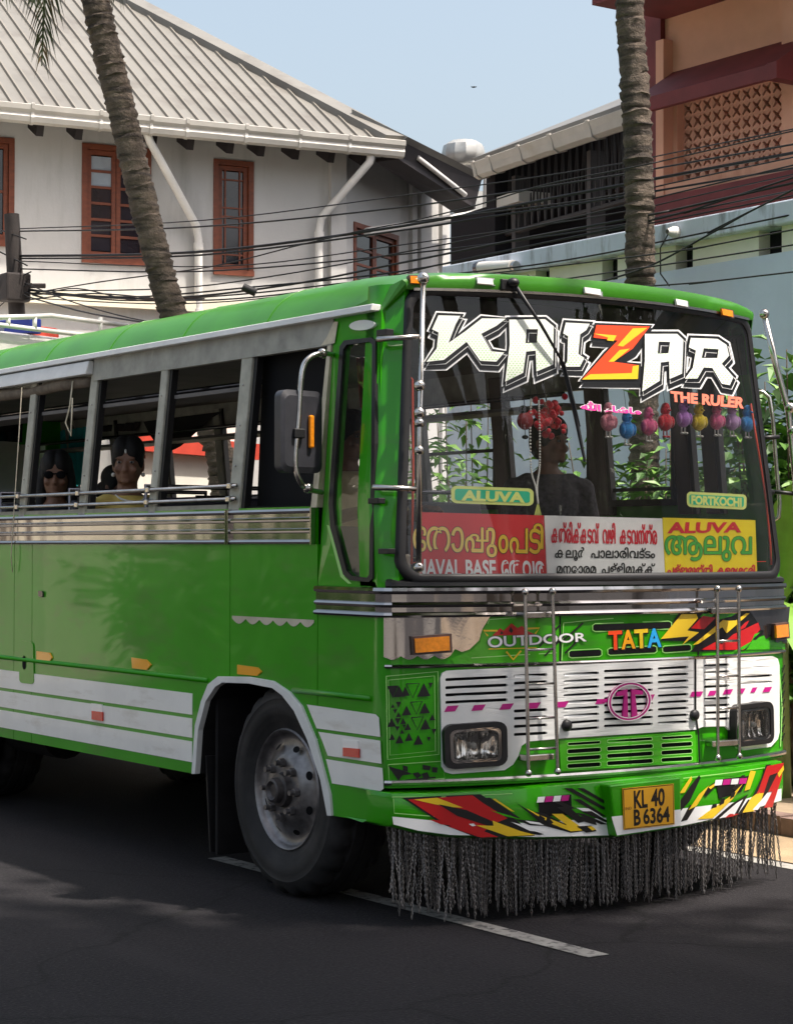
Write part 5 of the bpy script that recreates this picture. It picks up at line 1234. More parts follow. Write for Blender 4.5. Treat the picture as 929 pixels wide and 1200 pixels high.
for f_, m_, q, o_ in ((c6b,'decal_black',((95,72),(430,57),(560,150),(620,200),(660,235),(420,245),(265,185)),.002),
    (c6b,'decal_red',((120,80),(395,62),(440,95),(545,160),(480,185),(420,240),(275,182)),.003),
    (c6b,'decal_yellow',((145,80),(245,72),(355,115),(290,112),(215,96)),.004), (c6b,'decal_black',((250,100),(370,125),(520,190),(470,195),(330,150)),.0042),
    (c6b,'decal_red',((290,195),(385,192),(505,240),(430,242)),.0043), (c6b,'decal_yellow',((410,190),(485,192),(480,170),(600,215),(665,232),(545,237)),.0046),
    (c6b,'decal_green',((470,125),(530,150),(600,165),(560,150)),.0046), (c6b,'decal_white',((380,185),(400,182),(410,192),(395,195)),.005),
    (c6b,'decal_black',((575,165),(690,172),(740,195),(640,190)),.0028), (c6b,'decal_white',((620,170),(680,178),(700,190),(640,182)),.0034),
    (c6b,'decal_black',((580,92),(640,130),(700,138),(780,180),(890,212),(815,222),(700,192),(650,150)),.003),
    (c6b,'decal_yellow',((625,118),(690,150),(740,168),(790,188),(880,211),(815,216),(735,185),(665,145)),.004),
    (c6b,'decal_black',((680,145),(705,160),(695,182),(675,165)),.0045), (c6b,'decal_black',((715,152),(740,178),(725,190),(705,178)),.0045),
    (c5b,'decal_black',((65,108),(95,108),(228,185),(215,190)),.003), (c5b,'decal_black',((115,108),(140,108),(228,160),(225,170)),.003), (c5b,'decal_black',((100,150),(128,150),(226,215),(205,212)),.003), (c5b,'decal_black',((105,200),(140,205),(232,245),(205,245)),.003), (c5b,'decal_black',((130,195),(170,195),(230,232),(225,238)),.0035),
    (c5b,'decal_yellow',((500,128),(545,62),(548,75),(520,125)),.003), (c5b,'decal_black',((500,160),(545,95),(575,58),(580,70),(540,155),(500,200)),.003), (c5b,'decal_yellow',((535,190),(575,130),(612,98),(565,175)),.0035),
    (c5b,'decal_black',((505,235),(540,170),(560,180),(530,228)),.003), (c5b,'decal_yellow',((568,226),(610,195),(690,140),(740,90),(700,150),(625,222)),.004), (c5b,'decal_black',((650,175),(655,150),(672,145),(668,165)),.0045), (c5b,'decal_black',((690,150),(695,125),(712,122),(706,140)),.0045), (c5b,'decal_black',((620,185),(625,170),(642,165),(640,180)),.0045),
    (c5b,'decal_black',((628,226),(700,165),(760,130),(720,205),(660,228)),.0034), (c5b,'decal_white',((650,222),(715,165),(740,150),(705,212)),.0042),
    (c5b,'decal_yellow',((728,202),(770,145),(800,122),(830,120),(780,195)),.004), (c5b,'decal_yellow',((745,118),(768,42),(788,45),(765,112)),.004), (c5b,'decal_black',((720,205),(760,150),(765,152),(735,205)),.0044),
    (c5b,'decal_black',((770,150),(815,55),(825,20),(845,18),(800,120)),.0036), (c5b,'decal_red',((800,110),(830,25),(893,12),(885,70),(850,180),(818,182),(850,120),(790,130)),.0042), (c5b,'decal_yellow',((870,52),(892,22),(894,38),(875,68)),.005), (c5b,'decal_black',((840,60),(870,50),(835,120),(810,150)),.0046)):
    decal('painted_flash', [f_(*v) for v in q], m_, bumper, pbb, o_, step=12)
for f_, m_, q, o_ in ((c6b,'decal_black',((440,75),(470,72),(600,160),(575,158)),.0024), (c6b,'decal_yellow',((480,78),(492,76),(575,132),(560,130)),.0026), (c6b,'decal_black',((700,70),(730,68),(840,120),(800,118)),.0024),
    (c6b,'decal_white',((560,176),(640,196),(720,222),(640,214)),.0048), (c6b,'decal_black',((520,205),(600,198),(700,228),(680,232)),.0044), (c6b,'decal_red',((210,165),(262,170),(300,190),(262,186)),.0046), (c6b,'decal_black',((860,150),(920,175),(925,190),(850,168)),.0046), (c6b,'decal_black',((840,195),(900,190),(925,215),(880,222)),.0046),
    (c6b,'decal_yellow',((885,196),(905,194),(922,208),(905,212)),.005), (c5b,'decal_white',((112,182),(165,184),(222,226),(190,222)),.0026), (c5b,'decal_black',((40,180),(80,176),(150,232),(120,240)),.0032), (c5b,'decal_yellow',((20,205),(60,205),(140,262),(100,265)),.0036),
    (c5b,'decal_red',((690,205),(725,205),(700,215),(672,220)),.0044), (c5b,'decal_black',((585,120),(640,80),(655,82),(600,140)),.0034), (c5b,'decal_yellow',((610,105),(640,86),(645,90),(618,112)),.004), (c5b,'decal_white',((775,190),(812,150),(822,152),(795,190)),.0048), (c5b,'decal_black',((700,110),(735,60),(748,58),(715,120)),.0038)):
    decal('painted_flash', [f_(*v) for v in q], m_, bumper, pbb, o_, step=12)
# recessed hooks in the bumper
for q in ([(630,934),(669,931),(670,955),(632,957)], [(838,914),(878,909),(868,928),(842,936)]):
    decal('tow_recess', q, 'under', bumper, pbb, .0022); x0, y0 = q[0]
    for k in range(4): decal('tow_band', [(x0+k*9.5,y0-.6*k),(x0+8.6+k*9.5,y0-.6-.6*k),(x0+7+k*9.5,y0+6-.6*k),(x0-1.5+k*9.5,y0+6.6-.6*k)], ('decal_magenta' if k % 2 else 'decal_white'), bumper, pbb, .005)
line_px('pinstripe', [(459,934),(520,934),(600,930)], 1, 'line_lime', pbb, .0025, bumper); line_px('pinstripe', [(800,912),(860,905),(912,897)], 1, 'line_lime', pbb, .0025, bumper)
line_px('pinstripe', [(461,936),(462,953),(512,957)], 1, 'line_lime', pbb, .0025, bumper)
# number plate housing
NQ = [(714,920.5),(797.5,911),(798,969),(722,981)]
fr = [pb(x, y, .07) for x, y in NQ]; bk = [pb(x, y, -.02) for x, y in NQ]
bk = [q+Vector((0,0,0)) for q in bk]
for a, b in zip(fr, bk): b.x = a.x; b.z = a.z
nph = MB().prism(fr, bk).build('plate_housing', M['paint_green'], bus, bevel=.008)
def pn(x, y, off=0.): 
    a, b, c = fr[0], fr[1], fr[3]; n_ = (b-a).cross(c-a).normalized(); n_ = -n_ if n_.dot(CAM-a) < 0 else n_
    d = ray(x, y); t_ = ((a+n_*off)-CAM).dot(n_)/d.dot(n_); return CAM+d*t_
decal('plate_surround', [(716,957),(797,948.5),(797.5,967.5),(722.6,979)], 'decal_white', nph, pn, .002)
npl = decal('number_plate', [(729,924),(789,918.5),(790,966),(731,972.5)], 'plate_yellow', nph, pn, .008, th=.005)
line_px('plate_border', ring_px([(730,925),(788,919.5),(789,965),(731.8,971.5)]), .9, 'decal_black', pn, .0085, npl)
text('KL', [(742.5,927.5),(757.5,926),(758.2,945.5),(743,947)], 'decal_black', npl, pn, .009, grow=.03); text('40', [(763,925.5),(778,924),(778,943),(763,945)], 'decal_black', npl, pn, .009, grow=.03)
text('B', [(742.5,949.5),(749.5,949),(750,966),(743,967)], 'decal_black', npl, pn, .009, grow=.03); text('6364', [(753.5,948.5),(783.5,945.5),(784,962.5),(754,965.5)], 'decal_black', npl, pn, .009, grow=.03)
text('IND', [(732.5,946),(739.5,945.3),(739.5,948.6),(732.5,949.3)], 'timber_brown', npl, pn, .009)
# chain fringe
links = []
def chain_mesh(n, seed):
    r_ = random.Random(seed); mb = MB(); pitch = .0145; x = y = 0
    for i in range(n):
        z = -pitch*(i+.5); ax = Vector((1,0,0)) if i % 2 else Vector((0,1,0)); x += r_.uniform(-.0008,.0008); y += r_.uniform(-.0008,.0008); ring = []
        for k in range(6):
            a = 2*math.pi*k/6; c = Vector((x, y, z))+ax*.0045*math.cos(a)+Vector((0,0,.0105*math.sin(a))); nrm = (ax*math.cos(a)+Vector((0,0,math.sin(a)))); bn = ax.cross(Vector((0,0,1)))
            ring.append([c+nrm*.0022, c-nrm*.0015+bn*.002, c-nrm*.0015-bn*.002])
        vs = [q for g_ in ring for q in g_]; mb.add(vs, [((k*3+j), (k*3+(j+1) % 3), (((k+1) % 6)*3+(j+1) % 3), (((k+1) % 6)*3+j)) for k in range(6) for j in range(3)])
    return mb.mesh('chain', M['chain'])
cm = [chain_mesh(n, n) for n in (22, 24, 25, 26)]
nch = 298
for i in range(nch):
    f_ = (i+.5)/nch; x = 461+454*(f_**.88); q = pb(x, lerp_line(BB, x)); 
    o = bpy.data.objects.new('chain', cm[rg.randrange(4)]); COL.objects.link(o); attach(o, bumper)
    o.location = q+Vector((0, .05+rg.uniform(-.02,.02), .012)); tilt = .035*math.sin(i*.21)+.03*math.sin(i*.53+1)+rg.gauss(0, .02); sw = rg.gauss(.0, .05)
    if x < 552: tilt = rg.choice((-.13, -.1, -.05, .08, -.16))+rg.gauss(0, .02)
    if x > 890: tilt += rg.choice((.0, .12, -.02))
    o.rotation_euler = (sw, -tilt, rg.uniform(0, 3)); o.scale = (1, 1, max(.8, min(1.04, (q.z-.02)/(.0145*25))*rg.uniform(.84, 1.03)))
# crash ladders
def ladder(px, rungs):
    o = None; r_ = .0085
    (a0, a1), (b0, b1) = px
    A0, A1, B0, B1 = (pf(*q, .075) for q in (a0, a1, b0, b1))
    mb = MB(); mb.tube([A0, A1], r_, 8); lad = mb.build('crash_ladder', M['steel'], bus, smooth=True, auto=50)
    MB().tube([B0, B1], r_, 8).build('rail', M['steel'], lad, smooth=True, auto=50)
    for q in (A0, A1, B0, B1): MB().ball(q, .017, 12, 8).build('knob', M['steel'], lad, smooth=True)
    for f_ in rungs: MB().tube([A0+(A1-A0)*f_, B0+(B1-B0)*f_], r_*.7, 6).build('rung', M['steel'], lad, smooth=True)
    for f_ in (.13, .92):
        c_ = (A0+(A1-A0)*f_+B0+(B1-B0)*f_)/2; h = (B0-A0)*.62
        MB().box(c_-Vector((abs(h.x)*.9, -.012, .014)), c_+Vector((abs(h.x)*.9, .075, .014))).build('bracket', M['steel'], lad, bevel=.004)
    return lad
ladder((((615,694),(619,906)), ((647,693),(653,904))), (.32, .51, .70, .87)); ladder((((840,690),(840.5,888)), ((865,690),(865.5,886))), (.31, .52, .71))
# ---------------- windscreen surround, glass, corner pillars, roof
ZT, ZB = 2.80, 1.505
def ws_x(z): t_ = (z-1.5)/1.3; return .062+.105*t_
def ws_loop(inset, n=5, r=.09):
    pts = []; zb, zt = ZB+inset, ZT-inset
    def P2(u, z): x0 = ws_x(z)+inset; return (x0+(W-2*x0)*u, z)
    rr_ = r-inset*.5
    for (u0, z0, a0) in ((0, zb, 180), (1, zb, 270), (1, zt, 0), (0, zt, 90)):
        X0, _ = P2(u0, z0); cxx = X0+(rr_ if u0 == 0 else -rr_); czz = z0+(rr_ if z0 == zb else -rr_)
        if (u0, z0) == (1, zb):
            for i in range(1, 16): pts.append(P2(i/16*.92+.04, zb))
        if (u0, z0) == (0, zt):
            for i in range(15, 0, -1): pts.append(P2(i/16*.92+.04, zt))
        for k in range(n+1):
            a = R(a0+90*k/n); pts.append((cxx+rr_*math.cos(a), czz+rr_*math.sin(a)))
    return pts
lo, li = ws_loop(-.008), ws_loop(.03)
def arch_z(X, z): return z+.022*(1-((X-W/2)/(W/2))**2)*max(0, (z-2.2)/.6)
def wsP(X, z, off): z = arch_z(X, z); return Vector((X, front_y(X, z)-off, z))
rows = [[wsP(x, z, -.03) for x, z in lo], [wsP(x, z, .006) for x, z in lo], [wsP(x*.75+x2*.25, z*.75+z2*.25, .012) for (x, z), (x2, z2) in zip(lo, li)], [wsP(x*.3+x2*.7, z*.3+z2*.7, .010) for (x, z), (x2, z2) in zip(lo, li)], [wsP(x, z, .004) for x, z in li], [wsP(x, z, -.02) for x, z in li]]
MB().grid(rows, close=True).build('windscreen_gasket', M['rubber'], bus, smooth=True, auto=60)
tl_ = [(ws_x(2.775)+.03+(W-2*ws_x(2.775)-.06)*i/20, 2.79) for i in range(21)]
MB().grid([[wsP(x, z, .02) for x, z in tl_], [wsP(x, z+.012, .022) for x, z in tl_]]).build('windscreen_trim', M['steel'], bus)
gr = []
for j in range(25):
    z = ZB+.02+(ZT-ZB-.04)*j/24; x0 = ws_x(z)+.02; gr.append([wsP(x0+(W-2*x0)*i/30, z, 0) for i in range(31)])
ws = MB().grid(gr).build('windscreen', M['glass'], bus, smooth=True)
def a_pillar(mirror):
    rows = []
    for j in range(9):
        t_ = j/8; z = 1.48+(2.83-1.48)*t_; xs_ = side_x(z); x1 = ws_x(z); yb = .145*(z-1.5)/1.3
        pts = [(xs_+.02, .20+.09*t_), (xs_, .19+.09*t_), (xs_, .09+yb*.9), (xs_+.006, .045+yb*.95), (xs_+.022, .02+yb), (x1+.0, -bow(x1)+yb+.003), (x1+.03, -bow(x1+.03)+yb+.02)]
        rows.append([Vector(((W-x) if mirror else x, y, z)) for x, y in pts])
    return MB().grid(rows).build('corner_pillar', M['paint_green'], bus, smooth=True, auto=50)
a_pillar(False); a_pillar(True)
# roof
def roof_row(yf, inset, zb, H, c, back=None):
    out = []; wd = W-2*inset
    ss = [0, .01, .03, .06, .1, .15, .22, .3, .42]; us = [s/wd for s in ss]+[.5-(.5-.42/wd)*(1-k/6) for k in range(1, 7)]; us = us+[1-u_ for u_ in reversed(us[:-1])]
    for u_ in us:
        X = inset+wd*u_; s = min(u_, 1-u_)*wd; z = zb+H*(1-math.exp(-s/.11))+c*(1-(2*u_-1)**2)
        Y = back if back is not None else front_y(X, 2.8)+yf; out.append(Vector((X, Y, z)))
    return out
rows = [roof_row(.02, .165, 2.80, 0, .022), roof_row(-.018, .163, 2.80, 0, .022), roof_row(-.026, .158, 2.825, .01, .022), roof_row(-.012, .148, 2.842, .028, .026), roof_row(.04, .135, 2.825, .056, .022), roof_row(.13, .115, 2.785, .112, .02), roof_row(.28, .095, 2.748, .172, .014)]
rows += [roof_row(0, .085, 2.737, .205, .01, y) for y in (.62, 1.2, 2.2, 3.2, 4.2, 5.2, 6.2, 7.2, L_BUS)]
roof_o = MB().grid(rows).build('roof', M['paint_green_roof'], bus, smooth=True, auto=60)
for y in (1.15, 2.0, 2.85, 3.7, 4.55, 5.4):
    rr_ = roof_row(0, .085, 2.737, .205, .01, y); MB().tube([q+Vector((0,0,.001)) for q in rr_], .0032, 6).build('roof_seam', M['paint_green_roof'], roof_o, smooth=True)
for k_ in (0, -1):
    MB().grid([[r_[k_]+Vector((0,0,.002)) for r_ in rows[1:9]], [Vector((side_x(2.70) if k_ == 0 else W-side_x(2.70), max(.16, r_[k_].y+.01), 2.70)) for r_ in rows[1:9]]]).build('roof_corner', M['paint_green_roof'], roof_o)
# wiring lying on the roof edge
MB().tube(smooth_line([pf(x, y, -.06) for x, y in ((618,323),(640,329),(655,326),(672,333),(690,335))], 5), .006, 5).build('roof_wiring', M['cable'], bus, smooth=True)
for q, m_ in (([(479,322),(500,323),(500,334),(480,333)], 'amber'), ([(557,324),(579,326),(580,335),(558,333)], 'clear_lens'), ([(682.5,335),(705,338.5),(706,347.5),(684,344)], 'clear_lens'), ([(790,349),(806,352),(807,361),(792,358)], 'clear_lens'), ([(844,360.5),(859,363.5),(860,373),(846,370)], 'amber')):
    o = decal('marker_lamp', q, 'steel' if m_ != 'amber' else 'brown_post', bus, pf, .028, th=.04); decal('lens', [bil(q,.08,.1), bil(q,.92,.1), bil(q,.92,.86), bil(q,.08,.86)], m_, o, pf, .04, th=.012)

# ---------------- big painted name on the windscreen
def k1(x, y): return (490+x*.2153, 350+y*.2152)
def k2(x, y): return (670+x*.2368, 360+y*.2367)
LET = [([k1(*q) for q in ((108,88),(232,92),(205,140),(165,240),(255,175),(345,105),(478,108),(425,150),(345,192),(398,285),(470,292),(425,345),(335,340),(262,238),(140,335),(42,345),(98,270),(108,185),(72,168))], None, 0),
       ([k1(*q) for q in ((492,112),(690,110),(738,150),(735,360),(640,400),(636,285),(588,290),(572,405),(470,455),(495,250))], [k1(*q) for q in ((590,168),(648,168),(642,238),(585,240))], 0),
       ([k1(*q) for q in ((800,128),(935,135),(915,172),(882,195),(872,300),(905,322),(880,372),(790,372),(808,340),(812,205),(785,190))], None, 0),
       ([k2(*q) for q in ((120,88),(385,95),(300,205),(205,270),(330,287),(325,355),(48,358),(165,228),(225,165),(105,150))], None, 1),
       ([k2(*q) for q in ((358,130),(520,130),(552,160),(545,330),(480,358),(478,270),(440,275),(435,365),(345,420),(358,260))], [k2(*q) for q in ((430,172),(482,174),(474,226),(425,228))], 0),
       ([k2(*q) for q in ((585,150),(720,155),(765,185),(778,240),(742,280),(800,345),(780,388),(738,380),(692,302),(652,300),(620,355),(555,355),(595,300),(610,215),(575,200))], [k2(*q) for q in ((652,205),(722,210),(716,250),(642,250))], 0)]
def grow_poly(pts, d):
    n = len(pts); ar = sum(pts[i][0]*pts[(i+1) % n][1]-pts[(i+1) % n][0]*pts[i][1] for i in range(n)); s = 1 if ar > 0 else -1; out = []
    for i in range(n):
        (xa, ya), (xb, yb), (xc, yc) = pts[i-1], pts[i], pts[(i+1) % n]
        n1 = Vector((yb-ya, xa-xb)); n2 = Vector((yc-yb, xb-xc)); n1.normalize(); n2.normalize(); m_ = n1+n2
        k = 2/max(m_.length_squared, .9); out.append((xb+m_.x*k*d*s*.5*1.0, yb+m_.y*k*d*s*.5*1.0) if False else (xb+s*d*m_.x*2/max(m_.length_squared, 1.3)*.5*1.0*1.0*1.0, yb+s*d*m_.y*2/max(m_.length_squared, 1.3)*.5))
    return out
name_o = None
def lay(i, m_, d, off, shift=(0, 0), use_hole=True):
    P_, H_, red = LET[i]; pts = [(x+shift[0], y+shift[1]) for x, y in grow_poly(P_, 2*d)]
    hs = []
    if H_ and use_hole and d < 3: hs = [list(reversed([(x+shift[0], y+shift[1]) for x, y in grow_poly(H_, -2*d)]))]
    return drape(pts, pf, off, hs, 26).build('name_lettering', M[m_], ws, fix=False)
for i in range(6):
    zi = i*.00012
    lay(i, 'decal_white', 4.6, .0006+zi, (1.5, 7.5), False); lay(i, 'decal_white', 4.4, .0016+zi, (0, 0), False)
for i in range(6):
    zi = i*.00012
    lay(i, 'decal_black', 2.6, .0030+zi, (1.5, 7.5), False); lay(i, 'decal_black', 2.6, .0040+zi, (.8, 3.5), False); lay(i, 'decal_black', 2.6, .0050+zi, (0, 0), False)
for i in range(6):
    if i != 3:
        zi = i*.0001; lay(i, 'decal_white', 1.0, .0062+zi, (1.8, 3.6)); lay(i, 'decal_black', .2, .0072+zi, (1.8, 3.6)); lay(i, 'decal_black', .5, .0082+zi)
    lay(i, 'decal_orange' if i == 3 else 'letter_fill', 0 if i == 3 else -.45, .0094+i*.0001)
M['decal_orange'].node_tree.nodes['Principled BSDF'].inputs['Base Color'].default_value = (.8, .06, .008, 1)
for q in (((105,130),(220,140),(205,168),(172,164),(178,150)), ((300,105),(372,102),(252,195),(225,190)), ((235,212),(285,205),(207,270),(180,270)), ((48,358),(90,332),(295,326),(300,292),(330,287),(325,355))):
    decal('name_flash', [k2(*v) for v in q], 'decal_yellow', ws, pf, .0106)
# small green dots in the letters
for i in (0, 1, 2, 4, 5):
    P_, H_, _ = LET[i]; y0 = min(y for x, y in P_); y1 = max(y for x, y in P_); mb = MB()
    def inside(x, y, pl_):
        c = False; n = len(pl_)
        for a in range(n):
            (xa, ya), (xb, yb) = pl_[a], pl_[a-1]
            if (ya > y) != (yb > y) and x < (xb-xa)*(y-ya)/(yb-ya)+xa: c = not c
        return c
    yy = y0+8; row = 0
    while yy < y1:
        xx = min(x for x, y in P_)+(row % 2)*2
        while xx < max(x for x, y in P_):
            if inside(xx, yy, P_) and all(inside(xx+dx, yy+dy, P_) for dx, dy in ((1.5,0),(-1.5,0),(0,1.5),(0,-1.5))) and not (H_ and inside(xx, yy, H_)):
                s = .25+.75*(yy-y0)/(y1-y0); vs = [pf(xx-1.5*s, yy, .0101), pf(xx, yy-1.0*s, .0101), pf(xx+1.5*s, yy, .0101), pf(xx, yy+1.0*s, .0101)]; mb.add(vs, [(0,1,2,3)])
            xx += 4
        yy += 2.6; row += 1
    mb.build('letter_dots', mat('dot_green', (.42, .68, .3), .5) if 'dot' not in M else M['dot'], ws, fix=False)['kind'] = 'stuff'
tq = [(786,459),(871,466.5),(869.5,478),(787,470)]
text('THE RULER', tq, 'decal_black', ws, pf, .001, grow=.09); text('THE RULER', tq, 'text_salmon', ws, pf, .002, grow=.05)
tq = [(681,470),(750,476),(750,486),(681,480)]
text('\ufdf2 \ufe80\ufe8e\ufeb7\ufe8e\ufee3', tq, 'decal_white', ws, pf, .001, grow=.09); text('\ufdf2 \ufe80\ufe8e\ufeb7\ufe8e\ufee3', tq, 'decal_pink', ws, pf, .002, grow=.045)
# ---------------- route boards inside the glass
def board(name, q, m_, label=None):
    o = decal(name, q, m_, bus, pf, -.010, th=.004); 
    return o
rb = board('route_board', [(488,600),(637,604),(640.5,680),(487,680)], 'board_red')
def ml(s, q, m_, edge, parent, off=-.0085, g=.028, ge=.075):
    def multi(mm, rad, o_, n):
        v0, f0 = text_data(s); x0, x1 = min(v.x for v in v0), max(v.x for v in v0); y0, y1 = min(v.y for v in v0), max(v.y for v in v0); mb = MB()
        for k in range(n):
            dx, dy = rad*math.cos(2*math.pi*k/n), rad*math.sin(2*math.pi*k/n)
            mb.add([pf(u_+dx, v_+dy, o_+k*.00006) for u_, v_ in (bil(q, (t.x-x0)/(x1-x0), 1-(t.y-y0)/(y1-y0)) for t in v0)], f0)
        mb.build('lettering', M[mm], parent, fix=False)
    if edge: multi(edge, ge*14, off, 8)
    multi(m_, g*14, off+.0009, 4)
yt, yb_ = 617, 646
for s, x0, x1, dy0, dy1 in (('\u0d47', 484, 499, 0, 0), ('\u0d24', 500, 527, 0, 0), ('\u0d3e', 529, 543, 0, 0), ('\u0d2a', 545, 566, 0, 0), ('\u0d2a', 550, 572, 3, -13), ('\u0d41', 570, 582, 0, 5), ('\u0d02', 584, 595, 8, 0), ('\u0d2a', 597, 618, 0, 0), ('\u0d1f', 620, 633, 0, 0), ('\u0d3f', 625, 636, -6, -6)):
    ml(s, [(x0, yt+dy0+(x0-490)*.02), (x1, yt+dy0+(x1-490)*.02), (x1, yb_+dy1+(x1-490)*.02), (x0, yb_+dy1+(x0-490)*.02)], 'decal_yellow', 'decal_black', rb)
text('NAVAL BASE', [(488,655.5),(580,657),(581,676),(488,675)], 'decal_white', rb, pf, -.0075, grow=.03); text('\u0d47\u0d24\u0d35\u0d30', [(587,657),(637,658.5),(638,676),(588,676)], 'decal_white', rb, pf, -.0075, grow=.03)
wb = board('route_board', [(637.5,604),(775.5,607.5),(779,680),(641,680)], 'board_white')
ml('\u0d15\u0d24\u0d4d\u0d30\u0d3f\u0d15\u0d4d\u0d15\u0d1f\u0d35\u0d4d  \u0d35\u0d34\u0d3f  \u0d15\u0d1f\u0d35\u0d28\u0d4d\u0d24\u0d4d\u0d30', [(645.5,611),(769,614),(769.5,638),(646,636)], 'text_red', None, wb)
ml('\u0d15\u0d32\u0d42\u0d7c  \u0d2a\u0d3e\u0d32\u0d3e\u0d30\u0d3f\u0d35\u0d1f\u0d4d\u0d1f\u0d02', [(650,640),(767,642),(767,657),(650,657)], 'decal_black', None, wb, g=.02)
ml('\u0d2e\u0d28\u0d4b\u0d30\u0d2e  \u0d2a\u0d33\u0d4d\u0d33\u0d3f\u0d2e\u0d41\u0d15\u0d4d\u0d15\u0d4d', [(652,659),(767,660),(767,675),(652,675)], 'decal_black', None, wb, g=.02)
ybd = board('route_board', [(776,606.5),(884.5,609.5),(887,680),(779.5,680)], 'board_yellow')
text('ALUVA', [(784,612.5),(868,612.5),(866.5,623.5),(783,624.5)], 'text_red', ybd, pf, -.008, grow=.04)
ml('\u0d06\u0d32\u0d41\u0d35', [(779,628),(880,629),(880,657),(779,658)], 'text_green', 'leaf_c', ybd, g=.03, ge=.07)
ml('\u0d2a\u0d33\u0d4d\u0d33\u0d41\u0d30\u0d41\u0d24\u0d4d\u0d24\u0d3f  \u0d15\u0d33\u0d2e\u0d36\u0d47\u0d30\u0d3f', [(782,661),(884,662),(884,676),(782,676)], 'text_red', None, ybd, g=.03)
for q, s, tq in (([(528.5,569),(625,572.5),(625,593),(528.5,589.5)], 'ALUVA', [(543,575),(613,577.5),(613,588.5),(542,586)]), ([(804,576),(874.5,579.5),(874,597.5),(804.5,594)], 'FORTKOCHI', [(810,581),(868,584),(868,593.5),(810,590.5)])):
    st = decal('route_sticker', rrq(q, .28, asp=4), 'sticker_edge', ws, pf, -.003); c_ = bil(q, .5, .5)
    decal('sticker_field', rrq([bil(q,.045,.17), bil(q,.955,.17), bil(q,.955,.83), bil(q,.045,.83)], .2, asp=5), 'sticker_green', st, pf, -.0015)
    text(s, tq, 'sticker_edge', st, pf, -.0005, grow=.05)
for pts in ([(479.5,441),(483,445),(484,555),(482,661)], [(879,473),(889,535),(897,585),(902,640),(903,662)]):
    MB().tube([pf(x, y, -.015) for x, y in pts], .006, 6).build('light_strip', M['decal_orange'], bus, smooth=True)
line_px('board_edge', [(484,659),(640,661),(780,659),(897,658)], .8, 'decal_orange', pf, -.012, bus)
# ---------------- wiper
a = pf(601, 331, .045); b = pf(662, 430, .03)
wp = MB().tube([a, a+(b-a)*.5+Vector((0,-.012,0)), b], [.011, .008, .006], 8).build('wiper', M['rubber'], bus, smooth=True)
MB().ball(a, (.03, .03, .022)).build('pivot', M['rubber'], wp, smooth=True)
MB().box(pf(585, 338, .02)-Vector((.0,.02,.01)), pf(604, 334, .0)+Vector((.0,.01,.02))).build('wiper_motor', M['rubber'], wp, bevel=.006)
MB().tube([pf(x, y, .016) for x, y in ((655,416),(664,445),(674,487),(685,541))], [.006, .011, .011, .007], 6).build('blade', M['rubber'], wp)
MB().tube([b, pf(672, 470, .03), pf(679, 500, .022)], .005, 6).build('blade_carrier', M['rubber'], wp)
# ---------------- guard poles
tp = pf(496, 326, .10); md = pf(491.5, 500, .115); bt = pf(490.5, 665, .115)
gp = MB().tube([tp, md, bt], .0125, 10).build('guard_pole', M['steel'], bus, smooth=True)
for (x, y, r_) in ((496,326,.028), (491.5,452,.026), (491.3,484,.026), (491.2,496,.024), (490.9,528,.024), (490.5,665,.024)): MB().ball(pf(x, y, .112 if y > 340 else .10), r_, 14, 10).build('knob', M['steel'], gp, smooth=True)
for (x0, y0, x1, y1) in ((443,397.5,491,394.5), (438,571,491,573)): MB().tube([ps(x0, y0, .01), ps(x0, y0, .05), pf(x1, y1, .113)], [.012, .014, .011], 8).build('bracket', M['steel'], gp, smooth=True)
dF = 10.75
gp2 = MB().tube([at_depth(895, 369, dF), at_depth(909, 430, dF), at_depth(923, 480, dF), at_depth(931, 560, dF), at_depth(934, 690, dF)], [.016, .017, .017, .016, .016], 10).build('guard_pole', M['steel'], bus, smooth=True)
for (x, y, r_) in ((895,368,.027), (925,478,.03), (928,505,.028)): MB().ball(at_depth(x, y, dF), r_, 14, 10).build('knob', M['steel'], gp2, smooth=True)
lm = MB().tube([at_depth(x, y, 10.9) for x, y in ((884,459),(893,459),(901,466),(905,490),(909,545),(913,590),(912,606),(902,612))], .011, 8).build('mirror_arm', M['steel'], bus, smooth=True)
MB().tube([at_depth(903, 576, 10.75), at_depth(934, 579, dF)], .011, 8).build('bracket', M['rubber'], gp2, smooth=True); MB().tube([at_depth(893, 513, 10.85), at_depth(912, 512, 10.9)], .012, 8).build('bracket', M['rubber'], lm, smooth=True)
MB().tube([at_depth(896, 576, 10.7), at_depth(904, 577, 10.75)], .018, 8).build('bracket', M['rubber'], gp2, smooth=True)
# ---------------- driver's mirror
def mp(x, y, Y=.43): return on_plane(x, y, 1, Y)
arm = MB().tube(smooth_line([ps(390, 416, .0), mp(378, 414, .44), mp(363, 419), mp(354, 436), mp(350, 490), mp(346, 540), mp(351, 563), mp(361, 573, .46), ps(377, 577, .0)], 5), .0125, 10).build('mirror_arm', M['steel'], bus, smooth=True)
c_ = mp(350, 506, .47); hw, hh = .118, .186
ring = []
for sy, s in ((-.035, .86), (-.025, 1), (.03, 1.0), (.035, .96)):
    row = []
    for cx_, cz_, a0 in ((-1,-1,180), (1,-1,270), (1,1,0), (-1,1,90)):
        for k in range(5):
            an = R(a0+90*k/4); row.append(c_+Vector(((cx_*(hw-.035)+.035*math.cos(an))*s, sy+.12*((cx_*(hw-.035)+.035*math.cos(an))), (cz_*(hh-.035)+.035*math.sin(an))*s)))
    ring.append(row)
mb = MB().grid(ring, close=True); mb.add(ring[0], [tuple(range(20))]); mb.add(ring[-1], [tuple(range(20))])
mir = mb.build('mirror', mat('mirror_shell', (.032, .032, .04), .45, noise=(20, .2)), bus, auto=40)
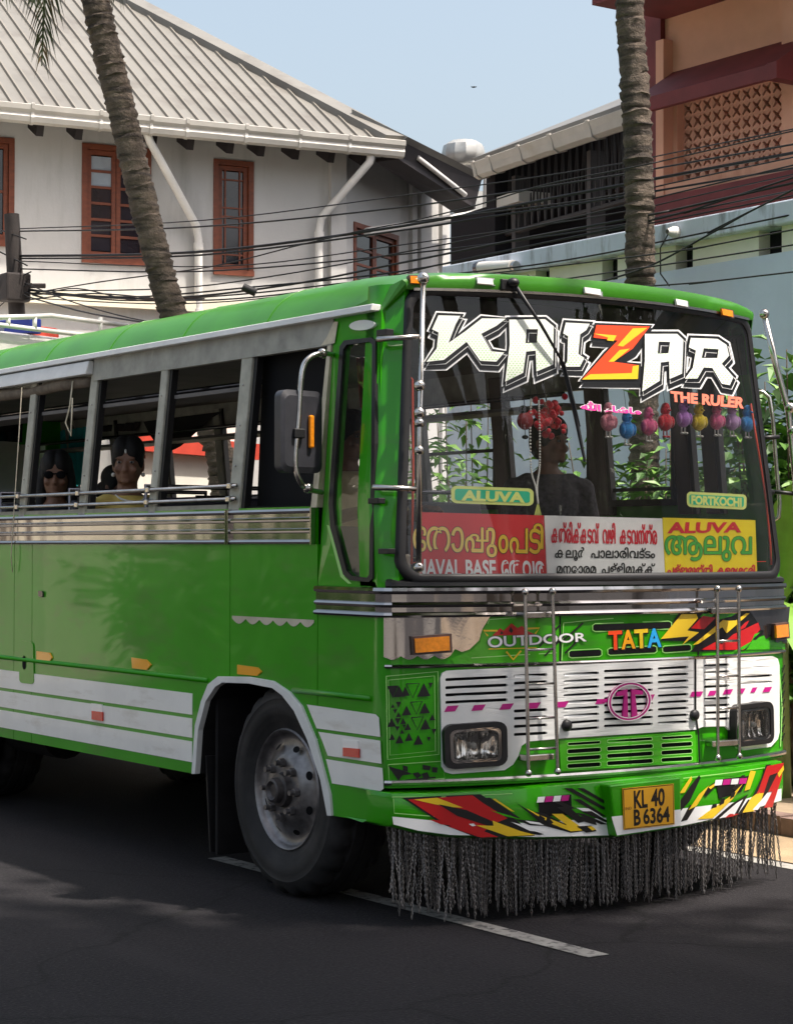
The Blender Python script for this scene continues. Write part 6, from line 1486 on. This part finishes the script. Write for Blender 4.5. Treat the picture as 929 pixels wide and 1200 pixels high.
MB().box(c_+Vector((.03, -.05, -.075)), c_+Vector((.055, -.028, .075))).build('side_repeater', M['amber'], mir, bevel=.008)
MB().box(mp(349, 508)-Vector((.028, .02, .022)), mp(349, 508)+Vector((.028, .03, .022))).build('clamp', M['rubber'], mir, bevel=.005)
for (x, y) in ((378, 414), (361, 572)): MB().ball(mp(x, y, .445), .024, 10, 8).build('joint', M['steel'], arm, smooth=True)

# ---------------- wheels
def wheel(X, Y, side=-1, name='wheel'):
    O = Vector((X, Y, .505)); s = side; n = 120
    prof = [(0, .285), (.012, .30), (.02, .325), (.024, .328), (.026, .35), (.031, .354), (.034, .40), (.03, .425), (.033, .43), (.024, .455), (.006, .485), (-.012, .498), (-.05, .505), (-.06, .492), (-.07, .505), (-.12, .507), (-.13, .493), (-.14, .507), (-.19, .505), (-.20, .492), (-.21, .505), (-.25, .497), (-.262, .47), (-.27, .40), (-.262, .34), (-.25, .29)]
    prof = [(a*s*1.0, r_) for a, r_ in prof]
    wob = lambda j, k: (-.016 if (k % 5 in (0, 1)) and j in (10, 11, 12, 20, 21) else 0)
    w_ = MB().lathe(prof, O, 'X', n, wob=wob).build(name, M['tyre'], bus, smooth=True, auto=50)
    rp_f = [(0.004, .29), (.012, .283), (.006, .272), (-.012, .268), (-.02, .26), (-.026, .25), (-.03, .235), (-.02, .205), (.0, .17), (.018, .15), (.02, .125), (.02, .06), (.02, 0)]
    MB().lathe([(a*s, r_) for a, r_ in rp_f], O, 'X', 48).build('rim', M['rim'], w_, smooth=True, auto=50)
    for k in range(8):
        a = R(22+45*k); c = O+Vector((-.004*s, .208*math.cos(a), .208*math.sin(a)))
        mb = MB(); nrm = Vector((s*.75, math.cos(a)*.66, math.sin(a)*.66)).normalized(); e1 = Vector((0, -math.sin(a), math.cos(a))); e2 = nrm.cross(e1)
        mb.add([c+nrm*.004+e1*.022*math.cos(R(q))+e2*.017*math.sin(R(q)) for q in range(0, 360, 24)], [tuple(range(15))]); mb.build('hand_hole', M['black'], w_)
    for k in range(8):
        a = R(45*k); c = O+Vector((.02*s, .128*math.cos(a), .128*math.sin(a)))
        mb = MB(); mb.tube([c, c+Vector((.026*s, 0, 0))], .021, 6); mb.tube([c+Vector((.026*s, 0, 0)), c+Vector((.05*s, 0, 0))], .013, 8); mb.build('wheel_nut', M['rim'], w_, auto=30)
    MB().lathe([(.02*s, .085), (.03*s, .08), (.05*s, .078), (.055*s, .06), (.085*s, .056), (.09*s, .045), (.075*s, .03), (.075*s, 0)], O, 'X', 24).build('hub', M['rim_dark'], w_, smooth=True, auto=40)
    return w_
mk('rim', (.24, .225, .225), .42, metal=.8, noise=(14, .4), streak=((.08, .07, .07), (6, 6, 6), .58, .8)); mk('rim_dark', (.1, .09, .09), .5, metal=.7, noise=(20, .4))
wheel(.05, .885); wheel(W-.05, .885, 1)
wheel(.06, 5.3); wheel(W-.06, 5.3, 1); wheel(.37, 5.3); wheel(W-.37, 5.3, 1)
MB().tube([(.2, .835, .5), (W-.2, .835, .5)], .06, 10).build('axle', M['under'], bus); MB().tube([(.2, 5.3, .5), (W-.2, 5.3, .5)], .09, 10).build('axle', M['under'], bus)
fl = [on_plane(x, y, 0, .10) for x, y in ((229, 905), (221.5, 990), (275, 989), (283, 860))]
f0 = on_plane(222, 990, 0, .05)
MB().box((.05, 1.55, .11), (.62, 1.575, .95)).build('mud_flap', M['under'], bus)
MB().hexa([Vector(q) for q in ((.05,1.62,.115),(.50,1.60,.12),(.50,1.615,.12),(.05,1.635,.115),(.03,1.63,.6),(.55,1.6,.6),(.55,1.615,.6),(.03,1.645,.6))]).build('mud_flap', M['rubber'], bus)
# ---------------- chassis, floor, inside
MB().box((.75, .4, .42), (.9, L_BUS-.3, .66)).build('chassis_rail', M['under'], bus); MB().box((W-.9, .4, .42), (W-.75, L_BUS-.3, .66)).build('chassis_rail', M['under'], bus)
MB().box((.03, 1.76, .86), (W-.03, L_BUS-.02, .94)).build('floor', M['under'], bus); MB().box((.77, .1, .86), (W-.77, 1.76, .94)).build('floor', M['under'], bus); MB().box((.03, .05, 1.06), (W-.03, 1.76, 1.1)).build('cab_floor', M['under'], bus)
MB().tube([(.45, 4.15, .5), (.45, 4.75, .5)], .16, 16).build('air_tank', M['under'], bus, auto=40)
MB().box((.6, .05, .5), (W-.6, 1.0, .86)).build('engine', M['under'], bus, bevel=.03)
MB().box((.1, .25, 2.70), (W-.1, L_BUS-.02, 2.725)).build('ceiling_lining', M['interior'], bus)
MB().box((.09, L_BUS-.03, .5), (W-.09, L_BUS, 1.9)).build('rear_panel', M['paint_green'], bus); MB().box((.09, L_BUS-.03, 2.5), (W-.09, L_BUS, 2.9)).build('rear_panel', M['paint_green'], bus)
for x in (.09, .8, W-.95, W-.24): MB().box((x, L_BUS-.028, 1.9), (x+.15, L_BUS-.002, 2.5)).build('rear_pillar', M['paint_green'], bus)
# far side
side_panel('side_panel', [(.10, .50), (L_BUS, .50), (L_BUS, 1.88), (.10, 1.88)], 'paint_green', mirror=True, holes=[[(.3, .501), (.36, .85), (.6, 1.02), (1.05, 1.02), (1.35, .85), (1.4, .501)], [(4.7, .501), (4.75, .8), (4.95, .98), (5.65, .98), (5.85, .8), (5.9, .501)]])
side_panel('letterboard', [(.2, 2.54), (L_BUS, 2.54), (L_BUS, 2.74), (.2, 2.74)], 'grey_paint', mirror=True, th=.03)
for Y, w_ in ((.47, .10), (.68, .11), (1.37, .14), (2.25, .12), (3.1, .1), (3.95, .09), (4.78, .09), (5.6, .09), (6.45, .09), (7.3, .09), (8.1, .09)): pillar(Y, w_, True, 'brown_post' if Y < 3.5 else 'pillar_paint')
for (y0, y1) in ((1.44, 2.19), (2.31, 3.05), (.74, 1.30)):
    z = 2.235 if y0 > 2 else 1.97
    MB().box((W-.05, y0, z-.01), (W-.03, y1, z+.01)).build('window_bar', M['rubber'], bus)
    MB().box((W-.06, y0, 1.88), (W-.02, y1, 1.915)).build('window_frame', M['rubber'], bus); MB().box((W-.075, y0, 1.91), (W-.055, y0+.03, 2.56)).build('window_frame', M['rubber'], bus)
for z in (1.95, 2.02): MB().tube([(W-.02, 3.1, z), (W-.02, L_BUS, z)], .01, 6).build('guard_rail', M['rubber'], bus, smooth=True)
# luggage rack rails and grab rails under the ceiling
for x in (.34, W-.34):
    for z in (2.5,): MB().tube([(x, 1.35, z), (x, L_BUS-.1, z)], .014, 8).build('grab_rail', M['chrome_dark'], bus, smooth=True)
    MB().box((x-.24 if x < 1 else x, 1.35, 2.43), (x if x < 1 else x+.24, L_BUS-.1, 2.45)).build('luggage_rack', M['interior'], bus)
# seats
def seat(x0, x1, Y):
    s = MB().box((x0, Y-.42, 1.36), (x1, Y, 1.46)).build('seat', M['seat_vinyl'], bus, bevel=.02)
    MB().hexa([Vector(q) for q in ((x0,Y-.02,1.44),(x1,Y-.02,1.44),(x1,Y+.06,1.44),(x0,Y+.06,1.44),(x0,Y+.07,1.92),(x1,Y+.07,1.92),(x1,Y+.13,1.92),(x0,Y+.13,1.92))]).build('backrest', M['seat_vinyl'], s, bevel=.015)
    MB().tube([(x0, Y+.1, 1.45), (x0, Y+.12, 1.98), (x1, Y+.12, 1.98), (x1, Y+.1, 1.45)], .014, 8).build('seat_rail', M['chrome_dark'], s, smooth=True)
    for x in (x0+.1, x1-.1): MB().box((x-.02, Y-.38, .94), (x+.02, Y-.05, 1.36)).build('leg', M['chrome_dark'], s)
    return s
for Y in (2.35, 3.3, 4.28, 5.2, 6.1, 7.0):
    seat(.12, 1.02, Y); seat(1.5, W-.1, Y)
s = MB().box((.3, .92, 1.36), (.82, 1.36, 1.48)).build('driver_seat', M['seat_vinyl'], bus, bevel=.03)
MB().hexa([Vector(q) for q in ((.3,1.3,1.44),(.82,1.3,1.44),(.82,1.38,1.44),(.3,1.38,1.44),(.33,1.36,1.98),(.79,1.36,1.98),(.79,1.44,1.98),(.33,1.44,1.98))]).build('backrest', M['seat_vinyl'], s, bevel=.03)
MB().box((.36, .95, 1.1), (.76, 1.32, 1.36)).build('pedestal', M['under'], s)
s = MB().box((1.55, 1.0, 1.36), (2.15, 1.42, 1.46)).build('helper_seat', M['seat_vinyl'], bus, bevel=.03); MB().box((1.6, 1.04, 1.1), (2.1, 1.36, 1.36)).build('pedestal', M['under'], s)
# dashboard and steering wheel
dp = [(X, front_y(X, 1.5)) for X in [.12+(W-.24)*i/16 for i in range(17)]]
mb = MB(); mb.grid([[Vector((x, y+.035, 1.495)) for x, y in dp], [Vector((x, .30, 1.5)) for x, y in dp], [Vector((x, .36, 1.42)) for x, y in dp], [Vector((x, .32, 1.1)) for x, y in dp]]); mb.build('dashboard', M['dash'], bus)
tor = MB(); rows = []; sc_ = Vector((.58, .66, 1.62)); ax = Vector((0, -.55, .84)).normalized(); e1 = Vector((1,0,0)); e2 = ax.cross(e1)
sw = MB().tube([sc_+(e1*math.cos(2*math.pi*k/32)+e2*math.sin(2*math.pi*k/32))*.23 for k in range(33)], .016, 8, caps=False).build('steering_wheel', M['rubber'], bus, smooth=True)
for k in range(3): MB().tube([sc_-ax*.03, sc_+(e1*math.cos(R(90+120*k))+e2*math.sin(R(90+120*k)))*.23], .011, 6).build('spoke', M['rubber'], sw)
MB().tube([sc_-ax*.03, Vector((.58, .33, 1.18))], .03, 8).build('column', M['rubber'], sw)
MB().box((.14, .22, 1.5), (.30, .30, 1.62)).build('dash_tray', mat('tray', (.5, .45, .4), .7, noise=(18, .5)), bus, bevel=.01)
# curtains
def curtain(pxq, X, m_, folds=7):
    rows = []
    for j in range(9):
        row = []
        for i in range(folds*6+1):
            u_ = i/(folds*6); q = bil(pxq, u_, j/8); P_ = on_plane(*q, 0, X); row.append(P_+Vector((.03*math.sin(i*math.pi/3), 0, 0)))
        rows.append(row)
    return MB().grid(rows).build('curtain', M[m_], bus, smooth=True)
curtain([(71,505),(103,500),(101,566),(71,575)], W-.12, 'curtain_teal', 4)
sw_ = [(168,494),(262,482),(248,490),(232,505),(212,523),(196,531),(186,524),(176,510)]
MB().sheet([on_plane(x, y, 0, W-.14) for x, y in sw_]).build('curtain', M['curtain_dark'], bus)
curtain([(112,500),(165,494),(160,505),(112,506)], W-.13, 'curtain_dark', 5)
curtain([(418,420),(437,418),(437,470),(424,480)], .62, 'decal_red', 3); curtain([(427,480),(437,480),(436,515),(424,520)], .55, 'curtain_teal', 2)
# ================================================================== PEOPLE
def ellring(mb, rings, n=16):
    """closed loft of (centre, rx, ry) rings stacked along z in local axes"""
    rows = [[Vector((c[0]+rx*math.cos(2*math.pi*k/n), c[1]+ry*math.sin(2*math.pi*k/n), c[2])) for k in range(n)] for c, rx, ry in rings]
    b = len(mb.v); mb.grid(rows, close=True); m_ = len(rows); mb.f.append(tuple(b+k for k in range(n))); mb.m.append(0); mb.f.append(tuple(b+(m_-1)*n+k for k in range(n))); mb.m.append(0)
def limb(mb, pts, rs): 
    mb.tube(pts, rs, 10)
    for q, r_ in zip(pts, rs): mb.ball(q, r_*.99, 10, 8)
def remesh(mb, name, m_, parent, Mx, vox):
    me = mb.mesh(name, M[m_]); o = bpy.data.objects.new(name, me); COL.objects.link(o)
    r_ = o.modifiers.new('r', 'REMESH'); r_.mode = 'VOXEL'; r_.voxel_size = vox; s_ = o.modifiers.new('s', 'SMOOTH'); s_.factor = .5; s_.iterations = 3
    dg = bpy.context.evaluated_depsgraph_get(); me2 = bpy.data.meshes.new_from_object(o.evaluated_get(dg)); o.modifiers.clear(); o.data = me2; me2.name = name
    me2.transform(Mx); me2.polygons.foreach_set('use_smooth', [True]*len(me2.polygons)); me2.materials.clear(); me2.materials.append(M[m_])
    bpy.data.meshes.remove(me); attach(o, parent); return o
def hand(mb, wrist, d, side, curl=.5):
    d = Vector(d).normalized(); up_ = Vector((0,0,1)); s = d.cross(up_).normalized()*side; palm = wrist+d*.05; mb.ball(palm, (.034, .04, .02), 10, 8); mb.ball(wrist+d*.02, .028, 8, 6)
    for k, L_ in enumerate((.066, .078, .073, .058)):
        b = wrist+d*.085+s*(.028-.019*k); m_ = b+d*L_*.5-up_*L_*.15*curl; e = m_+d*L_*.4-up_*L_*.5*curl; limb(mb, [b, m_, e], [.0095, .009, .0075])
    b = wrist+d*.03+s*.034; limb(mb, [b, b+s*.025+d*.025-up_*.01, b+s*.03+d*.055-up_*.02], [.012, .011, .009])
def person(label, hip, face, head_turn, cloth, arms, hair, extra=None, scale=1., head_tilt=0., shirt_sleeve=True):
    """seated figure; local front is -Y, hip at the origin"""
    t = thing('person', label, 'person', hip, 'people on the bus'); Mx = Matrix.Translation(hip) @ Matrix.Rotation(face, 4, 'Z') @ Matrix.Scale(scale, 4)
    body = MB(); torso = [((0,.02,-.06),.155,.12), ((0,.01,.05),.15,.11), ((0,0,.18),.135,.1), ((0,-.005,.30),.15,.108), ((0,0,.40),.165,.105), ((0,.01,.47),.14,.085), ((0,.015,.505),.085,.065), ((0,.012,.53),.056,.056)]
    ellring(body, torso)
    for s in (-1, 1): limb(body, [Vector((.09*s,0,-.02)), Vector((.12*s,-.42,.0)), Vector((.12*s,-.44,-.40)), Vector((.12*s,-.56,-.43))], [.085, .065, .045, .035])
    for (sh, el, wr) in arms: 
        sg = 1 if sh[0] > 0 else -1; limb(body, [Vector((sh[0]*.6, 0, .44)), Vector(sh), Vector(el), Vector(wr)], [.06, .052, .04, .028]); dv = Vector(wr)-Vector(el); hand(body, Vector(wr), dv, -sg)
    # head, turned and tilted on the neck
    H = Matrix.Translation((0, .0, .558)) @ Matrix.Rotation(head_turn, 4, 'Z') @ Matrix.Rotation(head_tilt, 4, 'X')
    hd = MB(); ellring(hd, [((0,-.018,.0),.03,.035), ((0,-.022,.012),.05,.066), ((0,-.012,.045),.064,.083), ((0,-.002,.085),.071,.092), ((0,.004,.125),.075,.097), ((0,.006,.165),.074,.096), ((0,.006,.20),.064,.084), ((0,.006,.225),.044,.06), ((0,.006,.238),.016,.022)], 20)
    hd.tube([Vector((0,-.088,.118)), Vector((0,-.1,.088)), Vector((0,-.112,.07)), Vector((0,-.09,.06))], [.009, .011, .014, .008], 8)
    for s in (-1, 1):
        hd.ball(Vector((.012*s,-.1,.068)), .009, 8, 6); hd.ball(Vector((.074*s,.008,.095)), (.012, .02, .032), 8, 8); hd.ball(Vector((.04*s,-.078,.075)), (.024, .018, .02), 8, 6); hd.ball(Vector((.032*s,-.088,.132)), (.024, .01, .008), 8, 6)
    hd.ball(Vector((0,-.092,.044)), (.024, .012, .007), 10, 6); hd.ball(Vector((0,-.09,.034)), (.02, .012, .007), 10, 6); hd.ball(Vector((0,-.085,.012)), (.022, .016, .014), 10, 6)
    body.add([H @ Vector(v) for v in hd.v], hd.f); limb(body, [Vector((0,.012,.50)), Vector((0,.008,.60))], [.056, .052])
    remesh(body, 'body', 'skin', t, Mx, .0075)
    # clothing
    cl = MB(); ellring(cl, [((c[0],c[1],c[2]-.004), rx+.012, ry+.012) for c, rx, ry in torso[:-1]])
    for (sh, el, wr) in arms:
        e2 = Vector(sh).lerp(Vector(el), .85 if shirt_sleeve else .55); limb(cl, [Vector((sh[0]*.6, 0, .44)), Vector(sh), e2], [.07, .064, .056])
    for s in (-1, 1): limb(cl, [Vector((.09*s,0,-.02)), Vector((.12*s,-.42,.0)), Vector((.12*s,-.44,-.30))], [.097, .077, .06])
    remesh(cl, 'clothing', cloth, t, Mx, .012)
    hm = MB()
    if hair in ('short', 'tied', 'long'):
        [hm.ball(Vector((.026*s,.004,.17)), (.06, .1, .088), 20, 14) for s in (-1, 1)]; hm.ball(Vector((0,.02,.19)), (.06, .075, .068), 20, 12); hm.ball(Vector((0,.045,.115)), (.078, .066, .1), 18, 12)
        for s in (-1, 1): hm.ball(Vector((.066*s,-.012,.135)), (.017, .05, .055), 12, 8)
    if hair == 'tied': hm.ball(Vector((.0,.115,.09)), (.055, .05, .06)); hm.ball(Vector((0,.12,.03)), (.03, .03, .05))
    if hair == 'long':
        for s in (-1, 1): limb(hm, [Vector((.055*s,.0,.19)), Vector((.078*s,-.005,.1)), Vector((.085*s,.0,.0)), Vector((.085*s,-.02,-.12))], [.035, .03, .032, .02])
        limb(hm, [Vector((0,.07,.12)), Vector((0,.09,0)), Vector((0,.09,-.18))], [.075, .08, .05])
    remesh(hm, 'hair', 'hair', t, Mx @ H, .007)
    eyes = []
    for s in (-1, 1):
        MBx = MB().ball(Vector((.032*s,-.0885,.112)), (.013, .008, .007), 10, 8); o = MBx.build('eye', M['eye_white'], t, smooth=True); o.data.transform(Mx @ H)
        MBx = MB().ball(Vector((.032*s,-.0945,.112)), (.0058, .0035, .006), 8, 6); o = MBx.build('iris', M['hair'], t, smooth=True); o.data.transform(Mx @ H)
    if extra:
        for nm, mbx, m_ in extra:
            o = mbx.build(nm, M[m_], t, smooth=True); o.data.transform(Mx @ H if nm in ('sunglasses', 'earring', 'forehead_mark') else Mx)
    return t
rest = [((.19,0,.42), (.23,-.04,.17), (.13,-.24,.08)), ((-.19,0,.42), (-.23,-.04,.17), (-.13,-.24,.08))]
TO_CAM = -R(34)
# woman in yellow blouse and blue sari
ex = []
mb = MB(); mb.tube([Vector((.075*math.cos(R(a)), -.02+.085*math.sin(R(a))*1.0, .50+.035*math.sin(R(a)))) for a in range(180, 361, 12)], .006, 6); ex.append(('necklace', mb, 'white_bead'))
mb = MB()
rows = []
for j in range(8):
    v = j/7; rows.append([Vector((.155-.27*v+.10*(i/5)*(.4+.6*v), -.118-.02*math.sin(i*1.7+j)-.01, .46-.5*v*.9+.02*math.sin(i*2))) for i in range(6)])
mb.grid(rows); ex.append(('sari', mb, 'sari_blue'))
mb = MB(); mb.ball(Vector((-.078,-.0,.05)), .011, 8, 6); mb.ball(Vector((.078,-.0,.05)), .011, 8, 6); ex.append(('earring', mb, 'white_bead'))
mb = MB(); mb.ball(Vector((0,-.0915,.168)), (.006, .004, .012), 8, 6); ex.append(('forehead_mark', mb, 'white_bead'))
person('woman in yellow blouse and blue sari looking out of a bus window', Vector((.33, 3.09, 1.395)), R(-8), R(-28), 'blouse', rest, 'tied', ex, 1.1, shirt_sleeve=False)
# woman with sunglasses
ex = []
mb = MB()
for s in (-1, 1): mb.ball(Vector((.034*s,-.098,.113)), (.027, .01, .022), 14, 8)
mb.tube([Vector((-.075,.0,.12)), Vector((-.062,-.085,.12)), Vector((0,-.104,.118)), Vector((.062,-.085,.12)), Vector((.075,.0,.12))], .004, 6); ex.append(('sunglasses', mb, 'black'))
mb = MB()
for k in range(3): mb.tube([Vector((-.1+.02*math.cos(R(a))+.045*k, -.128, .30+.02*math.sin(R(a)))) for a in range(0, 300, 30)], .0045, 5)
ex.append(('shirt_print', mb, 'white_bead'))
person('woman with long hair and sunglasses in a navy top at a bus window', Vector((.33, 4.05, 1.35)), R(-10), R(-20), 'navy', rest, 'long', ex, 1.1)
# passenger behind, only dark hair and shoulder show
person('passenger with dark tied hair sitting behind the woman in yellow', Vector((.86, 4.3, 1.40)), R(0), R(20), 'navy', rest, 'tied', None, .95)
# driver
drv = [((.19,0,.42), (.21,-.18,.26), (.16,-.42,.30)), ((-.19,0,.42), (-.21,-.18,.26), (-.16,-.42,.30))]
person('driver in a khaki shirt sitting behind the corner window with hands on the wheel', Vector((.56, 1.14, 1.53)), 0, R(12), 'khaki', drv, 'short', None, 1.0)
person('man in a dark plaid shirt sitting at the front, seen through the windscreen', Vector((1.87, 1.18, 1.53)), R(-20), R(35), 'plaid', rest, 'short', None, 1.03)

# ================================================================== HANGING TOYS
def toy(px, m1, m2, i):
    P_ = pf(px[0], px[1], -.05); t = thing('plush_toy', {'toy_palepink': 'pale pink', 'toy_blue': 'blue', 'toy_pink': 'bright pink', 'toy_red': 'red', 'toy_violet': 'violet', 'toy_yellow': 'yellow', 'toy_lilac': 'lilac'}[m1]+f' plush bird toy hanging inside the windscreen, '+['first in the row beside the wiper', 'with a darker head', 'between the pale blue and red ones', 'with tiny feet dangling', 'between the red and yellow ones', 'with one wing hanging down', 'right of the yellow one', 'next to the last blue one', 'last in the row by the orange strip'][i], 'toy', P_, 'plush toys hanging in the windscreen')
    def S(mb, nm, m_, par=t, k_=1.22):
        if nm != 'string': mb.v = [tuple(P_+(Vector(v)-P_)*k_) for v in mb.v]
        return mb.build(nm, M[m_], par, smooth=True)
    b = MB(); b.ball(P_+Vector((0,0,-.012)), (.031, .028, .036), 12, 10); b.ball(P_+Vector((0,0,.034)), (.02, .02, .022), 12, 10); bo = S(b, 'body', m1)
    b = MB(); b.ball(P_+Vector((0,-.002,.045)), (.017, .019, .02), 10, 8); b.tube([P_+Vector((0,-.016,.036)), P_+Vector((0,-.034,.032))], [.007, .002], 6); S(b, 'head', m2)
    for s in (-1, 1):
        b = MB(); b.ball(P_+Vector((.028*s,-.006,-.012)), (.009, .017, .024), 8, 6); S(b, 'wing', m1)
        b = MB(); b.tube([P_+Vector((.008*s,0,-.045)), P_+Vector((.009*s,0,-.065))], .003, 5); b.ball(P_+Vector((.01*s,-.006,-.07)), (.007, .011, .005), 8, 6); S(b, 'foot', 'white_bead' if m1 != 'toy_red' else 'toy_red')
    top = pf(px[0]+1, 460, -.05); S(MB().tube([P_+Vector((0,0,.06)), Vector((P_.x, P_.y+.08, 2.71))], .0015, 4), 'string', 'cable')
    return t
for i, (px, a, b) in enumerate((((712,491),'toy_palepink','toy_palepink'), ((734,500),'toy_blue','toy_blue'), ((759,496),'toy_pink','toy_pink'), ((779,491),'toy_red','toy_red'), ((800,487),'toy_violet','toy_violet'), ((818,491),'toy_yellow','toy_yellow'), ((839,490),'toy_pink','toy_pink'), ((857,491),'toy_lilac','toy_lilac'), ((875,493),'toy_blue','toy_blue'))): toy(px, a, b, i)
# red flower garland and beads, round red ornament
P_ = pf(640, 490, -.06); t = thing('flower_garland', 'bunch of red flowers hanging inside the windscreen above the passenger', 'garland', P_); b = MB()
for k in range(60):
    x = rg.gauss(642, 9); y = rg.gauss(488, 12); b.ball(pf(x, min(512, max(462, y)), -.06-rg.uniform(0,.05)), rg.uniform(.01,.02), 7, 5)
b.build('flowers', M['toy_red'], t, smooth=True); MB().tube([pf(640, 470, -.07), Vector((P_.x, P_.y+.1, 2.71))], .003, 5).build('string', M['cable'], t)
P_ = pf(628, 520, -.05); t = thing('bead_string', 'string of white prayer beads hanging in a loop inside the windscreen', 'beads', P_); b = MB()
for (pl_) in ([(622,468),(621,505),(622,550),(627,570),(630,590)], [(631,470),(632,505),(632,545),(629,570),(630,590)]):
    ln = smooth_line([pf(x, y, -.05) for x, y in pl_], 12)
    for q in ln: b.ball(q, .0055, 6, 4)
b.build('beads', M['white_bead'], t, smooth=True)
mb = MB()
for k in range(9): mb.tube([pf(630, 588, -.05), pf(626+k, 604, -.05-.004*math.sin(k))], .002, 4)
mb.build('tassel', M['sticker_edge'], t); MB().tube([pf(622, 468, -.05), Vector((pf(624,468,-.05).x, pf(624,468,-.05).y+.08, 2.71)), pf(631, 470, -.05)], .002, 4).build('string', M['cable'], t)
P_ = pf(615, 493, -.06); t = thing('hanging_ornament', 'round red ornament hanging inside the windscreen beside the bead string', 'ornament', P_)
MB().ball(P_, (.042, .03, .042), 14, 10).build('ball', mat('ornament_red', (.3, .03, .04), .7), t, smooth=True); MB().ball(P_+Vector((-.01,0,.05)), (.026, .02, .02), 10, 8).build('cap', M['black'], t, smooth=True)
MB().tube([P_+Vector((0,0,.05)), Vector((P_.x, P_.y+.08, 2.71))], .002, 4).build('string', M['cable'], t); MB().ball(P_+Vector((.0,0,-.075)), (.018, .012, .01), 8, 6).build('drop', M['black'], t, smooth=True); MB().tube([P_+Vector((0,0,-.03)), P_+Vector((0,0,-.07))], .002, 4).build('thread', M['cable'], t)
